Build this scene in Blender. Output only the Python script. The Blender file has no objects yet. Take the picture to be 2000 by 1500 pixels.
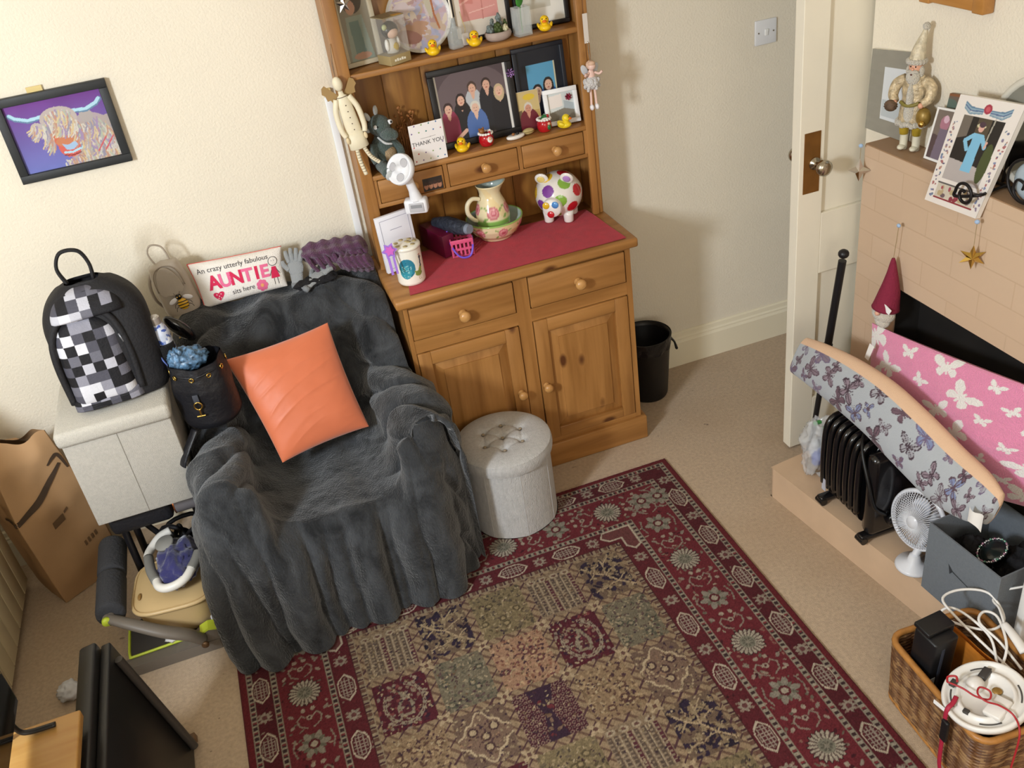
import bpy, bmesh, math, random
import numpy as np
from mathutils import Vector, Matrix, Euler, noise

# ------------------------------------------------------------------ camera, light, exposure
SC = bpy.context.scene
COL = SC.collection
PI = math.pi
random.seed(7)
RNG = np.random.default_rng(7)

cam_data = bpy.data.cameras.new('camera')
cam = bpy.data.objects.new('camera', cam_data)
COL.objects.link(cam)
cam_data.sensor_fit = 'HORIZONTAL'
cam_data.sensor_width = 36.0
cam_data.lens = 1861.0 / 2000.0 * 36.0
cam_data.clip_start = 0.02
cam.matrix_world = (Matrix.Translation((0, 0, 2.15)) @ Matrix.Rotation(-0.251641, 4, 'Z')
                    @ Matrix.Rotation(1.00677982, 4, 'X') @ Matrix.Rotation(-0.15217281, 4, 'Z'))
SC.camera = cam

SC.view_settings.view_transform = 'Standard'
SC.view_settings.look = 'None'
SC.view_settings.gamma = 1.0
SC.view_settings.use_curve_mapping = False
SC.view_settings.exposure = 0.12

world = bpy.data.worlds.new('daylight')
SC.world = world
world.use_nodes = True
bg = world.node_tree.nodes['Background']
bg.inputs['Color'].default_value = (0.80, 0.90, 1.0, 1)
bg.inputs['Strength'].default_value = 1.0


def area(name, loc, target, sx, sy, power, color):
    d = bpy.data.lights.new(name, 'AREA')
    d.shape = 'RECTANGLE'
    d.size, d.size_y = sx, sy
    d.energy = power
    d.color = color
    o = bpy.data.objects.new(name, d)
    COL.objects.link(o)
    o.location = loc
    o.rotation_euler = (Vector(target) - Vector(loc)).to_track_quat('-Z', 'Y').to_euler()
    o['kind'] = 'helper'
    return o


# daylight through the window in the left wall (throws the soft shadows); the rear lamp is an added warm fill
area('window_daylight_left', (-1.68, 0.45, 2.08), (0.9, 2.6, 0.6), 0.30, 0.46, 74, (0.84, 0.92, 1.0))
area('added_fill_rear', (0.1, -1.30, 1.65), (0.1, 2.4, 0.7), 1.7, 1.2, 20, (1.0, 0.89, 0.72))


# ------------------------------------------------------------------ colour and materials
def lin(h):
    if isinstance(h, str):
        h = h.lstrip('#')
        c = [int(h[i:i + 2], 16) / 255 for i in (0, 2, 4)]
    else:
        c = [v / 255 for v in h]
    return tuple(v / 12.92 if v <= 0.04045 else ((v + 0.055) / 1.055) ** 2.4 for v in c)


_mats = {}


def M(name, color=None, rough=0.6, metal=0.0, var=0.0, vscale=8.0, bump=0.0, bscale=60.0, sheen=0.0, coat=0.0,
      trans=0.0, ior=1.45, alpha=1.0, spec=0.5, stretch=None, emit=0.0):
    """A node material: base colour broken up by noise, with an optional noise bump."""
    if name in _mats:
        return _mats[name]
    m = bpy.data.materials.new(name)
    m.use_nodes = True
    nt = m.node_tree
    b = nt.nodes['Principled BSDF']
    c = lin(color)
    b.inputs['Base Color'].default_value = (*c, 1)
    b.inputs['Roughness'].default_value = rough
    b.inputs['Metallic'].default_value = metal
    b.inputs['Specular IOR Level'].default_value = spec
    b.inputs['Sheen Weight'].default_value = sheen
    b.inputs['Coat Weight'].default_value = coat
    b.inputs['Transmission Weight'].default_value = trans
    b.inputs['IOR'].default_value = ior
    b.inputs['Alpha'].default_value = alpha
    tc = nt.nodes.new('ShaderNodeTexCoord')
    vec = tc.outputs['Object']
    if stretch:
        mp = nt.nodes.new('ShaderNodeMapping')
        mp.inputs['Scale'].default_value = stretch
        nt.links.new(vec, mp.inputs['Vector'])
        vec = mp.outputs['Vector']
    if var:
        n = nt.nodes.new('ShaderNodeTexNoise')
        n.inputs['Scale'].default_value = vscale
        n.inputs['Detail'].default_value = 4
        nt.links.new(vec, n.inputs['Vector'])
        r = nt.nodes.new('ShaderNodeValToRGB')
        r.color_ramp.elements[0].position = 0.3
        r.color_ramp.elements[1].position = 0.7
        r.color_ramp.elements[0].color = (*[v * (1 - var) for v in c], 1)
        r.color_ramp.elements[1].color = (*[min(1, v * (1 + var)) for v in c], 1)
        nt.links.new(n.outputs['Fac'], r.inputs['Fac'])
        nt.links.new(r.outputs['Color'], b.inputs['Base Color'])
    if bump:
        n2 = nt.nodes.new('ShaderNodeTexNoise')
        n2.inputs['Scale'].default_value = bscale
        n2.inputs['Detail'].default_value = 3
        nt.links.new(vec, n2.inputs['Vector'])
        bp = nt.nodes.new('ShaderNodeBump')
        bp.inputs['Strength'].default_value = bump
        bp.inputs['Distance'].default_value = 0.01
        nt.links.new(n2.outputs['Fac'], bp.inputs['Height'])
        nt.links.new(bp.outputs['Normal'], b.inputs['Normal'])
    _mats[name] = m
    return m


def VC(name, rough=0.8, sheen=0.0, bump=0.0, bscale=120.0, coat=0.0, spec=0.4):
    """A material whose base colour is the mesh's own 'pattern' attribute (woven, printed or painted motifs)."""
    if name in _mats:
        return _mats[name]
    m = M(name, '#ffffff', rough, sheen=sheen, bump=bump, bscale=bscale, coat=coat, spec=spec)
    nt = m.node_tree
    a = nt.nodes.new('ShaderNodeAttribute')
    a.attribute_name = 'pattern'
    nt.links.new(a.outputs['Color'], nt.nodes['Principled BSDF'].inputs['Base Color'])
    return m


def wood(name, base, dark, axis=2, knots=True, rough=0.42, scale=1.0):
    """Pine with grain running along the given local axis and a few dark knots."""
    if name in _mats:
        return _mats[name]
    m = bpy.data.materials.new(name)
    m.use_nodes = True
    nt = m.node_tree
    b = nt.nodes['Principled BSDF']
    b.inputs['Roughness'].default_value = rough
    tc = nt.nodes.new('ShaderNodeTexCoord')
    mp = nt.nodes.new('ShaderNodeMapping')
    s = [14.0 * scale] * 3
    s[axis] = 1.1 * scale
    mp.inputs['Scale'].default_value = s
    nt.links.new(tc.outputs['Object'], mp.inputs['Vector'])
    n = nt.nodes.new('ShaderNodeTexNoise')
    n.inputs['Scale'].default_value = 2.0
    n.inputs['Detail'].default_value = 6
    n.inputs['Distortion'].default_value = 0.6
    nt.links.new(mp.outputs['Vector'], n.inputs['Vector'])
    r = nt.nodes.new('ShaderNodeValToRGB')
    r.color_ramp.elements[0].position = 0.32
    r.color_ramp.elements[1].position = 0.66
    r.color_ramp.elements[0].color = (*lin(dark), 1)
    r.color_ramp.elements[1].color = (*lin(base), 1)
    nt.links.new(n.outputs['Fac'], r.inputs['Fac'])
    col = r.outputs['Color']
    if knots:
        mk = nt.nodes.new('ShaderNodeMapping')
        sk = [9.0, 9.0, 9.0]
        sk[axis] = 4.5
        mk.inputs['Scale'].default_value = sk
        nt.links.new(tc.outputs['Object'], mk.inputs['Vector'])
        v = nt.nodes.new('ShaderNodeTexVoronoi')
        v.inputs['Scale'].default_value = 1.0
        v.inputs['Randomness'].default_value = 1.0
        nt.links.new(mk.outputs['Vector'], v.inputs['Vector'])
        kr = nt.nodes.new('ShaderNodeValToRGB')
        kr.color_ramp.elements[0].position = 0.075
        kr.color_ramp.elements[1].position = 0.15
        kr.color_ramp.elements[0].color = (1, 1, 1, 1)
        kr.color_ramp.elements[1].color = (0, 0, 0, 1)
        nt.links.new(v.outputs['Distance'], kr.inputs['Fac'])
        mx = nt.nodes.new('ShaderNodeMix')
        mx.data_type = 'RGBA'
        nt.links.new(kr.outputs['Color'], mx.inputs['Factor'])
        nt.links.new(col, mx.inputs['A'])
        mx.inputs['B'].default_value = (*lin('#5a3216'), 1)
        col = mx.outputs['Result']
    nt.links.new(col, b.inputs['Base Color'])
    bp = nt.nodes.new('ShaderNodeBump')
    bp.inputs['Strength'].default_value = 0.08
    bp.inputs['Distance'].default_value = 0.004
    nt.links.new(n.outputs['Fac'], bp.inputs['Height'])
    nt.links.new(bp.outputs['Normal'], b.inputs['Normal'])
    _mats[name] = m
    return m


# ------------------------------------------------------------------ mesh building
def rot(ax=0, ay=0, az=0):
    return Euler((math.radians(ax), math.radians(ay), math.radians(az))).to_matrix().to_4x4()


def T(x, y, z):
    return Matrix.Translation((x, y, z))


class MB:
    """Collects shapes into one bmesh with material slots; build() links them as ONE mesh object."""

    def __init__(self, m=None):
        self.bm = bmesh.new()
        self.mats = []
        self.k = 0
        self.X = Matrix.Identity(4)
        if m:
            self.use(m)

    def use(self, m):
        if m not in self.mats:
            self.mats.append(m)
        self.k = self.mats.index(m)
        return self

    def at(self, X=None):
        self.X = X if X is not None else Matrix.Identity(4)
        return self

    def raw(self, verts, faces, smooth=False):
        vs = [self.bm.verts.new(self.X @ Vector(v)) for v in verts]
        for f in faces:
            try:
                fc = self.bm.faces.new([vs[i] for i in f])
                fc.material_index = self.k
                fc.smooth = smooth
            except ValueError:
                pass
        return self

    def box(self, x0, x1, y0, y1, z0, z1, bev=0.0):
        if bev <= 0:
            v = [(x, y, z) for x in (x0, x1) for y in (y0, y1) for z in (z0, z1)]
            f = [(0, 1, 3, 2), (4, 6, 7, 5), (0, 4, 5, 1), (2, 3, 7, 6), (0, 2, 6, 4), (1, 5, 7, 3)]
            return self.raw(v, f)
        t = bmesh.new()
        bmesh.ops.create_cube(t, size=1)
        for v in t.verts:
            v.co = Vector(((x0 + x1) / 2 + v.co.x * (x1 - x0), (y0 + y1) / 2 + v.co.y * (y1 - y0),
                           (z0 + z1) / 2 + v.co.z * (z1 - z0)))
        bev = min(bev, 0.45 * min(abs(x1 - x0), abs(y1 - y0), abs(z1 - z0)))
        bmesh.ops.bevel(t, geom=list(t.edges), offset=bev, segments=2, profile=0.5, affect='EDGES')
        return self._merge(t, True)

    def _merge(self, t, smooth=False):
        t.verts.index_update()
        vs = [self.bm.verts.new(self.X @ v.co) for v in t.verts]
        for f in t.faces:
            try:
                fc = self.bm.faces.new([vs[v.index] for v in f.verts])
                fc.material_index = self.k
                fc.smooth = smooth
            except ValueError:
                pass
        t.free()
        return self

    def cyl(self, p0, p1, r0, r1=None, n=20, caps=True):
        r1 = r0 if r1 is None else r1
        p0, p1 = Vector(p0), Vector(p1)
        q = (p1 - p0).to_track_quat('Z', 'Y')
        v = []
        for p, r in ((p0, r0), (p1, r1)):
            for i in range(n):
                a = 2 * PI * i / n
                v.append(p + q @ Vector((r * math.cos(a), r * math.sin(a), 0)))
        self.raw(v, [(i, (i + 1) % n, n + (i + 1) % n, n + i) for i in range(n)], True)
        if caps:
            if r0 > 1e-5:
                self.raw(v[:n], [tuple(reversed(range(n)))])
            if r1 > 1e-5:
                self.raw(v[n:], [tuple(range(n))])
        return self

    def lathe(self, prof, n=28, sx=1.0, sy=1.0, close=True):
        """prof: list of (radius, z) from bottom to top, around local z."""
        v, f = [], []
        for r, z in prof:
            for i in range(n):
                a = 2 * PI * i / n
                v.append((r * math.cos(a) * sx, r * math.sin(a) * sy, z))
        for j in range(len(prof) - 1):
            for i in range(n):
                f.append((j * n + i, j * n + (i + 1) % n, (j + 1) * n + (i + 1) % n, (j + 1) * n + i))
        if close:
            if prof[0][0] > 1e-4:
                f.append(tuple(reversed(range(n))))
            if prof[-1][0] > 1e-4:
                k = (len(prof) - 1) * n
                f.append(tuple(range(k, k + n)))
        return self.raw(v, f, True)

    def ball(self, c, r, n=16):
        r = (r, r, r) if not hasattr(r, '__len__') else r
        v, f = [], []
        h = n // 2
        for j in range(h + 1):
            t = PI * j / h
            for i in range(n):
                a = 2 * PI * i / n
                v.append((c[0] + r[0] * math.sin(t) * math.cos(a), c[1] + r[1] * math.sin(t) * math.sin(a),
                          c[2] - r[2] * math.cos(t)))
        for j in range(h):
            for i in range(n):
                f.append((j * n + i, j * n + (i + 1) % n, (j + 1) * n + (i + 1) % n, (j + 1) * n + i))
        t = bmesh.new()
        vv = [t.verts.new(p) for p in v]
        for q in f:
            t.faces.new([vv[i] for i in q])
        bmesh.ops.remove_doubles(t, verts=t.verts, dist=1e-6)
        return self._merge(t, True)

    def tube(self, pts, r, n=10, closed=False, sub=6, flat=1.0):
        """A round tube along a smoothed path; r may be one radius or one per point."""
        P = [Vector(p) for p in pts]
        R = list(r) if hasattr(r, '__len__') else [r] * len(P)
        if sub > 1:
            Q, S = [], []
            m = len(P)
            seg = m if closed else m - 1
            for i in range(seg):
                if closed:
                    a, b, c, d = P[(i - 1) % m], P[i], P[(i + 1) % m], P[(i + 2) % m]
                else:
                    a, b, c, d = P[max(i - 1, 0)], P[i], P[i + 1], P[min(i + 2, m - 1)]
                for k in range(sub):
                    t = k / sub
                    Q.append(0.5 * ((2 * b) + (c - a) * t + (2 * a - 5 * b + 4 * c - d) * t * t
                                    + (3 * b - a - 3 * c + d) * t ** 3))
                    S.append(R[i] * (1 - t) + R[(i + 1) % m] * t)
            if not closed:
                Q.append(P[-1])
                S.append(R[-1])
            P, R = Q, S
        m = len(P)
        v, f = [], []
        up = None
        for i, p in enumerate(P):
            a = P[(i - 1) % m] if closed or i > 0 else p
            b = P[(i + 1) % m] if closed or i < m - 1 else p
            t = (b - a)
            t = t.normalized() if t.length > 1e-9 else Vector((0, 0, 1))
            if up is None:
                up = Vector((0, 0, 1)) if abs(t.z) < 0.9 else Vector((1, 0, 0))
            s = t.cross(up)
            if s.length < 1e-6:
                s = t.orthogonal()
            s.normalize()
            up = s.cross(t).normalized()
            for k in range(n):
                g = 2 * PI * k / n
                v.append(p + (s * math.cos(g) + up * (math.sin(g) * flat)) * R[i])
        for i in range(m if closed else m - 1):
            j = (i + 1) % m
            for k in range(n):
                f.append((i * n + k, i * n + (k + 1) % n, j * n + (k + 1) % n, j * n + k))
        if not closed:
            f.append(tuple(reversed(range(n))))
            f.append(tuple(range((m - 1) * n, m * n)))
        return self.raw(v, f, True)

    def prism(self, poly, z0, z1, smooth=False):
        n = len(poly)
        ar = sum(poly[i][0] * poly[(i + 1) % n][1] - poly[(i + 1) % n][0] * poly[i][1] for i in range(n))
        if ar < 0:
            poly = list(reversed(poly))
        v = [(x, y, z0) for x, y in poly] + [(x, y, z1) for x, y in poly]
        f = [(i, (i + 1) % n, n + (i + 1) % n, n + i) for i in range(n)]
        self.raw(v, f, smooth)
        self.raw(v[:n], [tuple(reversed(range(n)))])
        return self.raw(v[n:], [tuple(range(n))])

    def grid(self, fn, nu, nv, cu=False, cv=False):
        v = [fn(i / (nu if cu else nu - 1), j / (nv if cv else nv - 1)) for i in range(nu) for j in range(nv)]
        f = []
        for i in range(nu if cu else nu - 1):
            for j in range(nv if cv else nv - 1):
                i2, j2 = (i + 1) % nu, (j + 1) % nv
                f.append((i * nv + j, i2 * nv + j, i2 * nv + j2, i * nv + j2))
        return self.raw(v, f, True)

    def build(self, name, parent=None, sub=0, bevel=0.0):
        bmesh.ops.recalc_face_normals(self.bm, faces=self.bm.faces)
        me = bpy.data.meshes.new(name)
        self.bm.to_mesh(me)
        self.bm.free()
        for m in self.mats:
            me.materials.append(m)
        o = bpy.data.objects.new(name, me)
        COL.objects.link(o)
        if parent is not None:
            o.parent = parent
        if sub:
            md = o.modifiers.new('s', 'SUBSURF')
            md.levels = md.render_levels = sub
        if bevel:
            md = o.modifiers.new('b', 'BEVEL')
            md.width = bevel
            md.segments = 2
            md.limit_method = 'ANGLE'
        return o


def tag(o, label=None, cat=None, group=None, kind=None):
    if label:
        o['label'] = label
    if cat:
        o['category'] = cat
    if group:
        o['group'] = group
    if kind:
        o['kind'] = kind
    return o


def thing(name, label, cat, loc=(0, 0, 0), rz=0.0, group=None, rx=0.0, ry=0.0):
    o = bpy.data.objects.new(name, None)
    o.empty_display_size = 0.05
    COL.objects.link(o)
    o.location = loc
    o.rotation_euler = (math.radians(rx), math.radians(ry), math.radians(rz))
    return tag(o, label, cat, group)


def place(o, loc, rz=0.0, rx=0.0, ry=0.0):
    o.location = loc
    o.rotation_euler = (math.radians(rx), math.radians(ry), math.radians(rz))
    return o


def dup(o, loc, rz=0.0, label=None):
    """A copy of a thing with copies of its parts and their sub-parts."""
    def go(s, parent):
        c = s.copy()
        COL.objects.link(c)
        if parent is not None:
            c.parent = parent
        for ch in list(s.children):
            go(ch, c)
        return c
    r = go(o, None)
    r.location = loc
    r.rotation_euler = (o.rotation_euler[0], o.rotation_euler[1], math.radians(rz))
    if label:
        r['label'] = label
    return r


def npgrid(name, Pm, mat, colors=None, parent=None, smooth=True, closed_u=False, closed_v=False):
    """A grid mesh from an (nu, nv, 3) array, with optional per-point 'pattern' colours (linear)."""
    nu, nv = Pm.shape[:2]
    idx = np.arange(nu * nv).reshape(nu, nv)
    if closed_u:
        idx = np.vstack([idx, idx[:1]])
    if closed_v:
        idx = np.hstack([idx, idx[:, :1]])
    q = np.stack([idx[:-1, :-1], idx[1:, :-1], idx[1:, 1:], idx[:-1, 1:]], -1).reshape(-1, 4)
    me = bpy.data.meshes.new(name)
    me.vertices.add(nu * nv)
    me.vertices.foreach_set('co', Pm.reshape(-1).astype(np.float32))
    me.loops.add(q.size)
    me.loops.foreach_set('vertex_index', q.reshape(-1).astype(np.int32))
    me.polygons.add(len(q))
    me.polygons.foreach_set('loop_start', np.arange(0, q.size, 4, dtype=np.int32))
    me.polygons.foreach_set('loop_total', np.full(len(q), 4, dtype=np.int32))
    me.polygons.foreach_set('use_smooth', np.full(len(q), smooth))
    me.update(calc_edges=True)
    me.validate()
    if colors is not None:
        a = me.color_attributes.new('pattern', 'FLOAT_COLOR', 'POINT')
        c4 = np.ones((nu * nv, 4), np.float32)
        c4[:, :3] = colors.reshape(-1, 3)
        a.data.foreach_set('color', c4.reshape(-1))
    me.materials.append(mat)
    o = bpy.data.objects.new(name, me)
    COL.objects.link(o)
    if parent is not None:
        o.parent = parent
    return o


class Paint:
    """Draws flat motifs into a colour array over coordinate arrays U, V (metres)."""

    def __init__(self, U, V, base):
        self.U, self.V = U, V
        self.C = np.empty(U.shape + (3,), np.float32)
        self.C[...] = lin(base)

    def put(self, m, col):
        self.C[m] = lin(col)

    def ell(self, x, y, rx, ry, col, a=0.0):
        c, s = math.cos(a), math.sin(a)
        dx, dy = self.U - x, self.V - y
        self.put(((dx * c + dy * s) / rx) ** 2 + ((dy * c - dx * s) / ry) ** 2 < 1, col)

    def poly(self, pts, col):
        ins = np.zeros(self.U.shape, bool)
        n = len(pts)
        for i in range(n):
            x0, y0 = pts[i]
            x1, y1 = pts[(i + 1) % n]
            if y0 == y1:
                continue
            c = ((y0 > self.V) != (y1 > self.V)) & (self.U < (x1 - x0) * (self.V - y0) / (y1 - y0) + x0)
            ins ^= c
        self.put(ins, col)

    def line(self, pts, w, col):
        for (x0, y0), (x1, y1) in zip(pts[:-1], pts[1:]):
            dx, dy = x1 - x0, y1 - y0
            L = dx * dx + dy * dy + 1e-12
            t = np.clip(((self.U - x0) * dx + (self.V - y0) * dy) / L, 0, 1)
            self.put((self.U - x0 - t * dx) ** 2 + (self.V - y0 - t * dy) ** 2 < w * w / 4, col)


def text_data(s, size, bold=0.0, align='CENTER', shear=0.0, spacing=1.0):
    """Flat lettering as (vertices, faces) in the xy plane."""
    cu = bpy.data.curves.new('lettering', 'FONT')
    cu.body = s
    cu.size = size
    cu.offset = bold
    cu.align_x = align
    cu.align_y = 'CENTER'
    cu.shear = shear
    cu.space_character = spacing
    cu.resolution_u = 3
    o = bpy.data.objects.new('lettering', cu)
    COL.objects.link(o)
    dg = bpy.context.evaluated_depsgraph_get()
    me = o.evaluated_get(dg).to_mesh()
    v = [tuple(p.co) for p in me.vertices]
    f = [tuple(p.vertices) for p in me.polygons]
    bpy.data.objects.remove(o)
    bpy.data.curves.remove(cu)
    return v, f


def struct(o):
    o['kind'] = 'structure'
    return o

# ------------------------------------------------------------------ the room
WY = 3.085          # the long wall behind the dresser and armchair
wall_m = M('cream_wall', '#e8decb', 0.85, var=0.03, vscale=3, bump=0.25, bscale=130)
ceil_m = M('ceiling_paint', '#f2ead8', 0.9)
white_m = M('white_gloss', '#efe9da', 0.35, var=0.02, vscale=5)
skirt_m = M('skirting_gloss', '#e9dfc6', 0.4)
carpet_m = M('beige_carpet', '#baa287', 0.98, var=0.13, vscale=90, bump=0.5, bscale=420, sheen=0.2)

nt = carpet_m.node_tree   # worn patches and small dark specks in the carpet
b = nt.nodes['Principled BSDF']
src = b.inputs['Base Color'].links[0].from_socket
tc = [n for n in nt.nodes if n.type == 'TEX_COORD'][0]
for sc_, p0, p1, colr, mode in ((2.3, 0.45, 0.75, '#a98c6c', 0.55), (26.0, 0.735, 0.76, '#6d5844', 0.8)):
    n = nt.nodes.new('ShaderNodeTexNoise')
    n.inputs['Scale'].default_value = sc_
    n.inputs['Detail'].default_value = 2
    nt.links.new(tc.outputs['Object'], n.inputs['Vector'])
    r = nt.nodes.new('ShaderNodeValToRGB')
    r.color_ramp.elements[0].position = p0
    r.color_ramp.elements[1].position = p1
    r.color_ramp.elements[0].color = (0, 0, 0, 1)
    r.color_ramp.elements[1].color = (mode, mode, mode, 1)
    nt.links.new(n.outputs['Fac'], r.inputs['Fac'])
    mx = nt.nodes.new('ShaderNodeMix')
    mx.data_type = 'RGBA'
    nt.links.new(r.outputs['Color'], mx.inputs['Factor'])
    nt.links.new(src, mx.inputs['A'])
    mx.inputs['B'].default_value = (*lin(colr), 1)
    src = mx.outputs['Result']
nt.links.new(src, b.inputs['Base Color'])

struct(MB(carpet_m).box(-1.9, 3.4, -1.5, 3.2, -0.06, 0.0).build('floor'))
struct(MB(ceil_m).box(-1.9, 3.4, -1.5, 3.2, 2.48, 2.54).build('ceiling'))
struct(MB(wall_m).box(-1.9, 3.4, WY, WY + 0.12, -0.06, 2.54).build('wall_back'))

# left wall with the window that lights the room
w = MB(wall_m)
w.box(-1.87, -1.75, -1.5, -0.15, -0.06, 2.54).box(-1.87, -1.75, 0.85, WY, -0.06, 2.54)
w.box(-1.87, -1.75, -0.15, 0.85, -0.06, 1.25).box(-1.87, -1.75, -0.15, 0.85, 2.4, 2.54)
struct(w.build('wall_left'))
w = MB(white_m)
for y0, y1, z0, z1 in ((-0.15, 0.85, 1.25, 1.29), (-0.15, 0.85, 2.36, 2.4), (-0.15, -0.11, 1.25, 2.4), (0.81, 0.85, 1.25, 2.4)):
    w.box(-1.85, -1.79, y0, y1, z0, z1)
w.box(-1.84, -1.80, 0.335, 0.365, 1.25, 2.4)
struct(w.build('window_1'))
# wall behind the camera; its wide window is unseen, added for the fill lamp
w = MB(wall_m)
w.box(-1.9, -1.0, -1.5, -1.38, -0.06, 2.54).box(1.2, 3.4, -1.5, -1.38, -0.06, 2.54)
w.box(-1.0, 1.2, -1.5, -1.38, -0.06, 0.85).box(-1.0, 1.2, -1.5, -1.38, 2.35, 2.54)
struct(w.build('wall_front'))
w = MB(white_m)
for x0, x1, z0, z1 in ((-1.0, 1.2, 0.85, 0.9), (-1.0, 1.2, 2.3, 2.35), (-1.0, -0.95, 0.85, 2.35), (1.15, 1.2, 0.85, 2.35), (0.07, 0.12, 0.85, 2.35)):
    w.box(x0, x1, -1.48, -1.41, z0, z1)
struct(w.build('added_window_rear'))
# right wall: alcove wall with the doorway, chimney breast, far end
w = MB(wall_m)
w.box(2.36, 2.48, -1.5, 0.7, -0.06, 2.54).box(2.36, 2.48, 0.7, 2.40, -0.06, 2.54).box(2.36, 2.48, 2.40, WY, 2.04, 2.54)
w.box(3.3, 3.4, 2.2, WY, -0.06, 2.54)
struct(w.build('wall_right'))
struct(MB(wall_m).box(1.80, 2.36, 0.55, 2.343, 0.0, 2.48).build('wall_chimney'))

# skirting with a moulded top along the long wall
prof = [(0, 0), (-0.022, 0), (-0.022, 0.108), (-0.017, 0.118), (-0.017, 0.124), (-0.012, 0.130), (-0.010, 0.146), (-0.004, 0.150), (0, 0.150)]
sk = MB(skirt_m)
n = len(prof)
sk.raw([(x, WY + p, q) for x in (-1.75, 2.36) for p, q in prof], [(i, (i + 1) % n, n + (i + 1) % n, n + i) for i in range(n)])
struct(sk.build('baseboard_back'))

# ------------------------------------------------------------------ the open door
dm = M('door_gloss', '#efe7d4', 0.38, var=0.03, vscale=4, bump=0.05, bscale=25)
d = MB(dm)
DX0, DX1, DY0, DY1 = 1.583, 2.345, 2.358, 2.400
d.box(DX0, DX0 + 0.085, DY0, DY1, 0.012, 2.0)
d.box(DX1 - 0.1, DX1, DY0, DY1, 0.012, 2.0)
for z0, z1 in ((0.012, 0.20), (0.682, 0.89), (1.88, 2.0)):
    d.box(DX0 + 0.085, DX1 - 0.1, DY0, DY1, z0, z1)
for z0, z1 in ((0.20, 0.682), (0.89, 1.88)):
    d.box(DX0 + 0.085, DX1 - 0.1, DY0 + 0.012, DY1 - 0.012, z0, z1)
door = d.build('door_1', bevel=0.002)
door['kind'] = 'structure'
brass = M('worn_bronze_plate', '#8a5f2e', 0.42, 0.55, var=0.15, vscale=20)
MB(brass).box(1.598, 1.653, DY0 - 0.002, DY0, 0.968, 1.157).build('finger_plate', door)
kn = M('satin_chrome', '#b9b2a4', 0.22, 1.0)
k = MB(kn).at(T(1.634, DY0 - 0.001, 1.06) @ rot(90, 0, 0))
k.lathe([(0.019, 0.0), (0.019, 0.006), (0.009, 0.009), (0.009, 0.026), (0.016, 0.032), (0.0235, 0.042), (0.025, 0.05), (0.0235, 0.058), (0.015, 0.064), (0.0, 0.0655)])
k.build('door_knob', door)
k = MB(kn).at(T(1.634, DY1 + 0.001, 1.06) @ rot(-90, 0, 0))
k.lathe([(0.019, 0.0), (0.019, 0.006), (0.009, 0.009), (0.009, 0.026), (0.016, 0.032), (0.0235, 0.042), (0.025, 0.05), (0.0235, 0.058), (0.015, 0.064), (0.0, 0.0655)])
k.build('door_knob', door)
a = MB(white_m)
a.box(2.335, 2.36, 2.405, 2.47, 0, 2.09).box(2.335, 2.36, 3.01, 3.075, 0, 2.09).box(2.335, 2.36, 2.405, 3.075, 2.03, 2.09)
struct(a.build('trim_1'))

# ------------------------------------------------------------------ painted brick fireplace
brick_m = bpy.data.materials.new('painted_brick')
brick_m.use_nodes = True
nt = brick_m.node_tree
b = nt.nodes['Principled BSDF']
b.inputs['Roughness'].default_value = 0.6
tc = nt.nodes.new('ShaderNodeTexCoord')
mp = nt.nodes.new('ShaderNodeMapping')
mp.inputs['Rotation'].default_value = (0, PI / 2, PI / 2)
sp = nt.nodes.new('ShaderNodeSeparateXYZ')
cb = nt.nodes.new('ShaderNodeCombineXYZ')
nt.links.new(tc.outputs['Object'], sp.inputs['Vector'])
nt.links.new(sp.outputs['Y'], cb.inputs['X'])
nt.links.new(sp.outputs['Z'], cb.inputs['Y'])
br = nt.nodes.new('ShaderNodeTexBrick')
br.inputs['Scale'].default_value = 1.0
br.inputs['Brick Width'].default_value = 0.215
br.inputs['Row Height'].default_value = 0.074
br.inputs['Mortar Size'].default_value = 0.0025
br.inputs['Mortar Smooth'].default_value = 0.4
br.inputs['Color1'].default_value = (*lin('#ccb196'), 1)
br.inputs['Color2'].default_value = (*lin('#caae92'), 1)
br.inputs['Mortar'].default_value = (*lin('#c4a88c'), 1)
nt.links.new(cb.outputs['Vector'], br.inputs['Vector'])
nt.links.new(br.outputs['Color'], b.inputs['Base Color'])
bp = nt.nodes.new('ShaderNodeBump')
bp.inputs['Strength'].default_value = 0.10
bp.inputs['Distance'].default_value = 0.003
bp.invert = True
nt.links.new(br.outputs['Fac'], bp.inputs['Height'])
nt.links.new(bp.outputs['Normal'], b.inputs['Normal'])
soot_m = M('soot_black', '#17130f', 0.9, var=0.3, vscale=12)
shelf_m = M('mantel_paint', '#9c7c5e', 0.5, var=0.06, vscale=6)
FX, FZ = 1.70, 1.146
f = MB(brick_m)
OY0, OY1, OZ = 1.02, 2.025, 0.767
f.box(FX, 1.80, OY1, 2.213, 0.12, FZ - 0.03)
f.box(FX, 1.80, 0.60, OY0, 0.12, FZ - 0.03)
f.box(FX, 1.80, OY0, OY1, OZ, FZ - 0.03)
fp = f.build('fireplace_surround')
tag(fp, 'painted tan brick fireplace surround against the chimney breast', 'fireplace')
MB(brick_m).use(brick_m).box(FX, 1.80, 0.60, 2.213, FZ - 0.03, FZ - 0.003).use(shelf_m).box(FX + 0.001, 1.80, 0.60, 2.212, FZ - 0.003, FZ).build('mantel_shelf', fp)
MB(soot_m).box(1.785, 1.7995, OY0, OY1, 0.12, OZ).box(FX + 0.004, 1.79, OY1 - 0.004, OY1 - 0.0005, 0.12, OZ).box(FX + 0.004, 1.79, OY0, OY1, OZ - 0.006, OZ - 0.0005).build('fire_opening', fp)
hearth_m = M('hearth_paint', '#ccae90', 0.5, var=0.05, vscale=9, bump=0.08, bscale=30)
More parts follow.
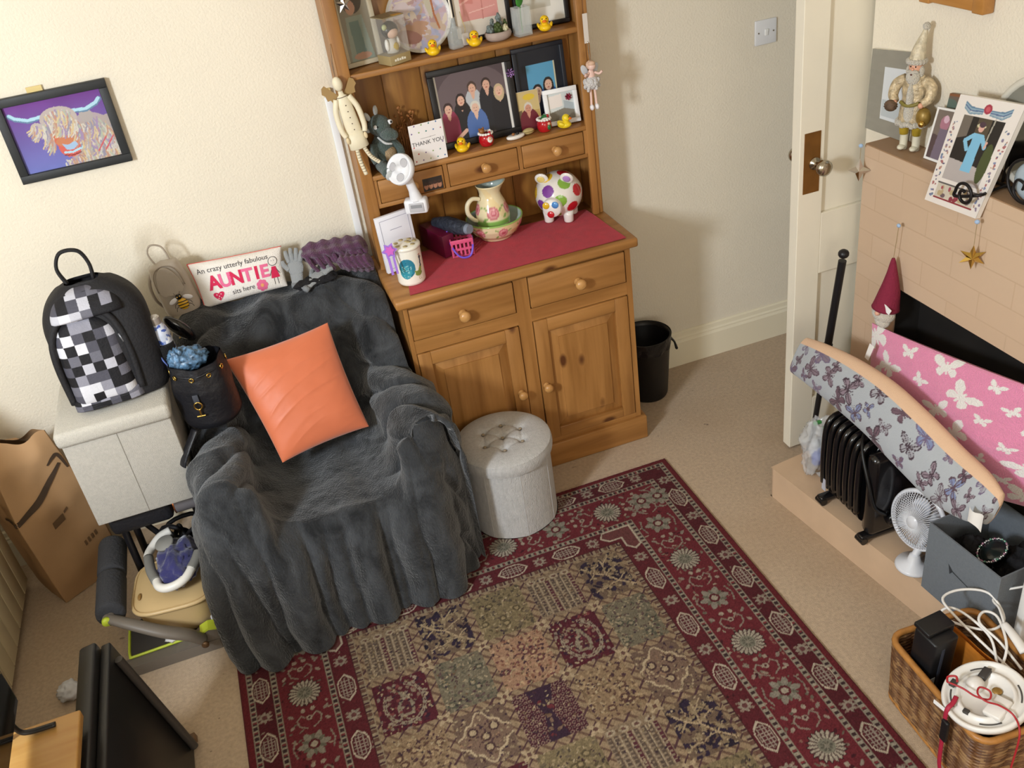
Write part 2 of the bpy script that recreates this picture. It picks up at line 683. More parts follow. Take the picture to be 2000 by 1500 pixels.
h = MB(hearth_m).prism([(1.393, 2.178), (1.470, 1.55), (1.550, 0.90), (1.7985, 0.90), (1.7985, 2.212), (1.7, 2.215)], 0.0, 0.12)
tag(h.build('hearth', bevel=0.012), 'low tan painted hearth slab in front of the fireplace', 'hearth')

# ------------------------------------------------------------------ light switch, trunking, cream cupboard
t = thing('light_switch', 'white light switch on the cream wall beside the door', 'light switch', (1.910, WY, 1.268))
MB(M('switch_plastic', '#e4e4e6', 0.35)).box(-0.043, 0.043, -0.009, 0, -0.043, 0.043, 0.003).build('plate', t)
MB(M('rocker_plastic', '#f2f2f0', 0.3)).at(T(0, -0.009, 0) @ rot(6, 0, 0)).box(-0.006, 0.006, -0.005, 0.001, -0.011, 0.011, 0.001).build('rocker', t)
s = MB(M('screw_brass', '#8d8575', 0.35, 0.9))
for sx in (-0.03, 0.03):
    s.cyl((sx, -0.0105, 0), (sx, -0.008, 0), 0.0028)
s.build('screw', t)
tk = MB(M('trunking_white', '#e6e8ea', 0.4))
tk.box(0.328, 0.352, WY - 0.013, WY, 0.16, 1.375, 0.003)
tag(tk.build('cable_trunking'), 'white plastic cable trunking running up the wall beside the dresser', 'cable trunking')
tg = MB(M('fixing_yellow', '#d8c183', 0.7)).box(0.3395, 0.3525, WY - 0.014, WY, 1.3755, 1.40)
tag(tg.build('adhesive_tab'), 'small yellowed adhesive tab on top of the white trunking', 'tape')

tg_m = M('cream_boards', '#d9cba9', 0.5, var=0.04, vscale=6)
cp = thing('panelled_cupboard', 'cream tongue and groove cupboard at the left edge beside the paper bag', 'cupboard', (0, 0, 0))
body = MB(tg_m)
yy = 2.93
while yy > 0.9:
    y0 = max(yy - 0.085, 0.9)
    body.box(-1.078, -1.066, y0 + 0.0025, yy - 0.0025, 0.035, 0.80, 0.002)
    yy -= 0.085
body.box(-1.5, -1.075, 0.9, 2.93, 0.035, 0.80)
body.build('panel', cp)
MB(tg_m).box(-1.5, -1.10, 0.9, 2.90, 0.0, 0.036).build('plinth', cp)
MB(tg_m).box(-1.52, -1.055, 0.89, 2.94, 0.80, 0.825, 0.004).build('worktop', cp)

# ------------------------------------------------------------------ the rug
RX0, RX1, RY0, RY1 = -0.412, 1.173, 0.20, 2.524
step = 0.0030
nu, nv = int((RX1 - RX0) / step), int((RY1 - RY0) / step)
u = np.linspace(RX0, RX1, nu)
v = np.linspace(RY0, RY1, nv)
U, V = np.meshgrid(u, v, indexing='ij')
RED, DKRED, NAVY, IVORY, TAN, OLIVE, SAGE, PEACH, BROWN, STONE = (
    '#6f2029', '#571a22', '#2f2233', '#b9ab93', '#a58c68', '#7d6c4b', '#70695a', '#a87a5c', '#5a4134', '#8f8672')
P = Paint(U, V, RED)
XL, XR, YB, YT = -0.058, 0.822, RY0 + 0.352, RY1 - 0.352


def ring(d0, d1, col):
    m = np.minimum(np.minimum(U - RX0, RX1 - U), np.minimum(V - RY0, RY1 - V))
    P.put((m >= d0) & (m < d1), col)


D = np.minimum(np.minimum(U - RX0, RX1 - U), np.minimum(V - RY0, RY1 - V))
ALONG = np.where((np.minimum(U - RX0, RX1 - U) < np.minimum(V - RY0, RY1 - V)), V, U)
ring(0.0, 0.022, '#6b1a22')


def guard(d0, d1):
    ring(d0, d1, STONE)
    q = (D >= d0 + 0.003) & (D < d1 - 0.003)
    P.put(q, '#3f2a2c')
    P.put(q & (np.mod(ALONG, 0.018) < 0.008), '#9b917c')
    P.put(q & (np.mod(ALONG + 0.005, 0.036) < 0.005), '#7d2a30')


guard(0.022, 0.040)
guard(0.092, 0.110)
guard(0.252, 0.268)
ring(0.040, 0.092, DKRED)
ring(0.268, 0.334, '#5f1d25')
ring(0.332, 0.354, '#958468')
q = (D > 0.336) & (D < 0.35)
P.put(q & (np.mod(ALONG, 0.03) < 0.012), '#6a4a3c')
P.put(q & (np.mod(ALONG + 0.015, 0.03) < 0.006), '#4a2a2f')
ring(0.332, 0.335, '#4b2024')


def motif(x, y, fn, ang):
    """Run a motif drawn in local axes at (x, y) turned by ang, on the nearby points only."""
    r = 0.15
    i0, i1 = np.searchsorted(u, [x - r, x + r])
    j0, j1 = np.searchsorted(v, [y - r, y + r])
    if i1 <= i0 or j1 <= j0:
        return
    c, s = math.cos(ang), math.sin(ang)
    du, dv = U[i0:i1, j0:j1] - x, V[i0:i1, j0:j1] - y
    L = Paint.__new__(Paint)
    L.U, L.V = du * c + dv * s, dv * c - du * s
    L.C = P.C[i0:i1, j0:j1]
    fn(L)


def cart(L):
    for k, c in ((1.0, IVORY), (0.86, DKRED), (0.74, '#8b7a6a')):
        a, b_ = 0.052 * k, 0.026 * k
        L.poly([(-a, 0), (-a * 0.62, b_ * .8), (-a * .3, b_), (a * .3, b_), (a * 0.62, b_ * .8), (a, 0), (a * 0.62, -b_ * .8), (a * .3, -b_), (-a * .3, -b_), (-a * 0.62, -b_ * .8)], c)
    m = (np.abs(L.U) < 0.034) & (np.abs(L.V) < 0.0175) & (np.abs(L.U) * 0.55 + np.abs(L.V) < 0.028)
    L.put(m, '#5c2329')
    L.put(m & ((np.mod(L.U, 0.011) < 0.0032) | (np.mod(L.V, 0.010) < 0.0032)), '#9b8c7c')


def starflower(L):
    for k in range(4):
        L.ell(0, 0, 0.021, 0.006, '#978a78', k * PI / 4)
    L.ell(0, 0, 0.008, 0.008, '#6b3b3b')
    for k in range(4):
        a = k * PI / 2 + PI / 4
        L.ell(0.022 * math.cos(a), 0.018 * math.sin(a), 0.005, 0.004, '#8d7464')


def rosette(L):
    r, a = np.hypot(L.U, L.V), np.arctan2(L.V, L.U)
    L.put(r < 0.047 + 0.004 * np.cos(a * 20), '#3b2426')
    L.put(r < 0.043 + 0.004 * np.cos(a * 20), '#a99f8a')
    L.put((r < 0.042) & (r > 0.02) & (np.cos(a * 20) < -0.45), '#5b4440')
    L.put(r < 0.022, '#7f7b69')
    L.put((r < 0.016) & (np.cos(a * 8) > 0), '#5d5a4c')
    L.put(r < 0.006, '#8b8372')


def palm(L):
    for k in range(6):
        L.ell(0.026 * math.cos(k * PI / 3), 0.026 * math.sin(k * PI / 3), 0.020, 0.010, '#8c8474', k * PI / 3)
    for k in range(6):
        a = (k + .5) * PI / 3
        L.ell(0.024 * math.cos(a), 0.024 * math.sin(a), 0.012, 0.005, '#6c6a58', a)
    L.ell(0, 0, 0.017, 0.017, '#5f1d25')
    L.ell(0, 0, 0.010, 0.010, '#a89c86')
    for s in (-1, 1):
        L.line([(s * 0.05, -0.03), (s * 0.058, 0.0), (s * 0.05, 0.03)], 0.0045, '#857a6a')


def scroll(L):
    for s in (-1, 1):
        L.line([(s * 0.01, -0.035), (s * 0.03, -0.022), (s * 0.035, 0), (s * 0.022, 0.014), (s * 0.012, 0.004)], 0.0045, '#8f8070')
        L.ell(s * 0.05, 0.02, 0.010, 0.005, '#8d7f70', s * .8)
        L.ell(s * 0.05, -0.02, 0.009, 0.005, '#9b8a78', -s * .8)
        L.ell(s * 0.014, 0.03, 0.007, 0.007, '#a3937f')
    L.ell(0, 0, 0.009, 0.009, '#a3937f')
    L.ell(0, 0, 0.004, 0.004, '#4f2226')


rs = random.Random(3)


def sprinkle(m, n_, cols, r0, r1, box):
    """Small leaves and buds scattered over region m (the weave between the large motifs)."""
    for _ in range(n_):
        x, y = rs.uniform(box[0], box[1]), rs.uniform(box[2], box[3])
        i, j = int((x - RX0) / step), int((y - RY0) / step)
        if not (0 <= i < nu and 0 <= j < nv) or not m[i, j]:
            continue
        R_ = int(r1 / step) + 2
        i0, i1, j0, j1 = max(i - R_, 0), i + R_, max(j - R_, 0), j + R_
        a = rs.uniform(0, PI)
        rx, ry = rs.uniform(r0, r1), rs.uniform(r0, r1) * .55
        du, dv = U[i0:i1, j0:j1] - x, V[i0:i1, j0:j1] - y
        c, s = math.cos(a), math.sin(a)
        q = (((du * c + dv * s) / rx) ** 2 + ((dv * c - du * s) / ry) ** 2 < 1) & m[i0:i1, j0:j1]
        P.C[i0:i1, j0:j1][q] = lin(rs.choice(cols))


main = (D > 0.112) & (D < 0.250)
VIS = 0.95
sprinkle(main, 2600, ['#94846f', '#7c6f5e', '#4a1a22', '#8d5d50', '#6d6554', '#a08f78'], 0.004, 0.009, (RX0, RX1, VIS, RY1))
sprinkle((D > 0.04) & (D < 0.092), 700, ['#86705f', '#3e161c', '#6e4a40'], 0.003, 0.007, (RX0, RX1, VIS, RY1))
sprinkle((D > 0.268) & (D < 0.332), 600, ['#86705f', '#3e161c', '#6e4a40'], 0.003, 0.007, (RX0, RX1, VIS, RY1))
for k in range(-4, 8):
    y = 2.026 - 0.377 * (k - 0)
    for side, x in ((0, RX0 + 0.181), (1, RX1 - 0.181)):
        if RY0 + 0.18 < y < RY1 - 0.2:
            motif(x, y, rosette, 0)
        if RY0 + 0.18 < y - 0.188 < RY1 - 0.2:
            motif(x, y - 0.188, palm, 0)
        for o_ in (0.094, 0.283):
            if RY0 + 0.18 < y - o_ < RY1 - 0.2:
                motif(x, y - o_, scroll, 0)
    x = 0.865 - 0.377 * k
    if RX0 + 0.22 < x < RX1 - 0.2:
        motif(x, RY1 - 0.181, rosette, PI / 2)
    if RX0 + 0.22 < x + 0.188 < RX1 - 0.1:
        motif(x + 0.188, RY1 - 0.181, palm, PI / 2)
    for o_ in (0.094, 0.283):
        if RX0 + 0.2 < x + o_ < RX1 - 0.2:
            motif(x + o_, RY1 - 0.181, scroll, PI / 2)
for x, y in ((RX1 - 0.181, RY1 - 0.181), (RX0 + 0.181, RY1 - 0.181)):
    motif(x, y, palm, 0.7)
for k in range(11):
    for off, y0 in ((0.061, 2.302), (0.300, 1.992)):
        y = y0 - 0.2115 * k
        for x in (RX0 + off, RX1 - off):
            if RY0 + off < y < RY1 - off - 0.03:
                motif(x, y, cart, PI / 2)
                motif(x, y + 0.106, starflower, 0)
    for off, x0 in ((0.061, 0.933), (0.302, 0.665)):
        x = x0 - 0.185 * k
        if RX0 + off + .03 < x < RX1 - off:
            motif(x, RY1 - off, cart, 0)
            motif(x + 0.0925, RY1 - off, starflower, 0)
for x, sx in ((RX1 - 0.30, -1), (RX0 + 0.30, 1)):
    y = RY1 - 0.30
    motif(x, y, lambda L, sx=sx: (L.poly([(-.03 * sx, .03), (.07 * sx, .03), (.085 * sx, .005), (.06 * sx, -.02), (.02 * sx, -.02), (.02 * sx, -.06), (-.005 * sx, -.085), (-.03 * sx, -.07)], IVORY),
                                  L.poly([(-.026 * sx, .026), (.068 * sx, .026), (.078 * sx, .005), (.057 * sx, -.015), (.015 * sx, -.015), (.015 * sx, -.057), (-.005 * sx, -.077), (-.026 * sx, -.066)], '#6d3a38')), 0)

# garden panels of the field
xs = [XL, 0.122, 0.296, 0.484, 0.657, XR]
y_edges = [YT]
y = 1.967
while y > YB:
    y_edges.append(y)
    y -= 0.2035
y_edges.append(YB)


def rect(x0, x1, y0, y1, col):
    P.put((U >= x0) & (U < x1) & (V >= y0) & (V < y1), col)


def p_stripes(x0, x1, y0, y1):
    rect(x0, x1, y0, y1, '#8a7459')
    n_ = 8
    for k in range(n_):
        a = x0 + (x1 - x0) * (k + .5) / n_
        rect(a - 0.006, a + 0.006, y0 + 0.012, y1 - 0.03, '#5f4f42' if k % 4 != 3 else '#5a2a33')
        rect(a + 0.0085, a + 0.0115, y0 + 0.012, y1 - 0.03, '#a8977a')
    m = (U >= x0) & (U < x1) & (V >= y0 + 0.012) & (V < y1 - 0.03) & (np.mod(V, 0.013) < 0.005) & (np.mod(U - x0, (x1 - x0) / n_) < 0.013)
    P.put(m, '#8d7a62')
    for k in range(4):
        P.ell(x0 + (x1 - x0) * (k + .5) / 4, y1 - 0.018, 0.014, 0.010, '#a8977a')
        P.ell(x0 + (x1 - x0) * (k + .5) / 4, y1 - 0.018, 0.007, 0.005, '#6b4a3e')


def p_tree(x0, x1, y0, y1):
    w_, h_ = x1 - x0, y1 - y0
    rect(x0, x1, y0, y1, '#6f5a47')
    m = (U >= x0) & (U < x1) & (V >= y0) & (V < y1)
    sprinkle(m, 90, ['#33263a', '#33263a', '#2b2130', '#8c7657'], 0.008, 0.018, (x0, x1, y0, y1))
    g = lambda a, b_: (x0 + w_ * a, y0 + h_ * b_)
    P.line([g(.98, .12), g(.7, .3), g(.5, .52), g(.3, .62), g(.08, .82)], 0.006, '#b29a74')
    for a, b_, c, d_ in ((.5, .52, .55, .9), (.7, .3, .35, .22), (.5, .52, .85, .68), (.3, .62, .12, .5), (.7, .3, .9, .42), (.35, .22, .12, .2), (.55, .75, .75, .92), (.3, .62, .33, .85)):
        P.line([g(a, b_), g((a + c) / 2 + .03, (b_ + d_) / 2 + .03), g(c, d_)], 0.0042, '#ab9470')
    for k in range(22):
        a, b_ = rs.uniform(.06, .94), rs.uniform(.08, .92)
        P.ell(*g(a, b_), 0.009, 0.0045, '#94805f', rs.uniform(0, PI))


def p_garden(x0, x1, y0, y1, base, cols):
    rect(x0, x1, y0, y1, base)
    m = (U >= x0) & (U < x1) & (V >= y0) & (V < y1)
    sprinkle(m, 150, cols, 0.004, 0.009, (x0, x1, y0, y1))
    for k in range(5):
        x, y = rs.uniform(x0 + .02, x1 - .02), rs.uniform(y0 + .02, y1 - .02)
        P.ell(x, y, 0.013, 0.012, cols[0])
        P.ell(x, y, 0.007, 0.006, cols[-1])


def p_medal(x0, x1, y0, y1):
    rect(x0, x1, y0, y1, '#571d29')
    m = (U >= x0) & (U < x1) & (V >= y0) & (V < y1)
    sprinkle(m, 90, ['#8a7867', '#3b1e30', '#7d3a3a', '#94836d'], 0.004, 0.010, (x0, x1, y0, y1))
    cx, cy = (x0 + x1) / 2, (y0 + y1) / 2
    a = np.arctan2(V - cy, U - cx)
    q = np.hypot((U - cx) / 1.0, (V - cy) / 1.25)
    P.put(m & (np.abs(q - .056) < .0048) & (np.abs(a - 1.9) > .5), '#94866f')
    P.put(m & (np.abs(q - .056) < .002) & (np.mod(a, .3) < .15), '#5b2730')
    P.poly([(cx - .02, cy - .045), (cx + .02, cy - .045), (cx + .026, cy - .01), (cx + .01, cy + .035), (cx - .012, cy + .05), (cx - .004, cy + .02), (cx - .026, cy - .01)], '#8a7c66')
    P.poly([(cx - .012, cy - .038), (cx + .012, cy - .038), (cx + .016, cy - .01), (cx + .004, cy + .022), (cx - .014, cy - .01)], '#5b2730')
    for k in range(9):
        P.ell(cx + rs.uniform(-.02, .02), cy + rs.uniform(-.035, .02), .005, .004, rs.choice(['#9a8b74', '#3b1e30', '#7d3a3a']))
    for k in range(7):
        a = PI * (k + .5) / 7
        P.ell(cx + 0.045 * math.cos(a), cy + 0.056 * math.sin(a), 0.006, 0.006, '#8a6f5c')


def p_scale(x0, x1, y0, y1):
    rect(x0, x1, y0, y1, '#4d1d2c')
    m = (U >= x0) & (U < x1) & (V >= y0) & (V < y1)
    row = np.floor((V - y0) / 0.014)
    q = np.hypot(np.mod(U - x0 + 0.007 * np.mod(row, 2), 0.014) - 0.007, np.mod(V - y0, 0.014) - 0.007)
    P.put(m & (q < 0.0055), '#8f7563')
    P.put(m & (q < 0.0032), '#4a2030')
    P.poly([((x0 + x1) / 2 - .03, y0), ((x0 + x1) / 2 + .03, y0), ((x0 + x1) / 2 + .012, (y0 + y1) / 2), ((x0 + x1) / 2 + .04, y1), ((x0 + x1) / 2 - .04, y1), ((x0 + x1) / 2 - .012, (y0 + y1) / 2)], '#3b2536')
    for k in range(10):
        P.ell((x0 + x1) / 2 + rs.uniform(-.02, .02), rs.uniform(y0, y1), 0.008, 0.005, rs.choice(['#80644f', '#6d2a30']), rs.uniform(0, PI))


def p_ivory(x0, x1, y0, y1):
    rect(x0, x1, y0, y1, '#6f5848')
    m = (U >= x0) & (U < x1) & (V >= y0) & (V < y1)
    sprinkle(m, 70, ['#8f7a5d', '#4b3540', '#a18b69'], 0.004, 0.009, (x0, x1, y0, y1))
    cx, cy = (x0 + x1) / 2, (y0 + y1) / 2
    a = np.arctan2(V - cy, U - cx)
    r = np.hypot(U - cx, V - cy)
    e = 0.070 + 0.010 * np.cos(4 * a) + 0.006 * np.cos(8 * a)
    P.put(m & (r < e), '#b7a27e')
    P.put(m & (r < e - 0.007), '#7d6350')
    sprinkle(m & (r < e - 0.01), 60, ['#a58e6c', '#553c3c', '#947457'], 0.004, 0.008, (x0, x1, y0, y1))
    for dx, dy in ((-.03, .025), (.03, .025), (0, -.035), (0, .0)):
        P.ell(cx + dx, cy + dy, 0.015, 0.015, '#4e3534')
        P.ell(cx + dx, cy + dy, 0.009, 0.009, '#ad9773')


olive = lambda *a: p_garden(*a, '#7f6f4d', ['#5f5238', '#93805a', '#6b5d48', '#54493a', '#9a875f'])
sage = lambda *a: p_garden(*a, '#746b55', ['#565444', '#8c8068', '#5f4a45', '#6a6450', '#93876a'])
peach = lambda *a: p_garden(*a, '#a07a5c', ['#6d3f3d', '#b08e6c', '#855540', '#4a3038', '#b4936b'])
tanf = lambda *a: p_garden(*a, '#8f7555', ['#5f4236', '#a78c66', '#4a3036', '#7d6548', '#a98f68'])
LAY = [[p_stripes, p_tree, olive, p_stripes, p_tree],
       [p_medal, sage, peach, p_medal, sage],
       [tanf, p_ivory, p_scale, tanf, p_ivory],
       [p_tree, p_medal, olive, p_stripes, p_tree],
       [p_stripes, peach, tanf, p_medal, olive]]
for r in range(len(y_edges) - 1):
    for c in range(5):
        x0, x1, y0, y1 = xs[c], xs[c + 1], y_edges[r + 1], y_edges[r]
        if y1 < 0.9:
            rect(x0, x1, y0, y1, '#8a7256')
            continue
        LAY[r % 5][c](x0 + 0.011, x1 - 0.011, y0 + 0.011, y1 - 0.011)
fld = (U > XL) & (U < XR) & (V > YB) & (V < YT)
sprinkle(fld, 3400, ['#a3906c', '#8d7a58', '#4a2d33', '#3b2a36', '#6b5138', '#b09c78'], 0.0028, 0.0055, (XL, XR, VIS, YT))
# flowered lattice between the panels
m_in = (U > XL) & (U < XR) & (V > YB) & (V < YT)
lat = np.zeros_like(m_in)
for x in xs:
    lat |= np.abs(U - x) < 0.011
for y in y_edges:
    lat |= np.abs(V - y) < 0.011
lat &= m_in
P.put(lat, '#977f5f')
P.put(lat & (np.mod(U + V, 0.034) < 0.011), '#6d5240')
P.put(lat & (np.mod(U - V, 0.052) < 0.007), '#54363a')
for x in xs[1:-1]:
    for y in y_edges[1:-1]:
        for k in range(4):
            P.ell(x + 0.012 * math.cos(k * PI / 2 + .78), y + 0.012 * math.sin(k * PI / 2 + .78), 0.013, 0.006, '#b09a76', k * PI / 2 + .78)
        P.ell(x, y, 0.007, 0.007, '#6a4a3e')
P.C *= (1 + 0.14 * RNG.standard_normal(U.shape)[..., None]).clip(0.6, 1.4).astype(np.float32)
grey = P.C.mean(-1, keepdims=True)
P.C = (grey + (P.C - grey) * 0.84) * np.array([.74, .72, .72], np.float32)
H = 0.009 + 0.0006 * RNG.standard_normal(U.shape)
edge = np.minimum(D / 0.004, 1)
H = 0.001 + (H - 0.001) * edge
pts = np.stack([U, V, H], -1)
rug = npgrid('rug', pts, VC('rug_weave', 0.95, sheen=0.05, spec=0.15), P.C)
tag(rug, 'dark red patterned rug with garden panels lying on the beige carpet', 'rug')
del P, U, V, D, pts, H, ALONG

# ------------------------------------------------------------------ the pine dresser
pine_h = wood('pine_across', '#ad7a42', '#8e5f2d', 0)
pine_v = wood('pine_upright', '#ad7a42', '#8e5f2d', 2)
pine_y = wood('pine_end', '#a57638', '#8c5d28', 1, knots=False)
pine_back = wood('pine_back', '#9c6c31', '#7d5022', 2)
pine_knob = wood('pine_knob', '#c6955a', '#b5824a', 2, knots=False, rough=0.3)

dr = thing('pine_dresser', 'tall knotty pine dresser with plate rack standing beside the dark grey chair', 'dresser', (0, 0, 0))


def knob(parent, x, y, z, r):
    k = MB(pine_knob).at(T(x, y, z) @ rot(90, 0, 0))
    k.lathe([(r * .72, 0), (r * .72, r * .2), (r * .48, r * .4), (r * .46, r * .75), (r * .72, r * 1.0), (r * .97, r * 1.35), (r, r * 1.6),
             (r * .86, r * 1.95), (r * .5, r * 2.15), (0, r * 2.2)], 20)
    return k.build('knob', parent)


c = MB(pine_v)
c.box(0.374, 0.392, 2.695, 3.07, 0.0, 0.79).box(1.143, 1.162, 2.695, 3.07, 0.0, 0.79)
c.box(0.374, 0.388, 2.688, 2.70, 0.10, 0.79).box(1.143, 1.162, 2.688, 2.70, 0.10, 0.79)
c.box(0.745, 0.793, 2.6895, 2.71, 0.119, 0.775)
c.use(pine_h).box(0.388, 1.143, 2.690, 2.705, 0.776, 0.79).box(0.388, 1.143, 2.690, 2.705, 0.610, 0.657).box(0.388, 1.143, 2.690, 2.705, 0.095, 0.118)
c.use(pine_back).box(0.392, 1.143, 3.055, 3.07, 0.05, 0.79).box(0.392, 1.143, 2.71, 3.055, 0.10, 0.112)
c.build('carcass', dr)
MB(pine_h).box(0.352, 1.185, 2.664, 3.074, 0.788, 0.82, 0.007).build('worktop', dr)
p = MB(pine_h)
p.box(0.356, 1.181, 2.676, 2.698, 0, 0.098, 0.004).box(0.356, 0.374, 2.69, 3.06, 0, 0.098, 0.003).box(1.162, 1.181, 2.69, 3.06, 0, 0.098, 0.003)
p.build('plinth', dr)
for x0, x1, kx in ((0.389, 0.744, 0.563), (0.794, 1.142, 0.967)):
    d = MB(pine_h).box(x0 + .0022, x1 - .0022, 2.684, 2.705, 0.6605, 0.773, 0.003).build('drawer', dr)
    d2 = MB(pine_y).box(x0 + .01, x1 - .01, 2.705, 3.03, 0.665, 0.76)
    d2.build('drawer_box', d)
    knob(d, kx, 2.684, 0.714, 0.0195)
for x0, x1, px0, px1, kx in ((0.389, 0.744, 0.434, 0.693, 0.718), (0.794, 1.142, 0.843, 1.092, 0.812)):
    d = MB(pine_v)
    z0, z1, q0, q1 = 0.121, 0.607, 0.160, 0.560
    x0, x1 = x0 + .0022, x1 - .0022
    d.box(x0, px0, 2.683, 2.703, z0, z1, 0.002).box(px1, x1, 2.683, 2.703, z0, z1, 0.002)
    d.use(pine_h).box(px0, px1, 2.683, 2.703, z0, q0, 0.002).box(px0, px1, 2.683, 2.703, q1, z1, 0.002)
    do = d.build('door', dr)
    e = MB(pine_v)
    o, i_ = 2.697, 2.6855
    s = 0.034
    v = [(px0, o, q0), (px1, o, q0), (px1, o, q1), (px0, o, q1), (px0 + s, i_ + .004, q0 + s), (px1 - s, i_ + .004, q0 + s), (px1 - s, i_ + .004, q1 - s), (px0 + s, i_ + .004, q1 - s),
         (px0 + s, i_, q0 + s), (px1 - s, i_, q0 + s), (px1 - s, i_, q1 - s), (px0 + s, i_, q1 - s)]
    e.raw(v, [(0, 1, 5, 4), (1, 2, 6, 5), (2, 3, 7, 6), (3, 0, 4, 7), (4, 5, 9, 8), (5, 6, 10, 9), (6, 7, 11, 10), (7, 4, 8, 11), (8, 9, 10, 11)])
    e.build('raised_panel', do)
    knob(do, kx, 2.683, 0.352, 0.0165)
# plate rack
s1 = MB(pine_v).box(0.367, 0.386, 2.94, 3.072, 0.82, 1.98).box(0.366, 0.4035, 2.925, 2.943, 0.82, 1.98, 0.003)
s1.build('side_panel', dr)
s2 = MB(pine_v).box(1.157, 1.176, 2.94, 3.072, 0.82, 1.98).box(1.138, 1.162, 2.925, 2.943, 0.82, 1.98, 0.003).box(1.160, 1.178, 2.930, 2.945, 0.82, 1.98, 0.003)
s2.build('side_panel', dr)
bb = MB(pine_back)
x = 0.386
while x < 1.155:
    bb.box(x + 0.0015, min(x + 0.1285, 1.157) - 0.0015, 3.060, 3.072, 0.82, 1.98, 0.002)
    x += 0.1285
bb.box(0.386, 1.157, 3.066, 3.073, 0.82, 1.98)
bb.build('back_boards', dr)
MB(pine_h).box(0.386, 1.157, 2.928, 3.062, 1.441, 1.459, 0.003).build('shelf', dr)
MB(pine_h).box(0.386, 1.157, 2.928, 3.062, 1.124, 1.140, 0.003).build('shelf', dr)
MB(pine_h).box(0.386, 1.157, 2.928, 3.062, 1.78, 1.80, 0.003).build('shelf', dr)
r_ = MB(pine_h).box(0.403, 1.138, 2.930, 3.06, 1.030, 1.044, 0.002)
r_.use(pine_v)
for x0, x1 in ((0.403, 0.414), (0.634, 0.648), (0.892, 0.905), (1.128, 1.138)):
    r_.box(x0, x1, 2.930, 3.05, 1.044, 1.124)
r_.build('drawer_rail', dr)
for x0, x1, kx in ((0.415, 0.633, 0.524), (0.649, 0.891, 0.772), (0.906, 1.127, 1.021)):
    d = MB(pine_h).box(x0 + .001, x1 - .001, 2.927, 2.942, 1.0465, 1.1215, 0.003).build('small_drawer', dr)
    MB(pine_y).box(x0 + .006, x1 - .006, 2.942, 3.05, 1.048, 1.115).build('drawer_box', d)
    knob(d, kx, 2.927, 1.086, 0.0165)
MB(pine_h).box(0.34, 1.20, 2.90, 3.074, 1.98, 2.03, 0.01).build('cornice', dr)

# red runner on the worktop
rm = M('red_cloth', '#b50f2b', 0.95, var=0.10, vscale=40, bump=0.35, bscale=500, sheen=0.15)


def runner(u, v):
    x0, x1 = 0.408 + 0.050 * v, 1.150 - 0.018 * v
    x = x0 + (x1 - x0) * u
    y = 2.688 - 0.007 * u + (2.985 - 2.688 + 0.007 * u) * v
    return (x, y, 0.8240 + 0.0008 * math.sin(x * 40) * math.sin(y * 33))


cl = MB(rm).grid(runner, 40, 20)
cl.grid(lambda u, v: Vector(runner(u, v)) - Vector((0, 0, 0.0018)), 40, 20)
tag(cl.build('table_runner'), 'bright red cloth runner on the pine dresser top', 'table runner')

# ------------------------------------------------------------------ pictures and frames
print_m = VC('photo_print', 0.35, spec=0.5)
black_fr = M('black_frame', '#1c1a1b', 0.4, var=0.2, vscale=30)
glass_m = M('clear_glass', '#dfe4e2', 0.04, alpha=0.30, spec=1.0)


def painted(name, parent, w, h, fn, res=0.0016, base='#808080', y=0.0, mat=None):
    """A flat print standing in the local xz plane, drawn by fn(Paint) with U in 0..w, V in 0..h."""
    nu_, nv_ = max(4, int(w / res)), max(4, int(h / res))
    a, b_ = np.meshgrid(np.linspace(0, w, nu_), np.linspace(0, h, nv_), indexing='ij')
    p_ = Paint(a, b_, base)
    fn(p_)
    q = np.stack([a - w / 2, np.full_like(a, y), b_], -1)
    return npgrid(name, q, mat or print_m, p_.C, parent, smooth=False)


def picture_frame(name, label, w, h, bw, dp, fmat, fn, loc, lean=0, rz=0, mount=0.0, group=None, ry=0, mcol='#e9e5da', strut=True, cat='picture frame'):
    t = thing(name, label, cat, loc, rz, group, rx=-lean, ry=ry)
    f = MB(fmat)
    for x0, x1, z0, z1 in ((-w / 2, w / 2, 0, bw), (-w / 2, w / 2, h - bw, h), (-w / 2, -w / 2 + bw, bw, h - bw), (w / 2 - bw, w / 2, bw, h - bw)):
        f.box(x0, x1, -dp, 0, z0, z1, 0.0015)
    f.box(-w / 2 + bw * .5, w / 2 - bw * .5, -dp * .35, -0.001, bw * .5, h - bw * .5)
    f.build('frame', t)
    iw, ih = w - 2 * bw, h - 2 * bw

    def both(p_):
        p_.C[...] = lin(mcol)
        if mount:
            m = (p_.U > mount) & (p_.U < iw - mount) & (p_.V > mount) & (p_.V < ih - mount)
            sub = Paint.__new__(Paint)
            sub.U, sub.V, sub.C = p_.U, p_.V, p_.C.copy()
            fn(sub, iw, ih)
            p_.C[m] = sub.C[m]
        else:
            fn(p_, iw, ih)
    pr = painted('print', t, iw, ih, both, y=-dp * .35 - 0.001)
    pr.location = (0, 0, bw)
    return t


